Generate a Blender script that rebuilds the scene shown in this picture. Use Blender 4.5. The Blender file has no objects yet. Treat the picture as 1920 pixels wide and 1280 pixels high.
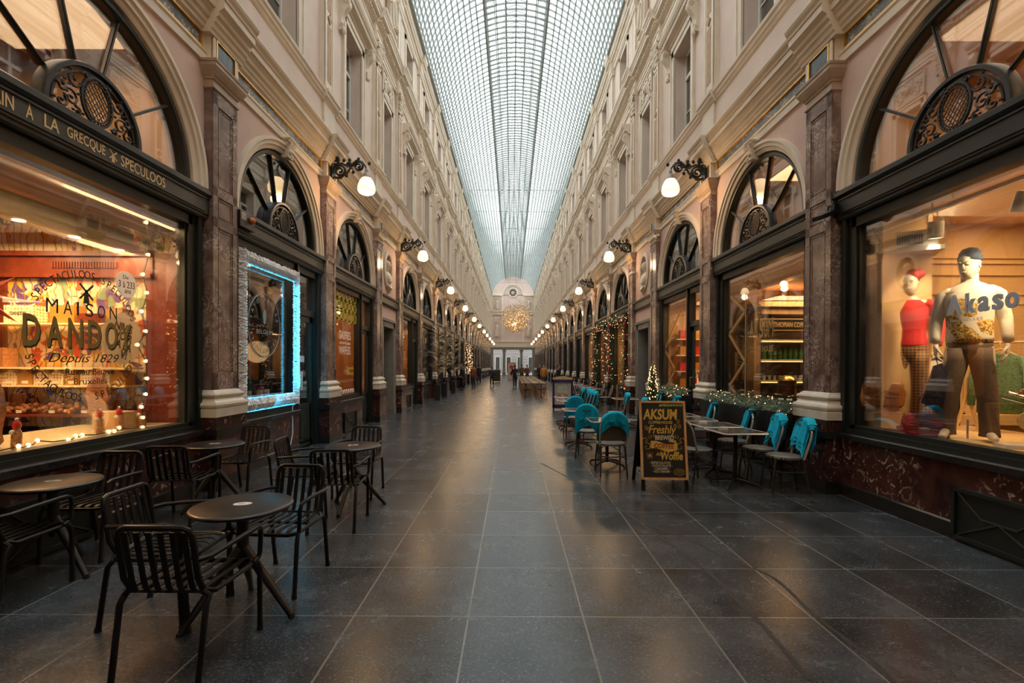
import bpy, bmesh, math, random
from mathutils import Vector, Matrix, Euler
R = math.radians
PI = math.pi
rnd = random.Random(7)
S = bpy.context.scene
C = S.collection

# ------------------------------------------------------------------ camera
cam_d = bpy.data.cameras.new('camera')
cam = bpy.data.objects.new('camera', cam_d)
C.objects.link(cam)
F_PX = 890.0
PITCH, ROLL = -0.38, 0.25
cam_d.sensor_width = 36.0
cam_d.lens = 36.0 * F_PX / 1920.0
cam_d.clip_end = 400
cam.location = (0, 0, 1.6)
cam.matrix_world = (Matrix.Translation((0, 0, 1.6)) @ Matrix.Rotation(R(90 + PITCH), 4, 'X')
                    @ Matrix.Rotation(R(ROLL), 4, 'Z'))
cam_d.shift_y = (46 + 5.9) / 1920.0
S.camera = cam

# ------------------------------------------------------------------ world, exposure
W = bpy.data.worlds.new('overcast_sky')
S.world = W
W.use_nodes = True
wn = W.node_tree
wn.nodes.clear()
bg = wn.nodes.new('ShaderNodeBackground')
wo = wn.nodes.new('ShaderNodeOutputWorld')
bg.inputs[0].default_value = (0.93, 0.97, 1.0, 1)
bg.inputs[1].default_value = 4.3
wn.links.new(bg.outputs[0], wo.inputs[0])
S.view_settings.view_transform = 'Standard'
S.view_settings.look = 'None'
S.view_settings.gamma = 1
S.view_settings.exposure = 0.12
S.view_settings.use_curve_mapping = False
S.cycles.max_bounces = 8
S.cycles.diffuse_bounces = 4
S.cycles.glossy_bounces = 3
S.cycles.transmission_bounces = 4
S.cycles.transparent_max_bounces = 16
S.cycles.sample_clamp_indirect = 6
S.cycles.caustics_reflective = False
S.cycles.caustics_refractive = False
S.cycles.use_denoising = True

CX = 0.12          # axis of the arcade relative to the camera


# ------------------------------------------------------------------ materials
def newmat(name):
    m = bpy.data.materials.new(name)
    m.use_nodes = True
    nt = m.node_tree
    nt.nodes.clear()
    out = nt.nodes.new('ShaderNodeOutputMaterial')
    return m, nt, out


def N(nt, typ, **kw):
    n = nt.nodes.new(typ)
    for k, v in kw.items():
        if k.startswith('i_'):
            n.inputs[k[2:].replace('_', ' ')].default_value = v
        elif k.startswith('n_'):
            n.inputs[int(k[2:])].default_value = v
        else:
            setattr(n, k, v)
    return n


def ramp(nt, stops, interp='LINEAR'):
    n = nt.nodes.new('ShaderNodeValToRGB')
    cr = n.color_ramp
    cr.interpolation = interp
    while len(cr.elements) < len(stops):
        cr.elements.new(0.5)
    for e, (p, c) in zip(cr.elements, stops):
        e.position = p
        e.color = (c[0], c[1], c[2], 1)
    return n


def mat(name, col, rough=0.6, metal=0.0, var=0.08, scale=6.0, bump=0.0, spec=0.5, coords='pos'):
    m, nt, out = newmat(name)
    b = N(nt, 'ShaderNodeBsdfPrincipled')
    b.inputs['Roughness'].default_value = rough
    b.inputs['Metallic'].default_value = metal
    b.inputs['Specular IOR Level'].default_value = spec
    if coords == 'pos':
        g = N(nt, 'ShaderNodeNewGeometry')
        co = g.outputs['Position']
    else:
        g = N(nt, 'ShaderNodeTexCoord')
        co = g.outputs['Object']
    nz = N(nt, 'ShaderNodeTexNoise')
    nz.inputs['Scale'].default_value = scale
    nz.inputs['Detail'].default_value = 6
    nt.links.new(co, nz.inputs['Vector'])
    lo = tuple(max(0, c * (1 - var)) for c in col[:3])
    hi = tuple(min(1, c * (1 + var)) for c in col[:3])
    rp = ramp(nt, [(0.3, lo), (0.7, hi)])
    nt.links.new(nz.outputs['Fac'], rp.inputs[0])
    nt.links.new(rp.outputs[0], b.inputs['Base Color'])
    if bump:
        bp = N(nt, 'ShaderNodeBump')
        bp.inputs['Strength'].default_value = bump
        bp.inputs['Distance'].default_value = 0.02
        nt.links.new(nz.outputs['Fac'], bp.inputs['Height'])
        nt.links.new(bp.outputs[0], b.inputs['Normal'])
    nt.links.new(b.outputs[0], out.inputs[0])
    return m


def emit(name, col, strength, base=(0.8, 0.8, 0.8)):
    m, nt, out = newmat(name)
    b = N(nt, 'ShaderNodeBsdfPrincipled')
    b.inputs['Base Color'].default_value = (*base, 1)
    b.inputs['Emission Color'].default_value = (*col, 1)
    b.inputs['Emission Strength'].default_value = strength
    nt.links.new(b.outputs[0], out.inputs[0])
    return m


def glassmat(name, tint=(1, 1, 1), refl=0.10, body=0.0, body_col=(0.5, 0.55, 0.55), rough=0.02):
    m, nt, out = newmat(name)
    tr = N(nt, 'ShaderNodeBsdfTransparent')
    tr.inputs[0].default_value = (*tint, 1)
    gl = N(nt, 'ShaderNodeBsdfGlossy')
    gl.inputs['Roughness'].default_value = rough
    lw = N(nt, 'ShaderNodeLayerWeight')
    lw.inputs['Blend'].default_value = 0.25
    mp = N(nt, 'ShaderNodeMapRange')
    mp.inputs['To Min'].default_value = refl
    mp.inputs['To Max'].default_value = min(1, refl + 0.5)
    nt.links.new(lw.outputs['Fresnel'], mp.inputs['Value'])
    mx = N(nt, 'ShaderNodeMixShader')
    nt.links.new(mp.outputs[0], mx.inputs[0])
    src = tr
    if body:
        df = N(nt, 'ShaderNodeBsdfTranslucent')
        df.inputs[0].default_value = (*body_col, 1)
        m2 = N(nt, 'ShaderNodeMixShader')
        m2.inputs[0].default_value = body
        nt.links.new(tr.outputs[0], m2.inputs[1])
        nt.links.new(df.outputs[0], m2.inputs[2])
        src = m2
    nt.links.new(src.outputs[0], mx.inputs[1])
    nt.links.new(gl.outputs[0], mx.inputs[2])
    nt.links.new(mx.outputs[0], out.inputs[0])
    return m


def marble(name, base, mid, vein, vscale=3.0, rough=0.22, amount=0.55, blotch=False):
    m, nt, out = newmat(name)
    b = N(nt, 'ShaderNodeBsdfPrincipled')
    b.inputs['Roughness'].default_value = rough
    g = N(nt, 'ShaderNodeNewGeometry')
    n1 = N(nt, 'ShaderNodeTexNoise')
    n1.inputs['Scale'].default_value = vscale
    n1.inputs['Detail'].default_value = 8
    n1.inputs['Distortion'].default_value = 1.2
    nt.links.new(g.outputs['Position'], n1.inputs['Vector'])
    n2 = N(nt, 'ShaderNodeTexNoise')
    n2.inputs['Scale'].default_value = vscale * 1.9
    n2.inputs['Detail'].default_value = 5
    n2.inputs['Distortion'].default_value = 2.5
    nt.links.new(g.outputs['Position'], n2.inputs['Vector'])
    r1 = ramp(nt, [(0.3, base), (0.7, mid)])
    nt.links.new(n1.outputs['Fac'], r1.inputs[0])
    if blotch:
        r2 = ramp(nt, [(0.0, (0, 0, 0)), (amount, (0, 0, 0)), (amount + 0.035, (1, 1, 1)), (1, (1, 1, 1))])
    else:
        r2 = ramp(nt, [(0.0, (0, 0, 0)), (0.455, (0, 0, 0)), (0.5, (1, 1, 1)), (0.545, (0, 0, 0)), (1, (0, 0, 0))])
    nt.links.new(n2.outputs['Fac'], r2.inputs[0])
    n3 = N(nt, 'ShaderNodeTexNoise')
    n3.inputs['Scale'].default_value = vscale * 0.7
    nt.links.new(g.outputs['Position'], n3.inputs['Vector'])
    r3 = ramp(nt, [(0.42, (0, 0, 0)), (0.62, (1, 1, 1))])
    nt.links.new(n3.outputs['Fac'], r3.inputs[0])
    mu = N(nt, 'ShaderNodeMath', operation='MULTIPLY')
    nt.links.new(r2.outputs[0], mu.inputs[0])
    nt.links.new(r3.outputs[0], mu.inputs[1])
    mx = N(nt, 'ShaderNodeMixRGB')
    nt.links.new(mu.outputs[0], mx.inputs[0])
    nt.links.new(r1.outputs[0], mx.inputs[1])
    mx.inputs[2].default_value = (*vein, 1)
    nt.links.new(mx.outputs[0], b.inputs['Base Color'])
    nt.links.new(b.outputs[0], out.inputs[0])
    return m


M = {}
M['stucco'] = mat('pink_stucco', (0.66, 0.47, 0.39), 0.75, var=0.07, scale=2.5)
M['upper'] = mat('upper_pink_stucco', (0.72, 0.58, 0.49), 0.75, var=0.06, scale=2.0)
M['trim'] = mat('cream_stone', (0.72, 0.62, 0.49), 0.6, var=0.07, scale=3.0)
M['brownstone'] = mat('brown_moulding_stone', (0.40, 0.30, 0.22), 0.45, var=0.15, scale=5.0)
M['marble'] = marble('brown_veined_marble', (0.12, 0.075, 0.062), (0.30, 0.205, 0.17), (0.62, 0.52, 0.44), 3.4, 0.22)
M['dado'] = marble('dark_red_blotched_marble', (0.022, 0.009, 0.008), (0.085, 0.030, 0.024), (0.36, 0.28, 0.23), 3.6, 0.18,
                   amount=0.575, blotch=True)
M['black'] = mat('black_stone', (0.018, 0.017, 0.017), 0.22, var=0.3, scale=8)
M['base'] = mat('pale_base_marble', (0.62, 0.56, 0.46), 0.3, var=0.14, scale=4)
M['iron'] = mat('dark_green_black_paint', (0.010, 0.014, 0.013), 0.42, var=0.2, scale=9)
M['lintel'] = mat('dark_olive_paint', (0.035, 0.037, 0.031), 0.4, var=0.15, scale=5)
M['cast'] = mat('black_cast_iron', (0.014, 0.014, 0.015), 0.4, var=0.3, scale=20)
M['gold'] = mat('gilding', (0.75, 0.42, 0.10), 0.3, metal=0.7, var=0.15, scale=12)
M['ochre'] = mat('ochre_painted_strip', (0.42, 0.24, 0.11), 0.6, var=0.2, scale=8)
M['sash'] = mat('white_painted_wood', (0.72, 0.70, 0.62), 0.4, var=0.04)
M['frieze'] = marble('grey_blue_scroll_panel', (0.05, 0.07, 0.09), (0.20, 0.22, 0.23), (0.62, 0.56, 0.44), 6.5, 0.4, amount=0.52, blotch=True)
M['slate'] = mat('blue_green_slate', (0.05, 0.075, 0.085), 0.25, var=0.35, scale=14)
M['glass'] = glassmat('clear_window_glass', refl=0.07)
M['fanpane'] = glassmat('fan_light_glass', refl=0.17)
M['upglass'] = glassmat('upper_window_glass', tint=(0.75, 0.8, 0.8), refl=0.18)
M['roofglass'] = glassmat('roof_glass', tint=(0.93, 0.97, 0.96), refl=0.03, body=0.12, body_col=(0.85, 0.9, 0.885), rough=0.2)
M['steel'] = mat('grey_green_roof_steel', (0.30, 0.325, 0.31), 0.55, var=0.1)
M['dark'] = mat('dark_interior_paint', (0.03, 0.028, 0.025), 0.8, var=0.3, scale=1.5)
M['curtain'] = mat('pale_window_curtain', (0.60, 0.61, 0.55), 0.8, var=0.15, scale=1.2)
M['tan'] = mat('warm_tan_wall', (0.62, 0.40, 0.20), 0.7, var=0.08, scale=1.5)
M['orange'] = mat('orange_brown_wall', (0.55, 0.22, 0.07), 0.7, var=0.2, scale=3)
M['redwood'] = mat('red_mahogany', (0.17, 0.032, 0.012), 0.35, var=0.25, scale=4)
M['doorgreen'] = mat('dark_green_door_paint', (0.02, 0.035, 0.033), 0.35, var=0.2)
M['greystone'] = mat('grey_door_stone', (0.24, 0.22, 0.19), 0.6, var=0.12)
M['globe'] = emit('lit_opal_globe', (1.0, 0.68, 0.34), 1.9, (0.9, 0.85, 0.75))
M['cone'] = mat('grey_lamp_cap', (0.33, 0.29, 0.25), 0.4)
M['bulb'] = emit('warm_bulb', (1.0, 0.55, 0.18), 14.0)
M['white'] = mat('white_paint', (0.75, 0.73, 0.69), 0.5, var=0.03)
M['brass'] = mat('brass', (0.70, 0.48, 0.18), 0.25, metal=0.9, var=0.1)
M['letter_gold'] = mat('gold_leaf_letters', (0.70, 0.50, 0.24), 0.45, var=0.05)
M['letter_white'] = mat('white_vinyl_letters', (0.90, 0.88, 0.84), 0.5, var=0.03)
M['letter_black'] = mat('black_vinyl_letters', (0.02, 0.015, 0.012), 0.5)


def floor_mat():
    m, nt, out = newmat('blue_stone_paving')
    b = N(nt, 'ShaderNodeBsdfPrincipled')
    g = N(nt, 'ShaderNodeNewGeometry')
    sp = N(nt, 'ShaderNodeSeparateXYZ')
    nt.links.new(g.outputs['Position'], sp.inputs[0])
    T = 0.732

    def joint(sock, off, w):
        a = N(nt, 'ShaderNodeMath', operation='ADD')
        a.inputs[1].default_value = -off + T * 200
        nt.links.new(sock, a.inputs[0])
        d = N(nt, 'ShaderNodeMath', operation='DIVIDE')
        d.inputs[1].default_value = T
        nt.links.new(a.outputs[0], d.inputs[0])
        f = N(nt, 'ShaderNodeMath', operation='FRACT')
        nt.links.new(d.outputs[0], f.inputs[0])
        s = N(nt, 'ShaderNodeMath', operation='SUBTRACT')
        s.inputs[1].default_value = 0.5
        nt.links.new(f.outputs[0], s.inputs[0])
        ab = N(nt, 'ShaderNodeMath', operation='ABSOLUTE')
        nt.links.new(s.outputs[0], ab.inputs[0])
        gt = N(nt, 'ShaderNodeMath', operation='GREATER_THAN')
        gt.inputs[1].default_value = 0.5 - w / T / 2
        nt.links.new(ab.outputs[0], gt.inputs[0])
        fl = N(nt, 'ShaderNodeMath', operation='FLOOR')
        nt.links.new(d.outputs[0], fl.inputs[0])
        return gt, fl
    jx, fx = joint(sp.outputs[0], -0.271, 0.011)
    jy, fy = joint(sp.outputs[1], 3.023, 0.009)
    mxj = N(nt, 'ShaderNodeMath', operation='MAXIMUM')
    nt.links.new(jx.outputs[0], mxj.inputs[0])
    nt.links.new(jy.outputs[0], mxj.inputs[1])
    cb = N(nt, 'ShaderNodeCombineXYZ')
    nt.links.new(fx.outputs[0], cb.inputs[0])
    nt.links.new(fy.outputs[0], cb.inputs[1])
    wn_ = N(nt, 'ShaderNodeTexWhiteNoise')
    nt.links.new(cb.outputs[0], wn_.inputs['Vector'])
    nz = N(nt, 'ShaderNodeTexNoise')
    nz.inputs['Scale'].default_value = 2.2
    nz.inputs['Detail'].default_value = 9
    nz.inputs['Roughness'].default_value = 0.7
    nt.links.new(g.outputs['Position'], nz.inputs['Vector'])
    ns = N(nt, 'ShaderNodeTexNoise')
    ns.inputs['Scale'].default_value = 60
    ns.inputs['Detail'].default_value = 4
    nt.links.new(g.outputs['Position'], ns.inputs['Vector'])
    rp = ramp(nt, [(0.25, (0.012, 0.0155, 0.019)), (0.75, (0.050, 0.060, 0.071))])
    ad = N(nt, 'ShaderNodeMath', operation='MULTIPLY_ADD')
    ad.inputs[1].default_value = 0.34
    nt.links.new(wn_.outputs['Value'], ad.inputs[0])
    m2 = N(nt, 'ShaderNodeMath', operation='MULTIPLY_ADD')
    m2.inputs[1].default_value = 1.7
    m2.inputs[2].default_value = -0.52
    nt.links.new(nz.outputs['Fac'], m2.inputs[0])
    nt.links.new(m2.outputs[0], ad.inputs[2])
    nt.links.new(ad.outputs[0], rp.inputs[0])
    # light specks
    sr = ramp(nt, [(0.52, (0, 0, 0)), (0.70, (1, 1, 1))])
    nt.links.new(ns.outputs['Fac'], sr.inputs[0])
    mspk = N(nt, 'ShaderNodeMixRGB')
    mspk.inputs[2].default_value = (0.19, 0.19, 0.185, 1)
    msf = N(nt, 'ShaderNodeMath', operation='MULTIPLY')
    msf.inputs[1].default_value = 0.38
    nt.links.new(sr.outputs[0], msf.inputs[0])
    nt.links.new(msf.outputs[0], mspk.inputs[0])
    nt.links.new(rp.outputs[0], mspk.inputs[1])
    # chewing-gum spots
    vo = N(nt, 'ShaderNodeTexVoronoi')
    vo.inputs['Scale'].default_value = 1.6
    nt.links.new(g.outputs['Position'], vo.inputs['Vector'])
    vr = ramp(nt, [(0.0, (1, 1, 1)), (0.018, (1, 1, 1)), (0.024, (0, 0, 0))])
    nt.links.new(vo.outputs['Distance'], vr.inputs[0])
    mg = N(nt, 'ShaderNodeMixRGB')
    mg.inputs[2].default_value = (0.30, 0.29, 0.26, 1)
    nt.links.new(vr.outputs[0], mg.inputs[0])
    nt.links.new(mspk.outputs[0], mg.inputs[1])
    mj = N(nt, 'ShaderNodeMixRGB')
    mj.inputs[2].default_value = (0.17, 0.158, 0.14, 1)
    nt.links.new(mxj.outputs[0], mj.inputs[0])
    nt.links.new(mg.outputs[0], mj.inputs[1])
    nt.links.new(mj.outputs[0], b.inputs['Base Color'])
    rr = N(nt, 'ShaderNodeMapRange')
    rr.inputs['To Min'].default_value = 0.15
    rr.inputs['To Max'].default_value = 0.36
    nt.links.new(nz.outputs['Fac'], rr.inputs['Value'])
    nt.links.new(rr.outputs[0], b.inputs['Roughness'])
    bp = N(nt, 'ShaderNodeBump')
    bp.inputs['Strength'].default_value = 0.07
    bp.inputs['Distance'].default_value = 0.01
    nt.links.new(ns.outputs['Fac'], bp.inputs['Height'])
    nt.links.new(bp.outputs[0], b.inputs['Normal'])
    nt.links.new(b.outputs[0], out.inputs[0])
    return m


M['floor'] = floor_mat()


# ------------------------------------------------------------------ mesh builder
class MB:
    def __init__(s):
        s.v = []
        s.f = []

    def add(s, vs, fs, T=None):
        o = len(s.v)
        if T is not None:
            vs = [T @ Vector(p) for p in vs]
        s.v += [tuple(p) for p in vs]
        s.f += [tuple(i + o for i in f) for f in fs]
        return s

    def box(s, x0, x1, y0, y1, z0, z1, T=None):
        x0, x1 = sorted((x0, x1)); y0, y1 = sorted((y0, y1)); z0, z1 = sorted((z0, z1))
        vs = [(x, y, z) for x in (x0, x1) for y in (y0, y1) for z in (z0, z1)]
        fs = [(0, 1, 3, 2), (4, 6, 7, 5), (0, 4, 5, 1), (2, 3, 7, 6), (0, 2, 6, 4), (1, 5, 7, 3)]
        return s.add(vs, fs, T)

    def prism(s, poly, a, b, axis='y', T=None):
        """poly: list of 2D points in the plane across the axis; swept a..b"""
        n = len(poly)

        def mk(p, t):
            if axis == 'y':
                return (p[0], t, p[1])
            if axis == 'x':
                return (t, p[0], p[1])
            return (p[0], p[1], t)
        vs = [mk(p, a) for p in poly] + [mk(p, b) for p in poly]
        fs = [(i, (i + 1) % n, n + (i + 1) % n, n + i) for i in range(n)]
        fs += [tuple(range(n - 1, -1, -1)), tuple(range(n, 2 * n))]
        return s.add(vs, fs, T)

    def prof(s, pts, back, a, b, T=None):
        """facade moulding: pts (d,z) from bottom to top, closed at depth 'back'; local x=-d"""
        poly = [(-d, z) for d, z in pts] + [(-back, pts[-1][1]), (-back, pts[0][1])]
        return s.prism(poly, a, b, 'y', T)

    def tube(s, pts, r, n=8, closed=False, T=None, cap=True):
        pts = [Vector(p) for p in pts]
        L = len(pts)
        rs = r if isinstance(r, (list, tuple)) else [r] * L
        up = None
        vs = []
        for i, p in enumerate(pts):
            if closed:
                t = pts[(i + 1) % L] - pts[i - 1]
            else:
                t = pts[min(i + 1, L - 1)] - pts[max(i - 1, 0)]
            if t.length < 1e-9:
                t = Vector((0, 0, 1))
            t.normalize()
            if up is None:
                up = Vector((0, 0, 1)) if abs(t.z) < 0.9 else Vector((1, 0, 0))
            u = up - t * up.dot(t)
            if u.length < 1e-6:
                u = t.orthogonal()
            u.normalize()
            up = u
            w = t.cross(u)
            for k in range(n):
                a = 2 * PI * k / n + PI / n
                vs.append(p + (u * math.cos(a) + w * math.sin(a)) * rs[i])
        fs = []
        m = L if closed else L - 1
        for i in range(m):
            j = (i + 1) % L
            for k in range(n):
                k2 = (k + 1) % n
                fs.append((i * n + k, i * n + k2, j * n + k2, j * n + k))
        if not closed and cap:
            fs.append(tuple(range(n - 1, -1, -1)))
            fs.append(tuple((L - 1) * n + k for k in range(n)))
        return s.add(vs, fs, T)

    def strip(s, pts, w, t, side=(0, 0, 1), T=None):
        """flat bar: width w along 'side', thickness t, along pts"""
        pts = [Vector(p) for p in pts]
        sd = Vector(side).normalized()
        vs = []
        L = len(pts)
        for i, p in enumerate(pts):
            d = (pts[min(i + 1, L - 1)] - pts[max(i - 1, 0)]).normalized()
            nrm = d.cross(sd).normalized()
            for a, b in ((-1, -1), (1, -1), (1, 1), (-1, 1)):
                vs.append(p + sd * a * w / 2 + nrm * b * t / 2)
        fs = []
        for i in range(L - 1):
            for k in range(4):
                k2 = (k + 1) % 4
                fs.append((i * 4 + k, i * 4 + k2, i * 4 + 4 + k2, i * 4 + 4 + k))
        fs += [(3, 2, 1, 0), tuple((L - 1) * 4 + k for k in range(4))]
        return s.add(vs, fs, T)

    def lathe(s, prof, n=24, c=(0, 0, 0), T=None, sx=1, sy=1):
        vs = []
        L = len(prof)
        for r, z in prof:
            for k in range(n):
                a = 2 * PI * k / n
                vs.append((c[0] + r * sx * math.cos(a), c[1] + r * sy * math.sin(a), c[2] + z))
        fs = []
        for i in range(L - 1):
            for k in range(n):
                k2 = (k + 1) % n
                fs.append((i * n + k, i * n + k2, i * n + n + k2, i * n + n + k))
        fs += [tuple(range(n - 1, -1, -1)), tuple((L - 1) * n + k for k in range(n))]
        return s.add(vs, fs, T)

    def ball(s, c, r, n=10, m=6, T=None, sx=1, sy=1, sz=1):
        prof = []
        for i in range(m + 1):
            a = -PI / 2 + PI * i / m
            prof.append((max(1e-4, math.cos(a) * r), math.sin(a) * r * sz))
        return s.lathe(prof, n, c, T, sx, sy)

    def loft(s, rings, n=16, T=None, cap=True):
        """rings: (cx,cy,cz,rx,ry[,rot]) horizontal ellipses"""
        vs = []
        for rg in rings:
            cx, cy, cz, rx, ry = rg[:5]
            ro = rg[5] if len(rg) > 5 else 0
            for k in range(n):
                a = 2 * PI * k / n
                x, y = rx * math.cos(a), ry * math.sin(a)
                vs.append((cx + x * math.cos(ro) - y * math.sin(ro), cy + x * math.sin(ro) + y * math.cos(ro), cz))
        fs = []
        L = len(rings)
        for i in range(L - 1):
            for k in range(n):
                k2 = (k + 1) % n
                fs.append((i * n + k, i * n + k2, i * n + n + k2, i * n + n + k))
        if cap:
            fs += [tuple(range(n - 1, -1, -1)), tuple((L - 1) * n + k for k in range(n))]
        return s.add(vs, fs, T)

    def grid(s, fn, nu, nv, T=None):
        vs = [fn(i / nu, j / nv) for i in range(nu + 1) for j in range(nv + 1)]
        fs = [(i * (nv + 1) + j, (i + 1) * (nv + 1) + j, (i + 1) * (nv + 1) + j + 1, i * (nv + 1) + j + 1)
              for i in range(nu) for j in range(nv)]
        return s.add(vs, fs, T)

    def mesh(s, name, m, smooth=False, norm=True):
        me = bpy.data.meshes.new(name)
        me.from_pydata(s.v, [], s.f)
        if norm:
            bm = bmesh.new()
            bm.from_mesh(me)
            bmesh.ops.recalc_face_normals(bm, faces=bm.faces)
            bm.to_mesh(me)
            bm.free()
        me.materials.append(m)
        if smooth:
            for p in me.polygons:
                p.use_smooth = True
            if smooth != 'all':
                try:
                    me.set_sharp_from_angle(angle=R(40))
                except Exception:
                    pass
        me.update()
        return me

    def build(s, name, m, parent=None, smooth=False, norm=True, loc=None, rot=0):
        o = bpy.data.objects.new(name, s.mesh(name, m, smooth, norm))
        C.objects.link(o)
        if parent is not None:
            o.parent = parent
        if loc is not None:
            o.location = loc
        if rot:
            o.rotation_euler = (0, 0, rot)
        return o


def inst(name, me, parent=None, loc=(0, 0, 0), rot=0, scale=None):
    o = bpy.data.objects.new(name, me)
    C.objects.link(o)
    if parent is not None:
        o.parent = parent
    o.location = loc
    o.rotation_euler = (0, 0, rot)
    if scale:
        o.scale = scale
    return o


def tag(o, label=None, cat=None, group=None, kind=None):
    if label: o['label'] = label
    if cat: o['category'] = cat
    if group: o['group'] = group
    if kind: o['kind'] = kind
    return o


def empty(name, loc=(0, 0, 0), rz=0, label=None, cat=None, group=None, kind=None):
    o = bpy.data.objects.new(name, None)
    o.empty_display_size = 0.1
    C.objects.link(o)
    o.location = loc
    o.rotation_euler = (0, 0, rz)
    return tag(o, label, cat, group, kind)


def copy_tree(o, parent=None):
    c = o.copy()
    C.objects.link(c)
    if parent is not None:
        c.parent = parent
    for ch in list(o.children):
        copy_tree(ch, c)
    return c


def text_mesh(name, txt, size, m, depth=0.004, sx=1.0, align='CENTER', bold=0.0, spacing=1.0, shear=0.0):
    cu = bpy.data.curves.new(name, 'FONT')
    cu.body = txt
    cu.size = size
    cu.extrude = depth
    cu.align_x = align
    cu.align_y = 'CENTER'
    cu.offset = bold
    cu.space_character = spacing
    cu.shear = shear
    cu.resolution_u = 3
    ob = bpy.data.objects.new(name, cu)
    C.objects.link(ob)
    dg = bpy.context.evaluated_depsgraph_get()
    me = bpy.data.meshes.new_from_object(ob.evaluated_get(dg))
    bpy.data.objects.remove(ob)
    bpy.data.curves.remove(cu)
    me.name = name
    for v in me.vertices:
        v.co.x *= sx
    me.materials.clear()
    me.materials.append(m)
    return me


def text_obj(name, txt, size, m, mw, parent=None, **kw):
    """mw: Matrix placing the text (local x = reading direction, y = up) in the parent's frame"""
    me = text_mesh(name, txt, size, m, **kw)
    o = bpy.data.objects.new(name, me)
    C.objects.link(o)
    if parent is not None:
        o.parent = parent
    o.matrix_local = mw
    return o


def frame_mat(origin, xdir, ydir):
    x = Vector(xdir).normalized(); y = Vector(ydir).normalized(); z = x.cross(y)
    m = Matrix(((x[0], y[0], z[0], origin[0]), (x[1], y[1], z[1], origin[1]), (x[2], y[2], z[2], origin[2]), (0, 0, 0, 1)))
    return m


def spiral(cx, cy, r0, r1, a0, a1, n=18):
    return [(cx + (r0 + (r1 - r0) * i / n) * math.cos(a0 + (a1 - a0) * i / n),
             cy + (r0 + (r1 - r0) * i / n) * math.sin(a0 + (a1 - a0) * i / n)) for i in range(n + 1)]


def papermat(name, col):
    m, nt, out = newmat(name)
    a = N(nt, 'ShaderNodeBsdfDiffuse'); a.inputs[0].default_value = (*col, 1)
    b = N(nt, 'ShaderNodeBsdfTranslucent'); b.inputs[0].default_value = (*col, 1)
    mx = N(nt, 'ShaderNodeMixShader'); mx.inputs[0].default_value = 0.45
    nt.links.new(a.outputs[0], mx.inputs[1]); nt.links.new(b.outputs[0], mx.inputs[2]); nt.links.new(mx.outputs[0], out.inputs[0])
    return m


ORD = ['first', 'second', 'third', 'fourth', 'fifth', 'sixth', 'seventh', 'eighth', 'ninth', 'tenth', 'eleventh', 'twelfth',
       'thirteenth', 'fourteenth', 'fifteenth', 'sixteenth', 'seventeenth', 'eighteenth', 'nineteenth', 'twentieth',
       'twenty-first', 'twenty-second', 'twenty-third', 'twenty-fourth', 'twenty-fifth']
# ------------------------------------------------------------------ layout of the arcade
PIL = [-4.75, -1.05, 2.65, 6.35, 10.05, 13.75, 16.4, 20.1, 23.8, 27.5, 31.2, 34.9, 38.6, 42.3, 44.95, 48.65, 52.35, 56.05,
       58.7, 62.4, 66.1, 69.8, 73.5, 77.2, 80.9, 84.6]
LAMPS = [2.65, 10.05, 16.4, 23.8, 31.2, 38.6, 44.95, 52.35, 58.7, 66.1, 73.5, 80.9]
Y_END = 86.2
D_DADO, D_SH, D_WALL = 3.85, 3.95, 4.07

fl = MB(); fl.box(-12, 12, -6, Y_END + 0.5, -0.2, 0)
tag(fl.build('floor', M['floor']), 'dark blue stone slab floor of the arcade with pale joints', 'floor', kind='structure')


def arcsweep(mb, sec, a0, a1, n, zc, yc=0.0):
    """sec: closed list of (r,d); swept about (y=yc,z=zc)"""
    L = len(sec)
    vs = []
    for i in range(n + 1):
        a = a0 + (a1 - a0) * i / n
        for r, d in sec:
            vs.append((-d, yc + r * math.cos(a), zc + r * math.sin(a)))
    fs = []
    for i in range(n):
        for k in range(L):
            k2 = (k + 1) % L
            fs.append((i * L + k, i * L + k2, i * L + L + k2, i * L + L + k))
    fs += [tuple(range(L)), tuple(n * L + k for k in range(L - 1, -1, -1))]
    mb.add(vs, fs)


def spandrel(hw, r, z0, z1, d, thick, n=24):
    mb = MB()
    vs, fs = [], []
    for dd in (d, d + thick):
        for i in range(n + 1):
            a = PI * i / n
            vs.append((-dd, r * math.cos(a), z0 + r * math.sin(a)))
            c, s_ = math.cos(a), math.sin(a)
            k = min(hw / abs(c) if abs(c) > 1e-6 else 1e9, (z1 - z0) / s_ if s_ > 1e-6 else 1e9)
            vs.append((-dd, k * c, z0 + k * s_))
    m = 2 * (n + 1)
    for i in range(n):
        a, b = 2 * i, 2 * i + 2
        fs.append((a, a + 1, b + 1, b))
        fs.append((m + a, m + b, m + b + 1, m + a + 1))
        fs.append((a, b, m + b, m + a))
    # corners
    for sgn in (-1, 1):
        i = max(range(n + 1), key=lambda q: 0)  # placeholder
    mb.add(vs, fs)
    # fill the two corner triangles
    ca = math.atan2(z1 - z0, hw)
    for sg in (1, -1):
        lo = [i for i in range(n + 1) if (PI * i / n < ca)][-1]
        i0 = lo if sg == 1 else n - lo
        i1 = i0 + (1 if sg == 1 else -1)
        p0 = vs[2 * i0 + 1]; p1 = vs[2 * i1 + 1]
        mb.add([(-d, p0[1], p0[2]), (-d, sg * hw, z1), (-d, p1[1], p1[2])], [(0, 1, 2)])
    return mb


ZS = 3.83   # springing of the arches
HD = 1.05

SH = {}     # shared meshes

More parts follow.
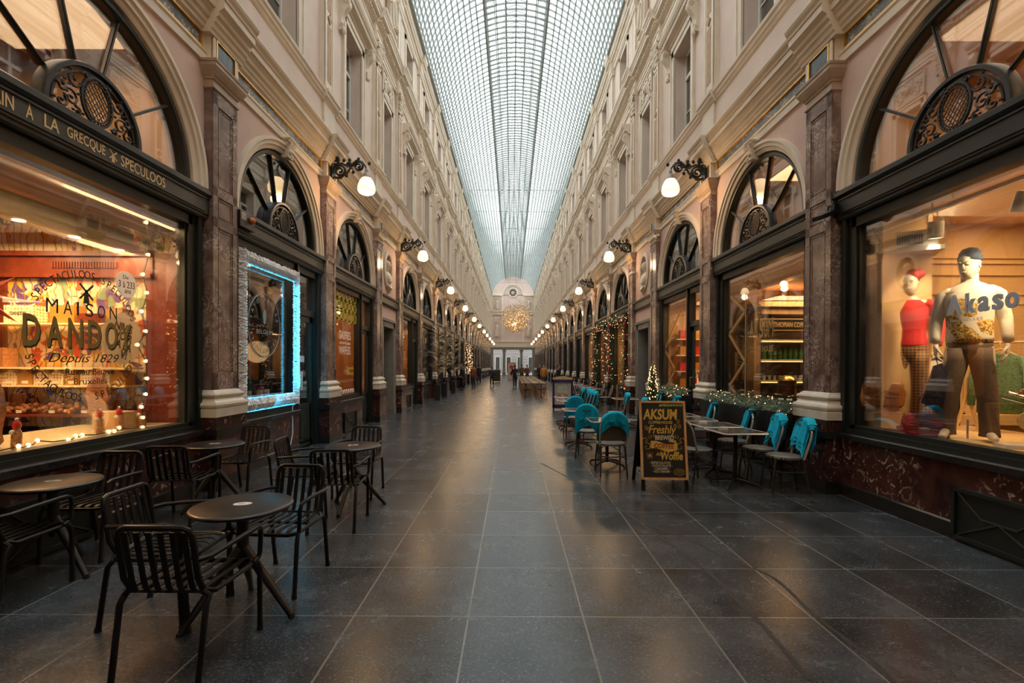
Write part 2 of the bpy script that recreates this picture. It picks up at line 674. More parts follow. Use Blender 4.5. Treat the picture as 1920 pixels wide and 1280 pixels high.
# --- ground storey, standard bay
mb = spandrel(1.86, 1.42, ZS, 5.46, D_WALL, 0.3)
SH['spandrel'] = mb.mesh('arch_wall', M['stucco'], norm=False)
mb = MB()
arcsweep(mb, [(1.37, 4.30), (1.37, 4.06), (1.40, 4.04), (1.43, 4.04), (1.44, 4.01), (1.49, 4.01), (1.505, 3.985), (1.55, 3.985), (1.55, 4.09), (1.52, 4.30)], 0, PI, 40, ZS)
SH['archtrim'] = mb.mesh('arch_moulding', M['trim'], smooth=True)
# keystone: a scrolled bracket with a small mask
mb = MB()
ky = [(4.0, 5.15), (3.975, 5.17), (3.965, 5.24), (3.975, 5.29), (3.94, 5.34), (3.92, 5.40), (3.92, 5.44)]
mb.prof(ky, 4.09, -0.06, 0.06)
mb.box(-3.90, -4.09, -0.10, 0.10, 5.46, 5.485)
mb.box(-3.915, -4.09, -0.085, 0.085, 5.435, 5.46)
mb.ball((-3.965, 0, 5.26), 0.045, 8, 6, sz=1.3)
for sg in (-1, 1):
    mb.tube([(-3.92, sg * 0.08, 5.36), (-3.9, sg * 0.1, 5.40), (-3.93, sg * 0.09, 5.43), (-3.95, sg * 0.07, 5.38)], 0.016, 5)
    mb.ball((-3.96, sg * 0.06, 5.16), 0.03, 6, 4)
SH['keystone'] = mb.mesh('keystone', M['trim'], smooth=True)


def dado_meshes(key, a, b):
    mb = MB(); mb.box(-4.03, -4.15, a, b, 0.16, 0.70)
    SH['dado' + key] = mb.mesh('marble_dado', M['dado'])
    mb = MB(); mb.prof([(4.01, 0), (4.01, 0.15), (4.03, 0.164)], 4.14, a, b)
    mb.prof([(4.03, 0.70), (3.985, 0.715), (3.985, 0.775), (3.995, 0.79)], 4.2, a, b)
    SH['ledge' + key] = mb.mesh('black_ledge_and_skirting', M['black'])


dado_meshes('F', -1.6, 1.6)
dado_meshes('D', -1.6, 0.5)


def frame_box(mb, y0, y1, z0, z1, w, d0, d1, inner=0.0):
    mb.box(-d0, -d1, y0, y0 + w, z0, z1)
    mb.box(-d0, -d1, y1 - w, y1, z0, z1)
    mb.box(-d0, -d1, y0, y1, z0, z0 + w)
    mb.box(-d0, -d1, y0, y1, z1 - w, z1)


# shop front frames
mb = MB()   # full-width window
for sg in (-1, 1):
    a, b = sorted((sg * 1.33, sg * 1.60))
    mb.box(-4.09, -4.24, a, b, 0.79, 3.45)
    a, b = sorted((sg * 1.45, sg * 1.52))
    mb.box(-4.05, -4.1, a, b, 0.79, 3.45)
    a, b = sorted((sg * 1.30, sg * 1.36))
    mb.box(-4.12, -4.2, a, b, 0.79, 3.45)
mb.box(-4.06, -4.24, -1.6, 1.6, 0.79, 0.84)
mb.box(-4.09, -4.24, -1.4, 1.4, 0.84, 0.89)
mb.box(-4.09, -4.24, -1.4, 1.4, 3.33, 3.45)
SH['frameF'] = mb.mesh('shop_window_frame', M['iron'])
mb = MB()   # window + door
for a, b in ((-1.6, -1.33), (0.46, 0.62), (1.36, 1.60)):
    mb.box(-4.09, -4.24, a, b, 0.0 if a > 0 else 0.79, 3.45)
    mb.box(-4.05, -4.1, a + 0.05, b - 0.05, 0.0 if a > 0 else 0.79, 3.45)
mb.box(-4.06, -4.24, -1.6, 0.5, 0.79, 0.84)
mb.box(-4.09, -4.24, -1.4, 0.5, 0.84, 0.89)
mb.box(-4.09, -4.24, -1.4, 1.4, 3.33, 3.45)
mb.box(-4.10, -4.22, 0.6, 1.38, 2.55, 2.67)
SH['frameD'] = mb.mesh('shop_front_frame', M['iron'])
mb = MB(); frame_box(mb, 0.64, 1.34, 0.03, 2.54, 0.10, 4.14, 4.19)
mb.box(-4.14, -4.19, 0.7, 1.3, 0.1, 0.85)
mb.box(-4.125, -4.14, 0.80, 1.18, 0.2, 0.70)
SH['doorD'] = mb.mesh('glazed_door_leaf', M['doorgreen'])
mb = MB(); mb.box(-4.16, -4.166, 0.73, 1.25, 0.85, 2.45)
SH['doorglassD'] = mb.mesh('door_glass', M['glass'])
mb = MB(); mb.tube([(-4.14, 0.69, 1.15), (-4.09, 0.69, 1.15), (-4.09, 0.69, 1.35), (-4.14, 0.69, 1.35)], 0.011, 6)
SH['handle'] = mb.mesh('door_handle', M['brass'])
mb = MB(); mb.box(-4.15, -4.158, -1.32, 1.32, 0.88, 3.36)
SH['paneF'] = mb.mesh('shop_window_pane', M['glass'])
mb = MB(); mb.box(-4.15, -4.158, -1.32, 0.47, 0.88, 3.36); mb.box(-4.15, -4.158, 0.6, 1.38, 2.65, 3.36)
SH['paneD'] = mb.mesh('shop_window_pane', M['glass'])
# lintel
mb = MB()
mb.prof([(4.04, 3.45), (4.02, 3.47), (4.02, 3.50), (4.00, 3.505), (4.00, 3.72), (3.99, 3.725), (3.96, 3.75), (3.96, 3.80), (4.0, 3.83)], 4.26, -1.62, 1.62)
mb.box(-3.985, -4.0, -1.5, 1.5, 3.53, 3.545); mb.box(-3.985, -4.0, -1.5, 1.5, 3.69, 3.705)
SH['lintel'] = mb.mesh('lintel_beam', M['lintel'])
SH['lintelR'] = mb.mesh('lintel_beam', M['iron'])
# fan light: ring, spokes
mb = MB()
arcsweep(mb, [(1.28, 4.16), (1.28, 4.10), (1.30, 4.08), (1.34, 4.08), (1.345, 4.11), (1.38, 4.11), (1.38, 4.24), (1.28, 4.24)], 0, PI, 40, ZS)
for a in (37, 75, 105, 143):
    a = R(a)
    p0 = Vector((-4.14, 0.5 * math.cos(a), ZS + 0.5 * math.sin(a))); p1 = Vector((-4.14, 1.3 * math.cos(a), ZS + 1.3 * math.sin(a)))
    mb.strip([p0, p1], 0.026, 0.03, side=(0, -math.sin(a), math.cos(a)))
    mb.strip([p0 + Vector((0.022, 0, 0)), p1 + Vector((0.022, 0, 0))], 0.012, 0.014, side=(0, -math.sin(a), math.cos(a)))
mb.box(-4.08, -4.2, -1.36, 1.36, ZS, ZS + 0.035)
SH['fan'] = mb.mesh('fanlight_bars', M['iron'], smooth=True)
mb = MB()
n = 28
vs = [(-4.15, 1.32 * math.cos(PI * i / n), ZS + 1.32 * math.sin(PI * i / n)) for i in range(n + 1)]
vs2 = [(-4.156, y, z) for _, y, z in vs]
mb.add(vs + vs2, [tuple(range(n + 1)), tuple(n + 1 + i for i in range(n, -1, -1))])
SH['fanglass'] = mb.mesh('fanlight_glass', M['fanpane'], norm=False)
# cast iron half disc with scrolls and a grid oval
mb = MB()
arcsweep(mb, [(0.475, 4.13), (0.475, 4.05), (0.485, 4.03), (0.52, 4.03), (0.53, 4.05), (0.53, 4.15)], 0, PI, 28, ZS + 0.02)
arcsweep(mb, [(0.435, 4.08), (0.435, 4.05), (0.455, 4.05), (0.455, 4.08)], 0, PI, 28, ZS + 0.02)
zc = ZS + 0.235
for rr, tr in ((0.19, 0.016), (0.155, 0.01)):
    pts = [(-4.05, rr * 0.86 * math.cos(2 * PI * i / 28), zc + rr * 1.15 * math.sin(2 * PI * i / 28)) for i in range(28)]
    mb.tube(pts, tr, 5, closed=True)
for i in range(28):
    a = 2 * PI * i / 28
    mb.ball((-4.04, 0.172 * 0.86 * math.cos(a), zc + 0.172 * 1.15 * math.sin(a)), 0.012, 5, 3)
for k in range(-4, 5):
    for dr in (-1, 1):
        pts = []
        for t in range(-10, 11):
            y = k * 0.045 + dr * t * 0.012
            z = t * 0.016
            if (y / 0.135) ** 2 + (z / 0.18) ** 2 < 1:
                pts.append((-4.055, y, zc + z))
        if len(pts) > 1:
            mb.tube([pts[0], pts[-1]], 0.005, 4)
for sg in (-1, 1):
    for (cy, cz, r0, st, tn) in ((0.27, 0.12, 0.085, 0.3, 2.6), (0.36, 0.05, 0.06, 2.0, 2.2), (0.24, 0.30, 0.07, 3.2, 2.4), (0.12, 0.40, 0.035, 0, 2),
                                 (0.35, 0.20, 0.05, 4, 2.2), (0.20, 0.03, 0.04, 1, 2.0)):
        pts = [(-4.05, sg * (cy + p), ZS + 0.02 + cz + q) for p, q in [(x, y) for x, y in spiral(0, 0, r0, 0.008, st, st + tn * PI, 20)]]
        mb.tube(pts, [0.013 - 0.005 * i / 20 for i in range(21)], 5)
        mb.ball((-4.04, sg * cy, ZS + 0.02 + cz), 0.016, 6, 4)
        for q in range(3):
            a = st + q * 2.1
            mb.ball((-4.045, sg * (cy + r0 * 1.15 * math.cos(a)), ZS + 0.02 + cz + r0 * 1.15 * math.sin(a)), 0.013, 5, 3, sy=1.5)
SH['medallion'] = mb.mesh('cast_iron_half_disc', M['cast'], smooth=True)


# --- mouldings of the first entablature
def ent1(key, hw, gilt=True):
    mb = MB()
    mb.prof([(4.035, 5.45), (4.035, 5.555), (4.02, 5.57), (4.02, 5.585)], 4.2, -hw, hw)
    mb.box(-4.07, -4.2, -hw, hw, 5.58, 5.83)
    for sg in (-1, 1):
        a, b = sorted((sg * hw, sg * (hw - 0.36)))
        mb.box(-4.04, -4.2, a, b, 5.58, 5.83)
    mb.prof([(4.04, 5.79), (4.03, 5.82), (4.0, 5.84), (3.995, 5.88), (3.97, 5.90), (3.965, 5.95), (3.93, 5.97), (3.925, 6.03), (3.90, 6.05),
             (3.895, 6.075), (3.86, 6.08), (3.86, 6.175), (3.845, 6.18), (3.84, 6.21), (3.80, 6.25), (3.785, 6.285), (3.785, 6.31)], 4.2, -hw, hw)
    SH['ent1' + key] = mb.mesh('lower_cornice', M['trim'])
    mb = MB(); mb.box(-4.055, -4.075, -hw + 0.38, hw - 0.38, 5.60, 5.775)
    SH['frz' + key] = mb.mesh('painted_frieze_panel', M['frieze'])
    mb = MB(); frame_box(mb, -hw + 0.35, hw - 0.35, 5.585, 5.795, 0.022, 4.025, 4.07)
    SH['gld' + key] = mb.mesh('gilt_frieze_moulding', M['gold'])
    mb = MB()
    mb.box(-4.03, -4.2, -hw, hw, 6.31, 7.06)
    SH['band' + key] = mb.mesh('plain_band', M['upper'])
    mb = MB()
    mb.prof([(4.03, 6.30), (3.99, 6.305), (3.99, 6.40), (4.03, 6.42)], 4.2, -hw, hw)
    mb.prof([(4.03, 7.02), (4.0, 7.04), (3.99, 7.08), (3.965, 7.10), (3.955, 7.16), (3.93, 7.175), (3.925, 7.22), (4.02, 7.25)], 4.2, -hw, hw)
    SH['sill' + key] = mb.mesh('string_course', M['trim'])
    # second entablature
    mb = MB()
    pts = [(4.07, 10.80), (4.07, 10.90), (4.05, 10.91), (4.05, 11.0), (4.03, 11.02), (4.08, 11.05), (4.08, 11.22), (4.04, 11.25), (4.02, 11.27),
           (3.98, 11.28), (3.98, 11.36), (3.93, 11.38), (3.88, 11.40), (3.86, 11.405), (3.86, 11.50), (3.845, 11.505), (3.83, 11.55), (3.79, 11.60), (3.78, 11.66)]
    mb.prof(pts, 4.2, -hw, hw)
    k = int(2 * hw / 0.13)
    for i in range(k):
        y = -hw + (i + 0.5) * 2 * hw / k
        mb.box(-3.94, -3.99, y - 0.035, y + 0.035, 11.29, 11.355)
    mb.box(-4.09, -4.2, -hw, hw, 11.62, 12.1)
    mb.prof([(4.09, 12.02), (4.04, 12.05), (4.04, 12.12), (4.09, 12.15)], 4.2, -hw, hw)
    SH['ent2' + key] = mb.mesh('dentil_cornice', M['trim'])
    mb = MB()
    pts = [(4.07, 13.93), (4.05, 13.95), (4.05, 14.1), (4.02, 14.12), (3.99, 14.2), (3.93, 14.22), (3.93, 14.33), (3.90, 14.35), (3.86, 14.45), (3.85, 14.55)]
    mb.prof(pts, 4.25, -hw, hw)
    SH['top' + key] = mb.mesh('top_cornice', M['trim'])


ent1('F', 1.85)
ent1('N', 1.325)


def wall_with_hole(hw, z0, z1, wh, h0, h1, d, dback):
    mb = MB()
    mb.box(-d, -dback, -hw, -wh, z0, z1)
    mb.box(-d, -dback, wh, hw, z0, z1)
    mb.box(-d, -dback, -wh, wh, z0, h0)
    mb.box(-d, -dback, -wh, wh, h1, z1)
    return mb


def upper(key, hw, wh, hood):
    mb = wall_with_hole(hw, 7.06, 10.82, wh, 7.36, 9.72, 4.12, 4.55)
    SH['uw1' + key] = mb.mesh('upper_wall', M['upper'])
    mb = MB()
    for sg in (-1, 1):
        a, b = sorted((sg * wh, sg * (wh + 0.2))); mb.box(-4.075, -4.13, a, b, 7.25, 9.92)
        a, b = sorted((sg * (wh + 0.14), sg * (wh + 0.2))); mb.box(-4.05, -4.08, a, b, 7.25, 9.92)
    mb.box(-4.075, -4.13, -wh - 0.2, wh + 0.2, 9.72, 9.92)
    mb.box(-4.05, -4.08, -wh - 0.2, wh + 0.2, 9.86, 9.92)
    mb.box(-4.02, -4.45, -wh - 0.05, wh + 0.05, 7.30, 7.36)
    SH['arch1' + key] = mb.mesh('window_surround', M['trim'])
    mb = MB(); frame_box(mb, -wh + 0.01, wh - 0.01, 7.37, 9.71, 0.075, 4.38, 4.44)
    mb.box(-4.375, -4.44, -0.045, 0.045, 7.4, 9.1)
    mb.box(-4.37, -4.44, -wh + 0.05, wh - 0.05, 9.03, 9.12)
    mb.box(-4.39, -4.43, -0.02, 0.02, 9.1, 9.7)
    for sg in (-1, 1):
        a, b = sorted((sg * 0.05, sg * (wh - 0.08))); mb.box(-4.39, -4.43, a, b, 8.16, 8.19)
    SH['sash1' + key] = mb.mesh('white_window_sash', M['sash'])
    mb = MB(); mb.box(-4.41, -4.416, -wh + 0.02, wh - 0.02, 7.4, 9.7)
    SH['pane1' + key] = mb.mesh('window_pane', M['upglass'])
    mb = MB(); mb.box(-4.56, -4.6, -wh - 0.1, wh + 0.1, 7.2, 9.8)
    SH['cur1' + key] = mb.mesh('drawn_blind', M['curtain'])
    # second floor
    w2 = wh - 0.04
    mb = wall_with_hole(hw, 12.1, 13.95, w2, 12.2, 13.62, 4.12, 4.55)
    SH['uw2' + key] = mb.mesh('attic_wall', M['upper'])
    mb = MB()
    for sg in (-1, 1):
        a, b = sorted((sg * w2, sg * (w2 + 0.16))); mb.box(-4.08, -4.13, a, b, 12.15, 13.78)
    mb.box(-4.08, -4.13, -w2 - 0.16, w2 + 0.16, 13.62, 13.78)
    mb.box(-4.05, -4.13, -w2 - 0.2, w2 + 0.2, 13.78, 13.84)
    SH['arch2' + key] = mb.mesh('attic_window_surround', M['trim'])
    mb = MB(); frame_box(mb, -w2 + 0.01, w2 - 0.01, 12.2, 13.61, 0.07, 4.38, 4.44)
    mb.box(-4.375, -4.44, -0.04, 0.04, 12.2, 13.6)
    SH['sash2' + key] = mb.mesh('white_attic_sash', M['sash'])
    mb = MB(); mb.box(-4.41, -4.416, -w2 + 0.02, w2 - 0.02, 12.2, 13.6)
    SH['pane2' + key] = mb.mesh('attic_window_pane', M['upglass'])
    mb = MB(); mb.box(-4.56, -4.6, -w2 - 0.1, w2 + 0.1, 12.15, 13.7)
    SH['cur2' + key] = mb.mesh('drawn_attic_blind', M['curtain'])


upper('F', 1.85, 0.60, True)
upper('N', 1.325, 0.46, False)
# hood over first floor windows
mb = MB()
mb.prof([(4.08, 10.0), (4.03, 10.02), (4.02, 10.07), (3.97, 10.10), (3.90, 10.12), (3.88, 10.20), (3.86, 10.205), (3.82, 10.27), (3.80, 10.34), (3.82, 10.36)], 4.15, -1.06, 1.06)
mb.box(-4.05, -4.13, -0.75, 0.75, 9.92, 10.0)
SH['hood'] = mb.mesh('window_hood', M['trim'])
mb = MB()
cons = [(4.08, 9.28), (4.04, 9.30), (4.02, 9.36), (4.05, 9.42), (4.06, 9.5), (4.03, 9.62), (3.97, 9.72), (3.90, 9.80), (3.86, 9.88), (3.87, 9.96), (3.90, 10.02), (3.90, 10.05)]
mb.prof(cons, 4.12, -0.075, 0.075)
for sg in (-1, 1):
    mb.tube([(-(3.93 + p), sg * 0.08, 9.92 + q) for p, q in spiral(0, 0, 0.065, 0.01, 0, 4 * PI, 16)], 0.014, 5)
    mb.tube([(-(4.05 + p), sg * 0.08, 9.40 + q) for p, q in spiral(0, 0, 0.045, 0.01, 0, 4 * PI, 12)], 0.012, 5)
mb.ball((-4.02, 0, 9.30), 0.05, 7, 5, sz=1.8)
SH['console'] = mb.mesh('scroll_console', M['trim'], smooth=True)
# leafy relief panel over the narrow windows
mb = MB(); mb.box(-4.09, -4.13, -0.56, 0.56, 10.0, 10.68)
frame_box(mb, -0.6, 0.6, 9.97, 10.71, 0.05, 4.06, 4.1)
rr = random.Random(3)
for sg in (-1, 1):
    for (cy, cz, r0) in ((0.17, 10.33, 0.14), (0.40, 10.38, 0.11), (0.32, 10.16, 0.09), (0.1, 10.55, 0.07)):
        mb.tube([(-4.07, sg * (cy + p), cz + q) for p, q in spiral(0, 0, r0, 0.02, 0.5, 4.5 * PI, 22)], 0.022, 5)
        for q in range(6):
            a = q * 1.05
            mb.ball((-4.07, sg * (cy + r0 * math.cos(a)), cz + r0 * math.sin(a)), 0.035, 6, 4, sx=0.6)
mb.ball((-4.06, 0, 10.36), 0.1, 8, 6, sz=1.4)
SH['relief'] = mb.mesh('leaf_relief_panel', M['trim'], smooth=True)


# --- pilasters
def pil_meshes():
    p = []
    hs = 0.265
    mb = MB(); mb.box(-3.85, -4.15, -0.36, 0.36, 0.16, 0.70)
    mb.box(-3.865, -4.15, -0.345, 0.345, 0.785, 0.93)
    p.append(('marble_pedestal', M['dado'], mb, 0))
    mb = MB(); mb.box(-3.835, -4.15, -0.375, 0.375, 0, 0.164)
    mb.box(-3.825, -4.15, -0.385, 0.385, 0.70, 0.785)
    p.append(('black_plinth_and_ledge', M['black'], mb, 0))
    # moulded pale base
    mb = MB()
    prof = [(0.12, 0.93), (0.12, 1.03), (0.105, 1.035), (0.125, 1.06), (0.13, 1.085), (0.115, 1.115), (0.09, 1.12), (0.07, 1.14), (0.05, 1.165), (0.055, 1.18),
            (0.075, 1.19), (0.085, 1.21), (0.07, 1.235), (0.045, 1.24), (0.03, 1.26), (0.0, 1.275)]
    rings = []
    for e, z in prof:
        rings.append([(-(3.95 - e * 0.8), -hs - e * 0.8, z), (-(3.95 - e * 0.8), hs + e * 0.8, z), (-4.14, hs + e * 0.8, z), (-4.14, -hs - e * 0.8, z)])
    vs = [q for r_ in rings for q in r_]
    fs = []
    for i in range(len(rings) - 1):
        for k in range(4):
            fs.append((i * 4 + k, i * 4 + (k + 1) % 4, i * 4 + 4 + (k + 1) % 4, i * 4 + 4 + k))
    fs += [(3, 2, 1, 0), tuple((len(rings) - 1) * 4 + k for k in range(4))]
    mb.add(vs, fs)
    p.append(('moulded_base', M['base'], mb, 0))
    mb = MB(); mb.box(-3.965, -4.14, -hs, hs, 1.27, 5.14)
    z0s = [(1.27, 1.50), (3.38, 3.50), (3.78, 3.90), (4.95, 5.14)]
    for a, b in z0s:
        mb.box(-3.95, -3.97, -hs, hs, a, b)
    for sg in (-1, 1):
        a, b = sorted((sg * hs, sg * (hs - 0.10))); mb.box(-3.95, -3.97, a, b, 1.27, 5.14)
    for a, b in ((1.50, 3.38), (3.50, 3.78), (3.90, 4.95)):
        frame_box(mb, -hs + 0.125, hs - 0.125, a + 0.025, b - 0.025, 0.012, 3.958, 3.97)
    p.append(('veined_marble_shaft', M['marble'], mb, 0))
    mb = MB()
    prof = [(0.0, 5.13), (0.02, 5.14), (0.02, 5.16), (0.0, 5.17), (0.0, 5.245), (0.015, 5.25), (0.02, 5.27), (0.04, 5.29), (0.07, 5.34), (0.085, 5.37),
            (0.09, 5.375), (0.09, 5.42), (0.10, 5.425), (0.105, 5.455)]
    vs = []
    for e, z in prof:
        vs += [(-(3.95 - e), -hs - e, z), (-(3.95 - e), hs + e, z), (-4.14, hs + e, z), (-4.14, -hs - e, z)]
    fs = []
    for i in range(len(prof) - 1):
        for k in range(4):
            fs.append((i * 4 + k, i * 4 + (k + 1) % 4, i * 4 + 4 + (k + 1) % 4, i * 4 + 4 + k))
    fs += [(3, 2, 1, 0), tuple((len(prof) - 1) * 4 + k for k in range(4))]
    mb.add(vs, fs)
    p.append(('moulded_capital', M['brownstone'], mb, 0))
    # frieze block + cornice break + pedestal
    mb = MB()
    mb.box(-3.96, -4.2, -0.27, 0.27, 5.455, 5.83)
    frame_box(mb, -0.27, 0.27, 5.455, 5.83, 0.05, 3.94, 3.97)
    mb.prof([(3.93, 5.79), (3.92, 5.83), (3.90, 5.85), (3.885, 5.90), (3.86, 5.92), (3.855, 5.97), (3.82, 5.99), (3.815, 6.04), (3.79, 6.06), (3.75, 6.08), (3.75, 6.175),
             (3.735, 6.18), (3.73, 6.21), (3.70, 6.25), (3.685, 6.285), (3.685, 6.315)], 4.2, -0.36, 0.36)
    mb.box(-3.985, -4.2, -0.30, 0.30, 6.31, 7.03)
    mb.prof([(3.99, 7.02), (3.96, 7.04), (3.95, 7.08), (3.91, 7.10), (3.90, 7.16), (3.875, 7.175), (3.87, 7.225), (3.93, 7.25)], 4.2, -0.36, 0.36)
    mb.prof([(3.985, 6.30), (3.945, 6.305), (3.945, 6.40), (3.985, 6.42)], 4.2, -0.34, 0.34)
    p.append(('cornice_break_and_pedestal', M['trim'], mb, 0))
    mb = MB(); mb.box(-3.952, -3.965, -0.19, 0.19, 5.50, 5.77)
    p.append(('slate_panel', M['slate'], mb, 0))
    mb = MB(); frame_box(mb, -0.215, 0.215, 5.49, 5.79, 0.025, 3.935, 3.965)
    p.append(('gilt_panel_frame', M['gold'], mb, 0))
    mb = MB()
    for a, b, e in ((7.25, 7.32, 0.05), (7.32, 7.38, 0.035), (7.38, 10.25, 0.0)):
        mb.box(-(4.0 - e), -4.2, -0.23 - e, 0.23 + e, a, b)
    for sg in (-1, 1):
        a, b = sorted((sg * 0.23, sg * 0.15)); mb.box(-3.985, -4.01, a, b, 7.40, 10.2)
    mb.box(-3.985, -4.01, -0.23, 0.23, 10.1, 10.24)
    p.append(('upper_pilaster_shaft', M['trim'], mb, 0))
    mb = MB()
    for a, b in ((7.55, 8.72), (9.02, 10.0)):
        mb.box(-3.992, -4.0, -0.10, 0.10, a, b)
    mb.add([(-3.975, 0, 8.76), (-3.975, 0.1, 8.87), (-3.975, 0, 8.98), (-3.975, -0.1, 8.87), (-4.0, 0, 8.76), (-4.0, 0.1, 8.87), (-4.0, 0, 8.98), (-4.0, -0.1, 8.87)],
           [(0, 1, 2, 3), (0, 4, 5, 1), (1, 5, 6, 2), (2, 6, 7, 3), (3, 7, 4, 0)])
    p.append(('ochre_inlay', M['ochre'], mb, 0))
    mb = MB()
    mb.loft([(-4.08, 0, 10.22, 0.13, 0.24), (-4.07, 0, 10.3, 0.12, 0.22), (-4.07, 0, 10.6, 0.15, 0.26), (-4.05, 0, 10.76, 0.2, 0.33)], 16)
    for row, (zz, rr_) in enumerate(((10.36, 0.17), (10.52, 0.2))):
        for k in range(5):
            y = -0.2 + k * 0.1 + (0.05 if row else 0) * 0
            mb.ball((-3.965, y, zz), 0.055, 6, 5, sx=0.7, sy=0.8, sz=1.5)
            mb.ball((-3.935, y, zz + 0.07), 0.035, 6, 4)
    for sg in (-1, 1):
        mb.tube([(-3.92, sg * (0.25 + p_), 10.68 + q) for p_, q in spiral(0, 0, 0.075, 0.01, 0, 4 * PI, 16)], 0.024, 5)
    mb.ball((-3.88, 0, 10.75), 0.045, 6, 4)
    mb.box(-3.90, -4.2, -0.33, 0.33, 10.77, 10.83)
    p.append(('leafy_capital', M['trim'], mb, 1))
    mb = MB()
    pts = [(3.97, 10.82), (3.97, 10.90), (3.95, 10.91), (3.95, 11.0), (3.93, 11.02), (3.98, 11.05), (3.98, 11.22), (3.94, 11.25), (3.92, 11.27),
           (3.88, 11.28), (3.88, 11.36), (3.83, 11.38), (3.78, 11.40), (3.76, 11.405), (3.76, 11.50), (3.745, 11.505), (3.73, 11.55), (3.69, 11.60), (3.68, 11.665)]
    mb.prof(pts, 4.2, -0.34, 0.34)
    for i in range(5):
        y = -0.34 + (i + 0.5) * 0.136
        mb.box(-3.84, -3.89, y - 0.035, y + 0.035, 11.29, 11.355)
    mb.box(-4.0, -4.2, -0.27, 0.27, 11.62, 12.1)
    mb.prof([(4.0, 12.02), (3.95, 12.05), (3.95, 12.12), (4.0, 12.15)], 4.2, -0.3, 0.3)
    mb.box(-4.03, -4.2, -0.21, 0.21, 12.15, 13.95)
    for sg in (-1, 1):
        a, b = sorted((sg * 0.21, sg * 0.14)); mb.box(-4.015, -4.04, a, b, 12.2, 13.75)
    mb.box(-4.0, -4.2, -0.24, 0.24, 12.13, 12.22)
    mb.prof([(4.03, 13.70), (3.98, 13.74), (3.97, 13.82), (3.94, 13.86), (3.94, 13.93), (3.95, 13.95), (3.95, 14.1), (3.92, 14.12), (3.89, 14.2), (3.83, 14.22), (3.83, 14.33),
             (3.80, 14.35), (3.77, 14.45), (3.76, 14.56)], 4.25, -0.3, 0.3)
    p.append(('attic_pilaster', M['trim'], mb, 0))
    return [(n, b.mesh(n, m, smooth=bool(s))) for n, m, b, s in p]


PM = pil_meshes()


def body_fig(mb, x, y, z, h, yaw=0.0):
    """small carved figure on a plinth (robed), front towards +x local"""
    T = Matrix.Translation((x, y, z)) @ Matrix.Rotation(yaw, 4, 'Z') @ Matrix.Scale(h, 4)
    mb.loft([(0, 0, 0, .13, .15), (0, 0, .05, .12, .14), (.01, 0, .3, .10, .12), (.0, 0, .52, .085, .115), (0, 0, .62, .07, .09), (0, 0, .72, .08, .12), (0, 0, .80, .07, .13),
             (0, 0, .84, .035, .05), (0, 0, .87, .03, .03), (.01, 0, .90, .045, .04), (.015, 0, .95, .055, .048), (0, 0, .99, .04, .035), (0, 0, 1.0, .01, .01)], 14, T)
    mb.tube([(0, .12, .80), (.03, .16, .66), (.10, .12, .56), (.12, .04, .60)], [.035, .03, .024, .02], 7, T=T)
    mb.tube([(0, -.12, .80), (.0, -.18, .64), (.04, -.17, .48), (.06, -.16, .42)], [.035, .03, .024, .02], 7, T=T)
    for k in range(7):
        a = -1.3 + k * 0.43
        mb.tube([(.10 * math.cos(a), .12 * math.sin(a), .5), (.12 * math.cos(a), .14 * math.sin(a), .25), (.14 * math.cos(a), .155 * math.sin(a), .02)], .014, 5, T=T)


# attic statue niche bay
mb = MB()
mb.box(-4.12, -4.55, -1.325, 1.325, 12.1, 13.95)
SH['uw2S'] = mb.mesh('attic_wall', M['upper'])
mb = MB(); body_fig(mb, -4.0, 0, 12.15, 1.72); mb.box(-3.86, -4.12, -0.25, 0.25, 12.06, 12.16)
SH['statue'] = mb.mesh('carved_figure', M['trim'], smooth=True)

# niche bay ground storey: door, stone frame, lintel, oval niche with bust
mb = MB()
hw = 1.325
mb.box(-4.07, -4.35, -hw, -0.66, 0.0, 3.45); mb.box(-4.07, -4.35, 0.66, hw, 0.0, 3.45); mb.box(-4.07, -4.35, -0.66, 0.66, 2.95, 3.45)
# wall above with oval hole
n = 32
vs = []
for dd in (4.07, 4.32):
    for i in range(n):
        a = 2 * PI * i / n
        vs.append((-dd, 0.36 * math.cos(a), 4.58 + 0.50 * math.sin(a)))
        k = min(hw / abs(math.cos(a)) if abs(math.cos(a)) > 1e-6 else 1e9, (0.875) / abs(math.sin(a)) if abs(math.sin(a)) > 1e-6 else 1e9)
        vs.append((-dd, max(-hw, min(hw, k * math.cos(a))), 4.58 + max(-0.875, min(0.875, k * math.sin(a)))))
fs = []
for i in range(n):
    a, b = 2 * i, 2 * ((i + 1) % n)
    fs.append((a, a + 1, b + 1, b))
    fs.append((a, b, 2 * n + b, 2 * n + a))
mb.add(vs, fs)
for sy in (-1, 1):
    for sz in (-1, 1):
        cand = [i for i in range(n)]
        # corner triangles
        ang = math.atan2(sz * 0.875, sy * hw) % (2 * PI)
        i0 = int(ang / (2 * PI / n)); i1 = (i0 + 1) % n
        p0, p1 = vs[2 * i0 + 1], vs[2 * i1 + 1]
        mb.add([(-4.07, p0[1], p0[2]), (-4.07, sy * hw, 4.58 + sz * 0.875), (-4.07, p1[1], p1[2])], [(0, 1, 2)])
mb.box(-4.30, -4.36, -0.5, 0.5, 3.9, 5.3)
SH['nichewall'] = mb.mesh('wall_with_oval_niche', M['stucco'], norm=False)
mb = MB()
for rr_, tt in ((0.395, 0.03), (0.46, 0.028), (0.43, 0.02)):
    mb.tube([(-4.05, rr_ * math.cos(2 * PI * i / 36), 4.58 + (rr_ + 0.14) * math.sin(2 * PI * i / 36)) for i in range(36)], tt, 6, closed=True)
SH['ovalring'] = mb.mesh('oval_moulding', M['trim'], smooth=True)
mb = MB()
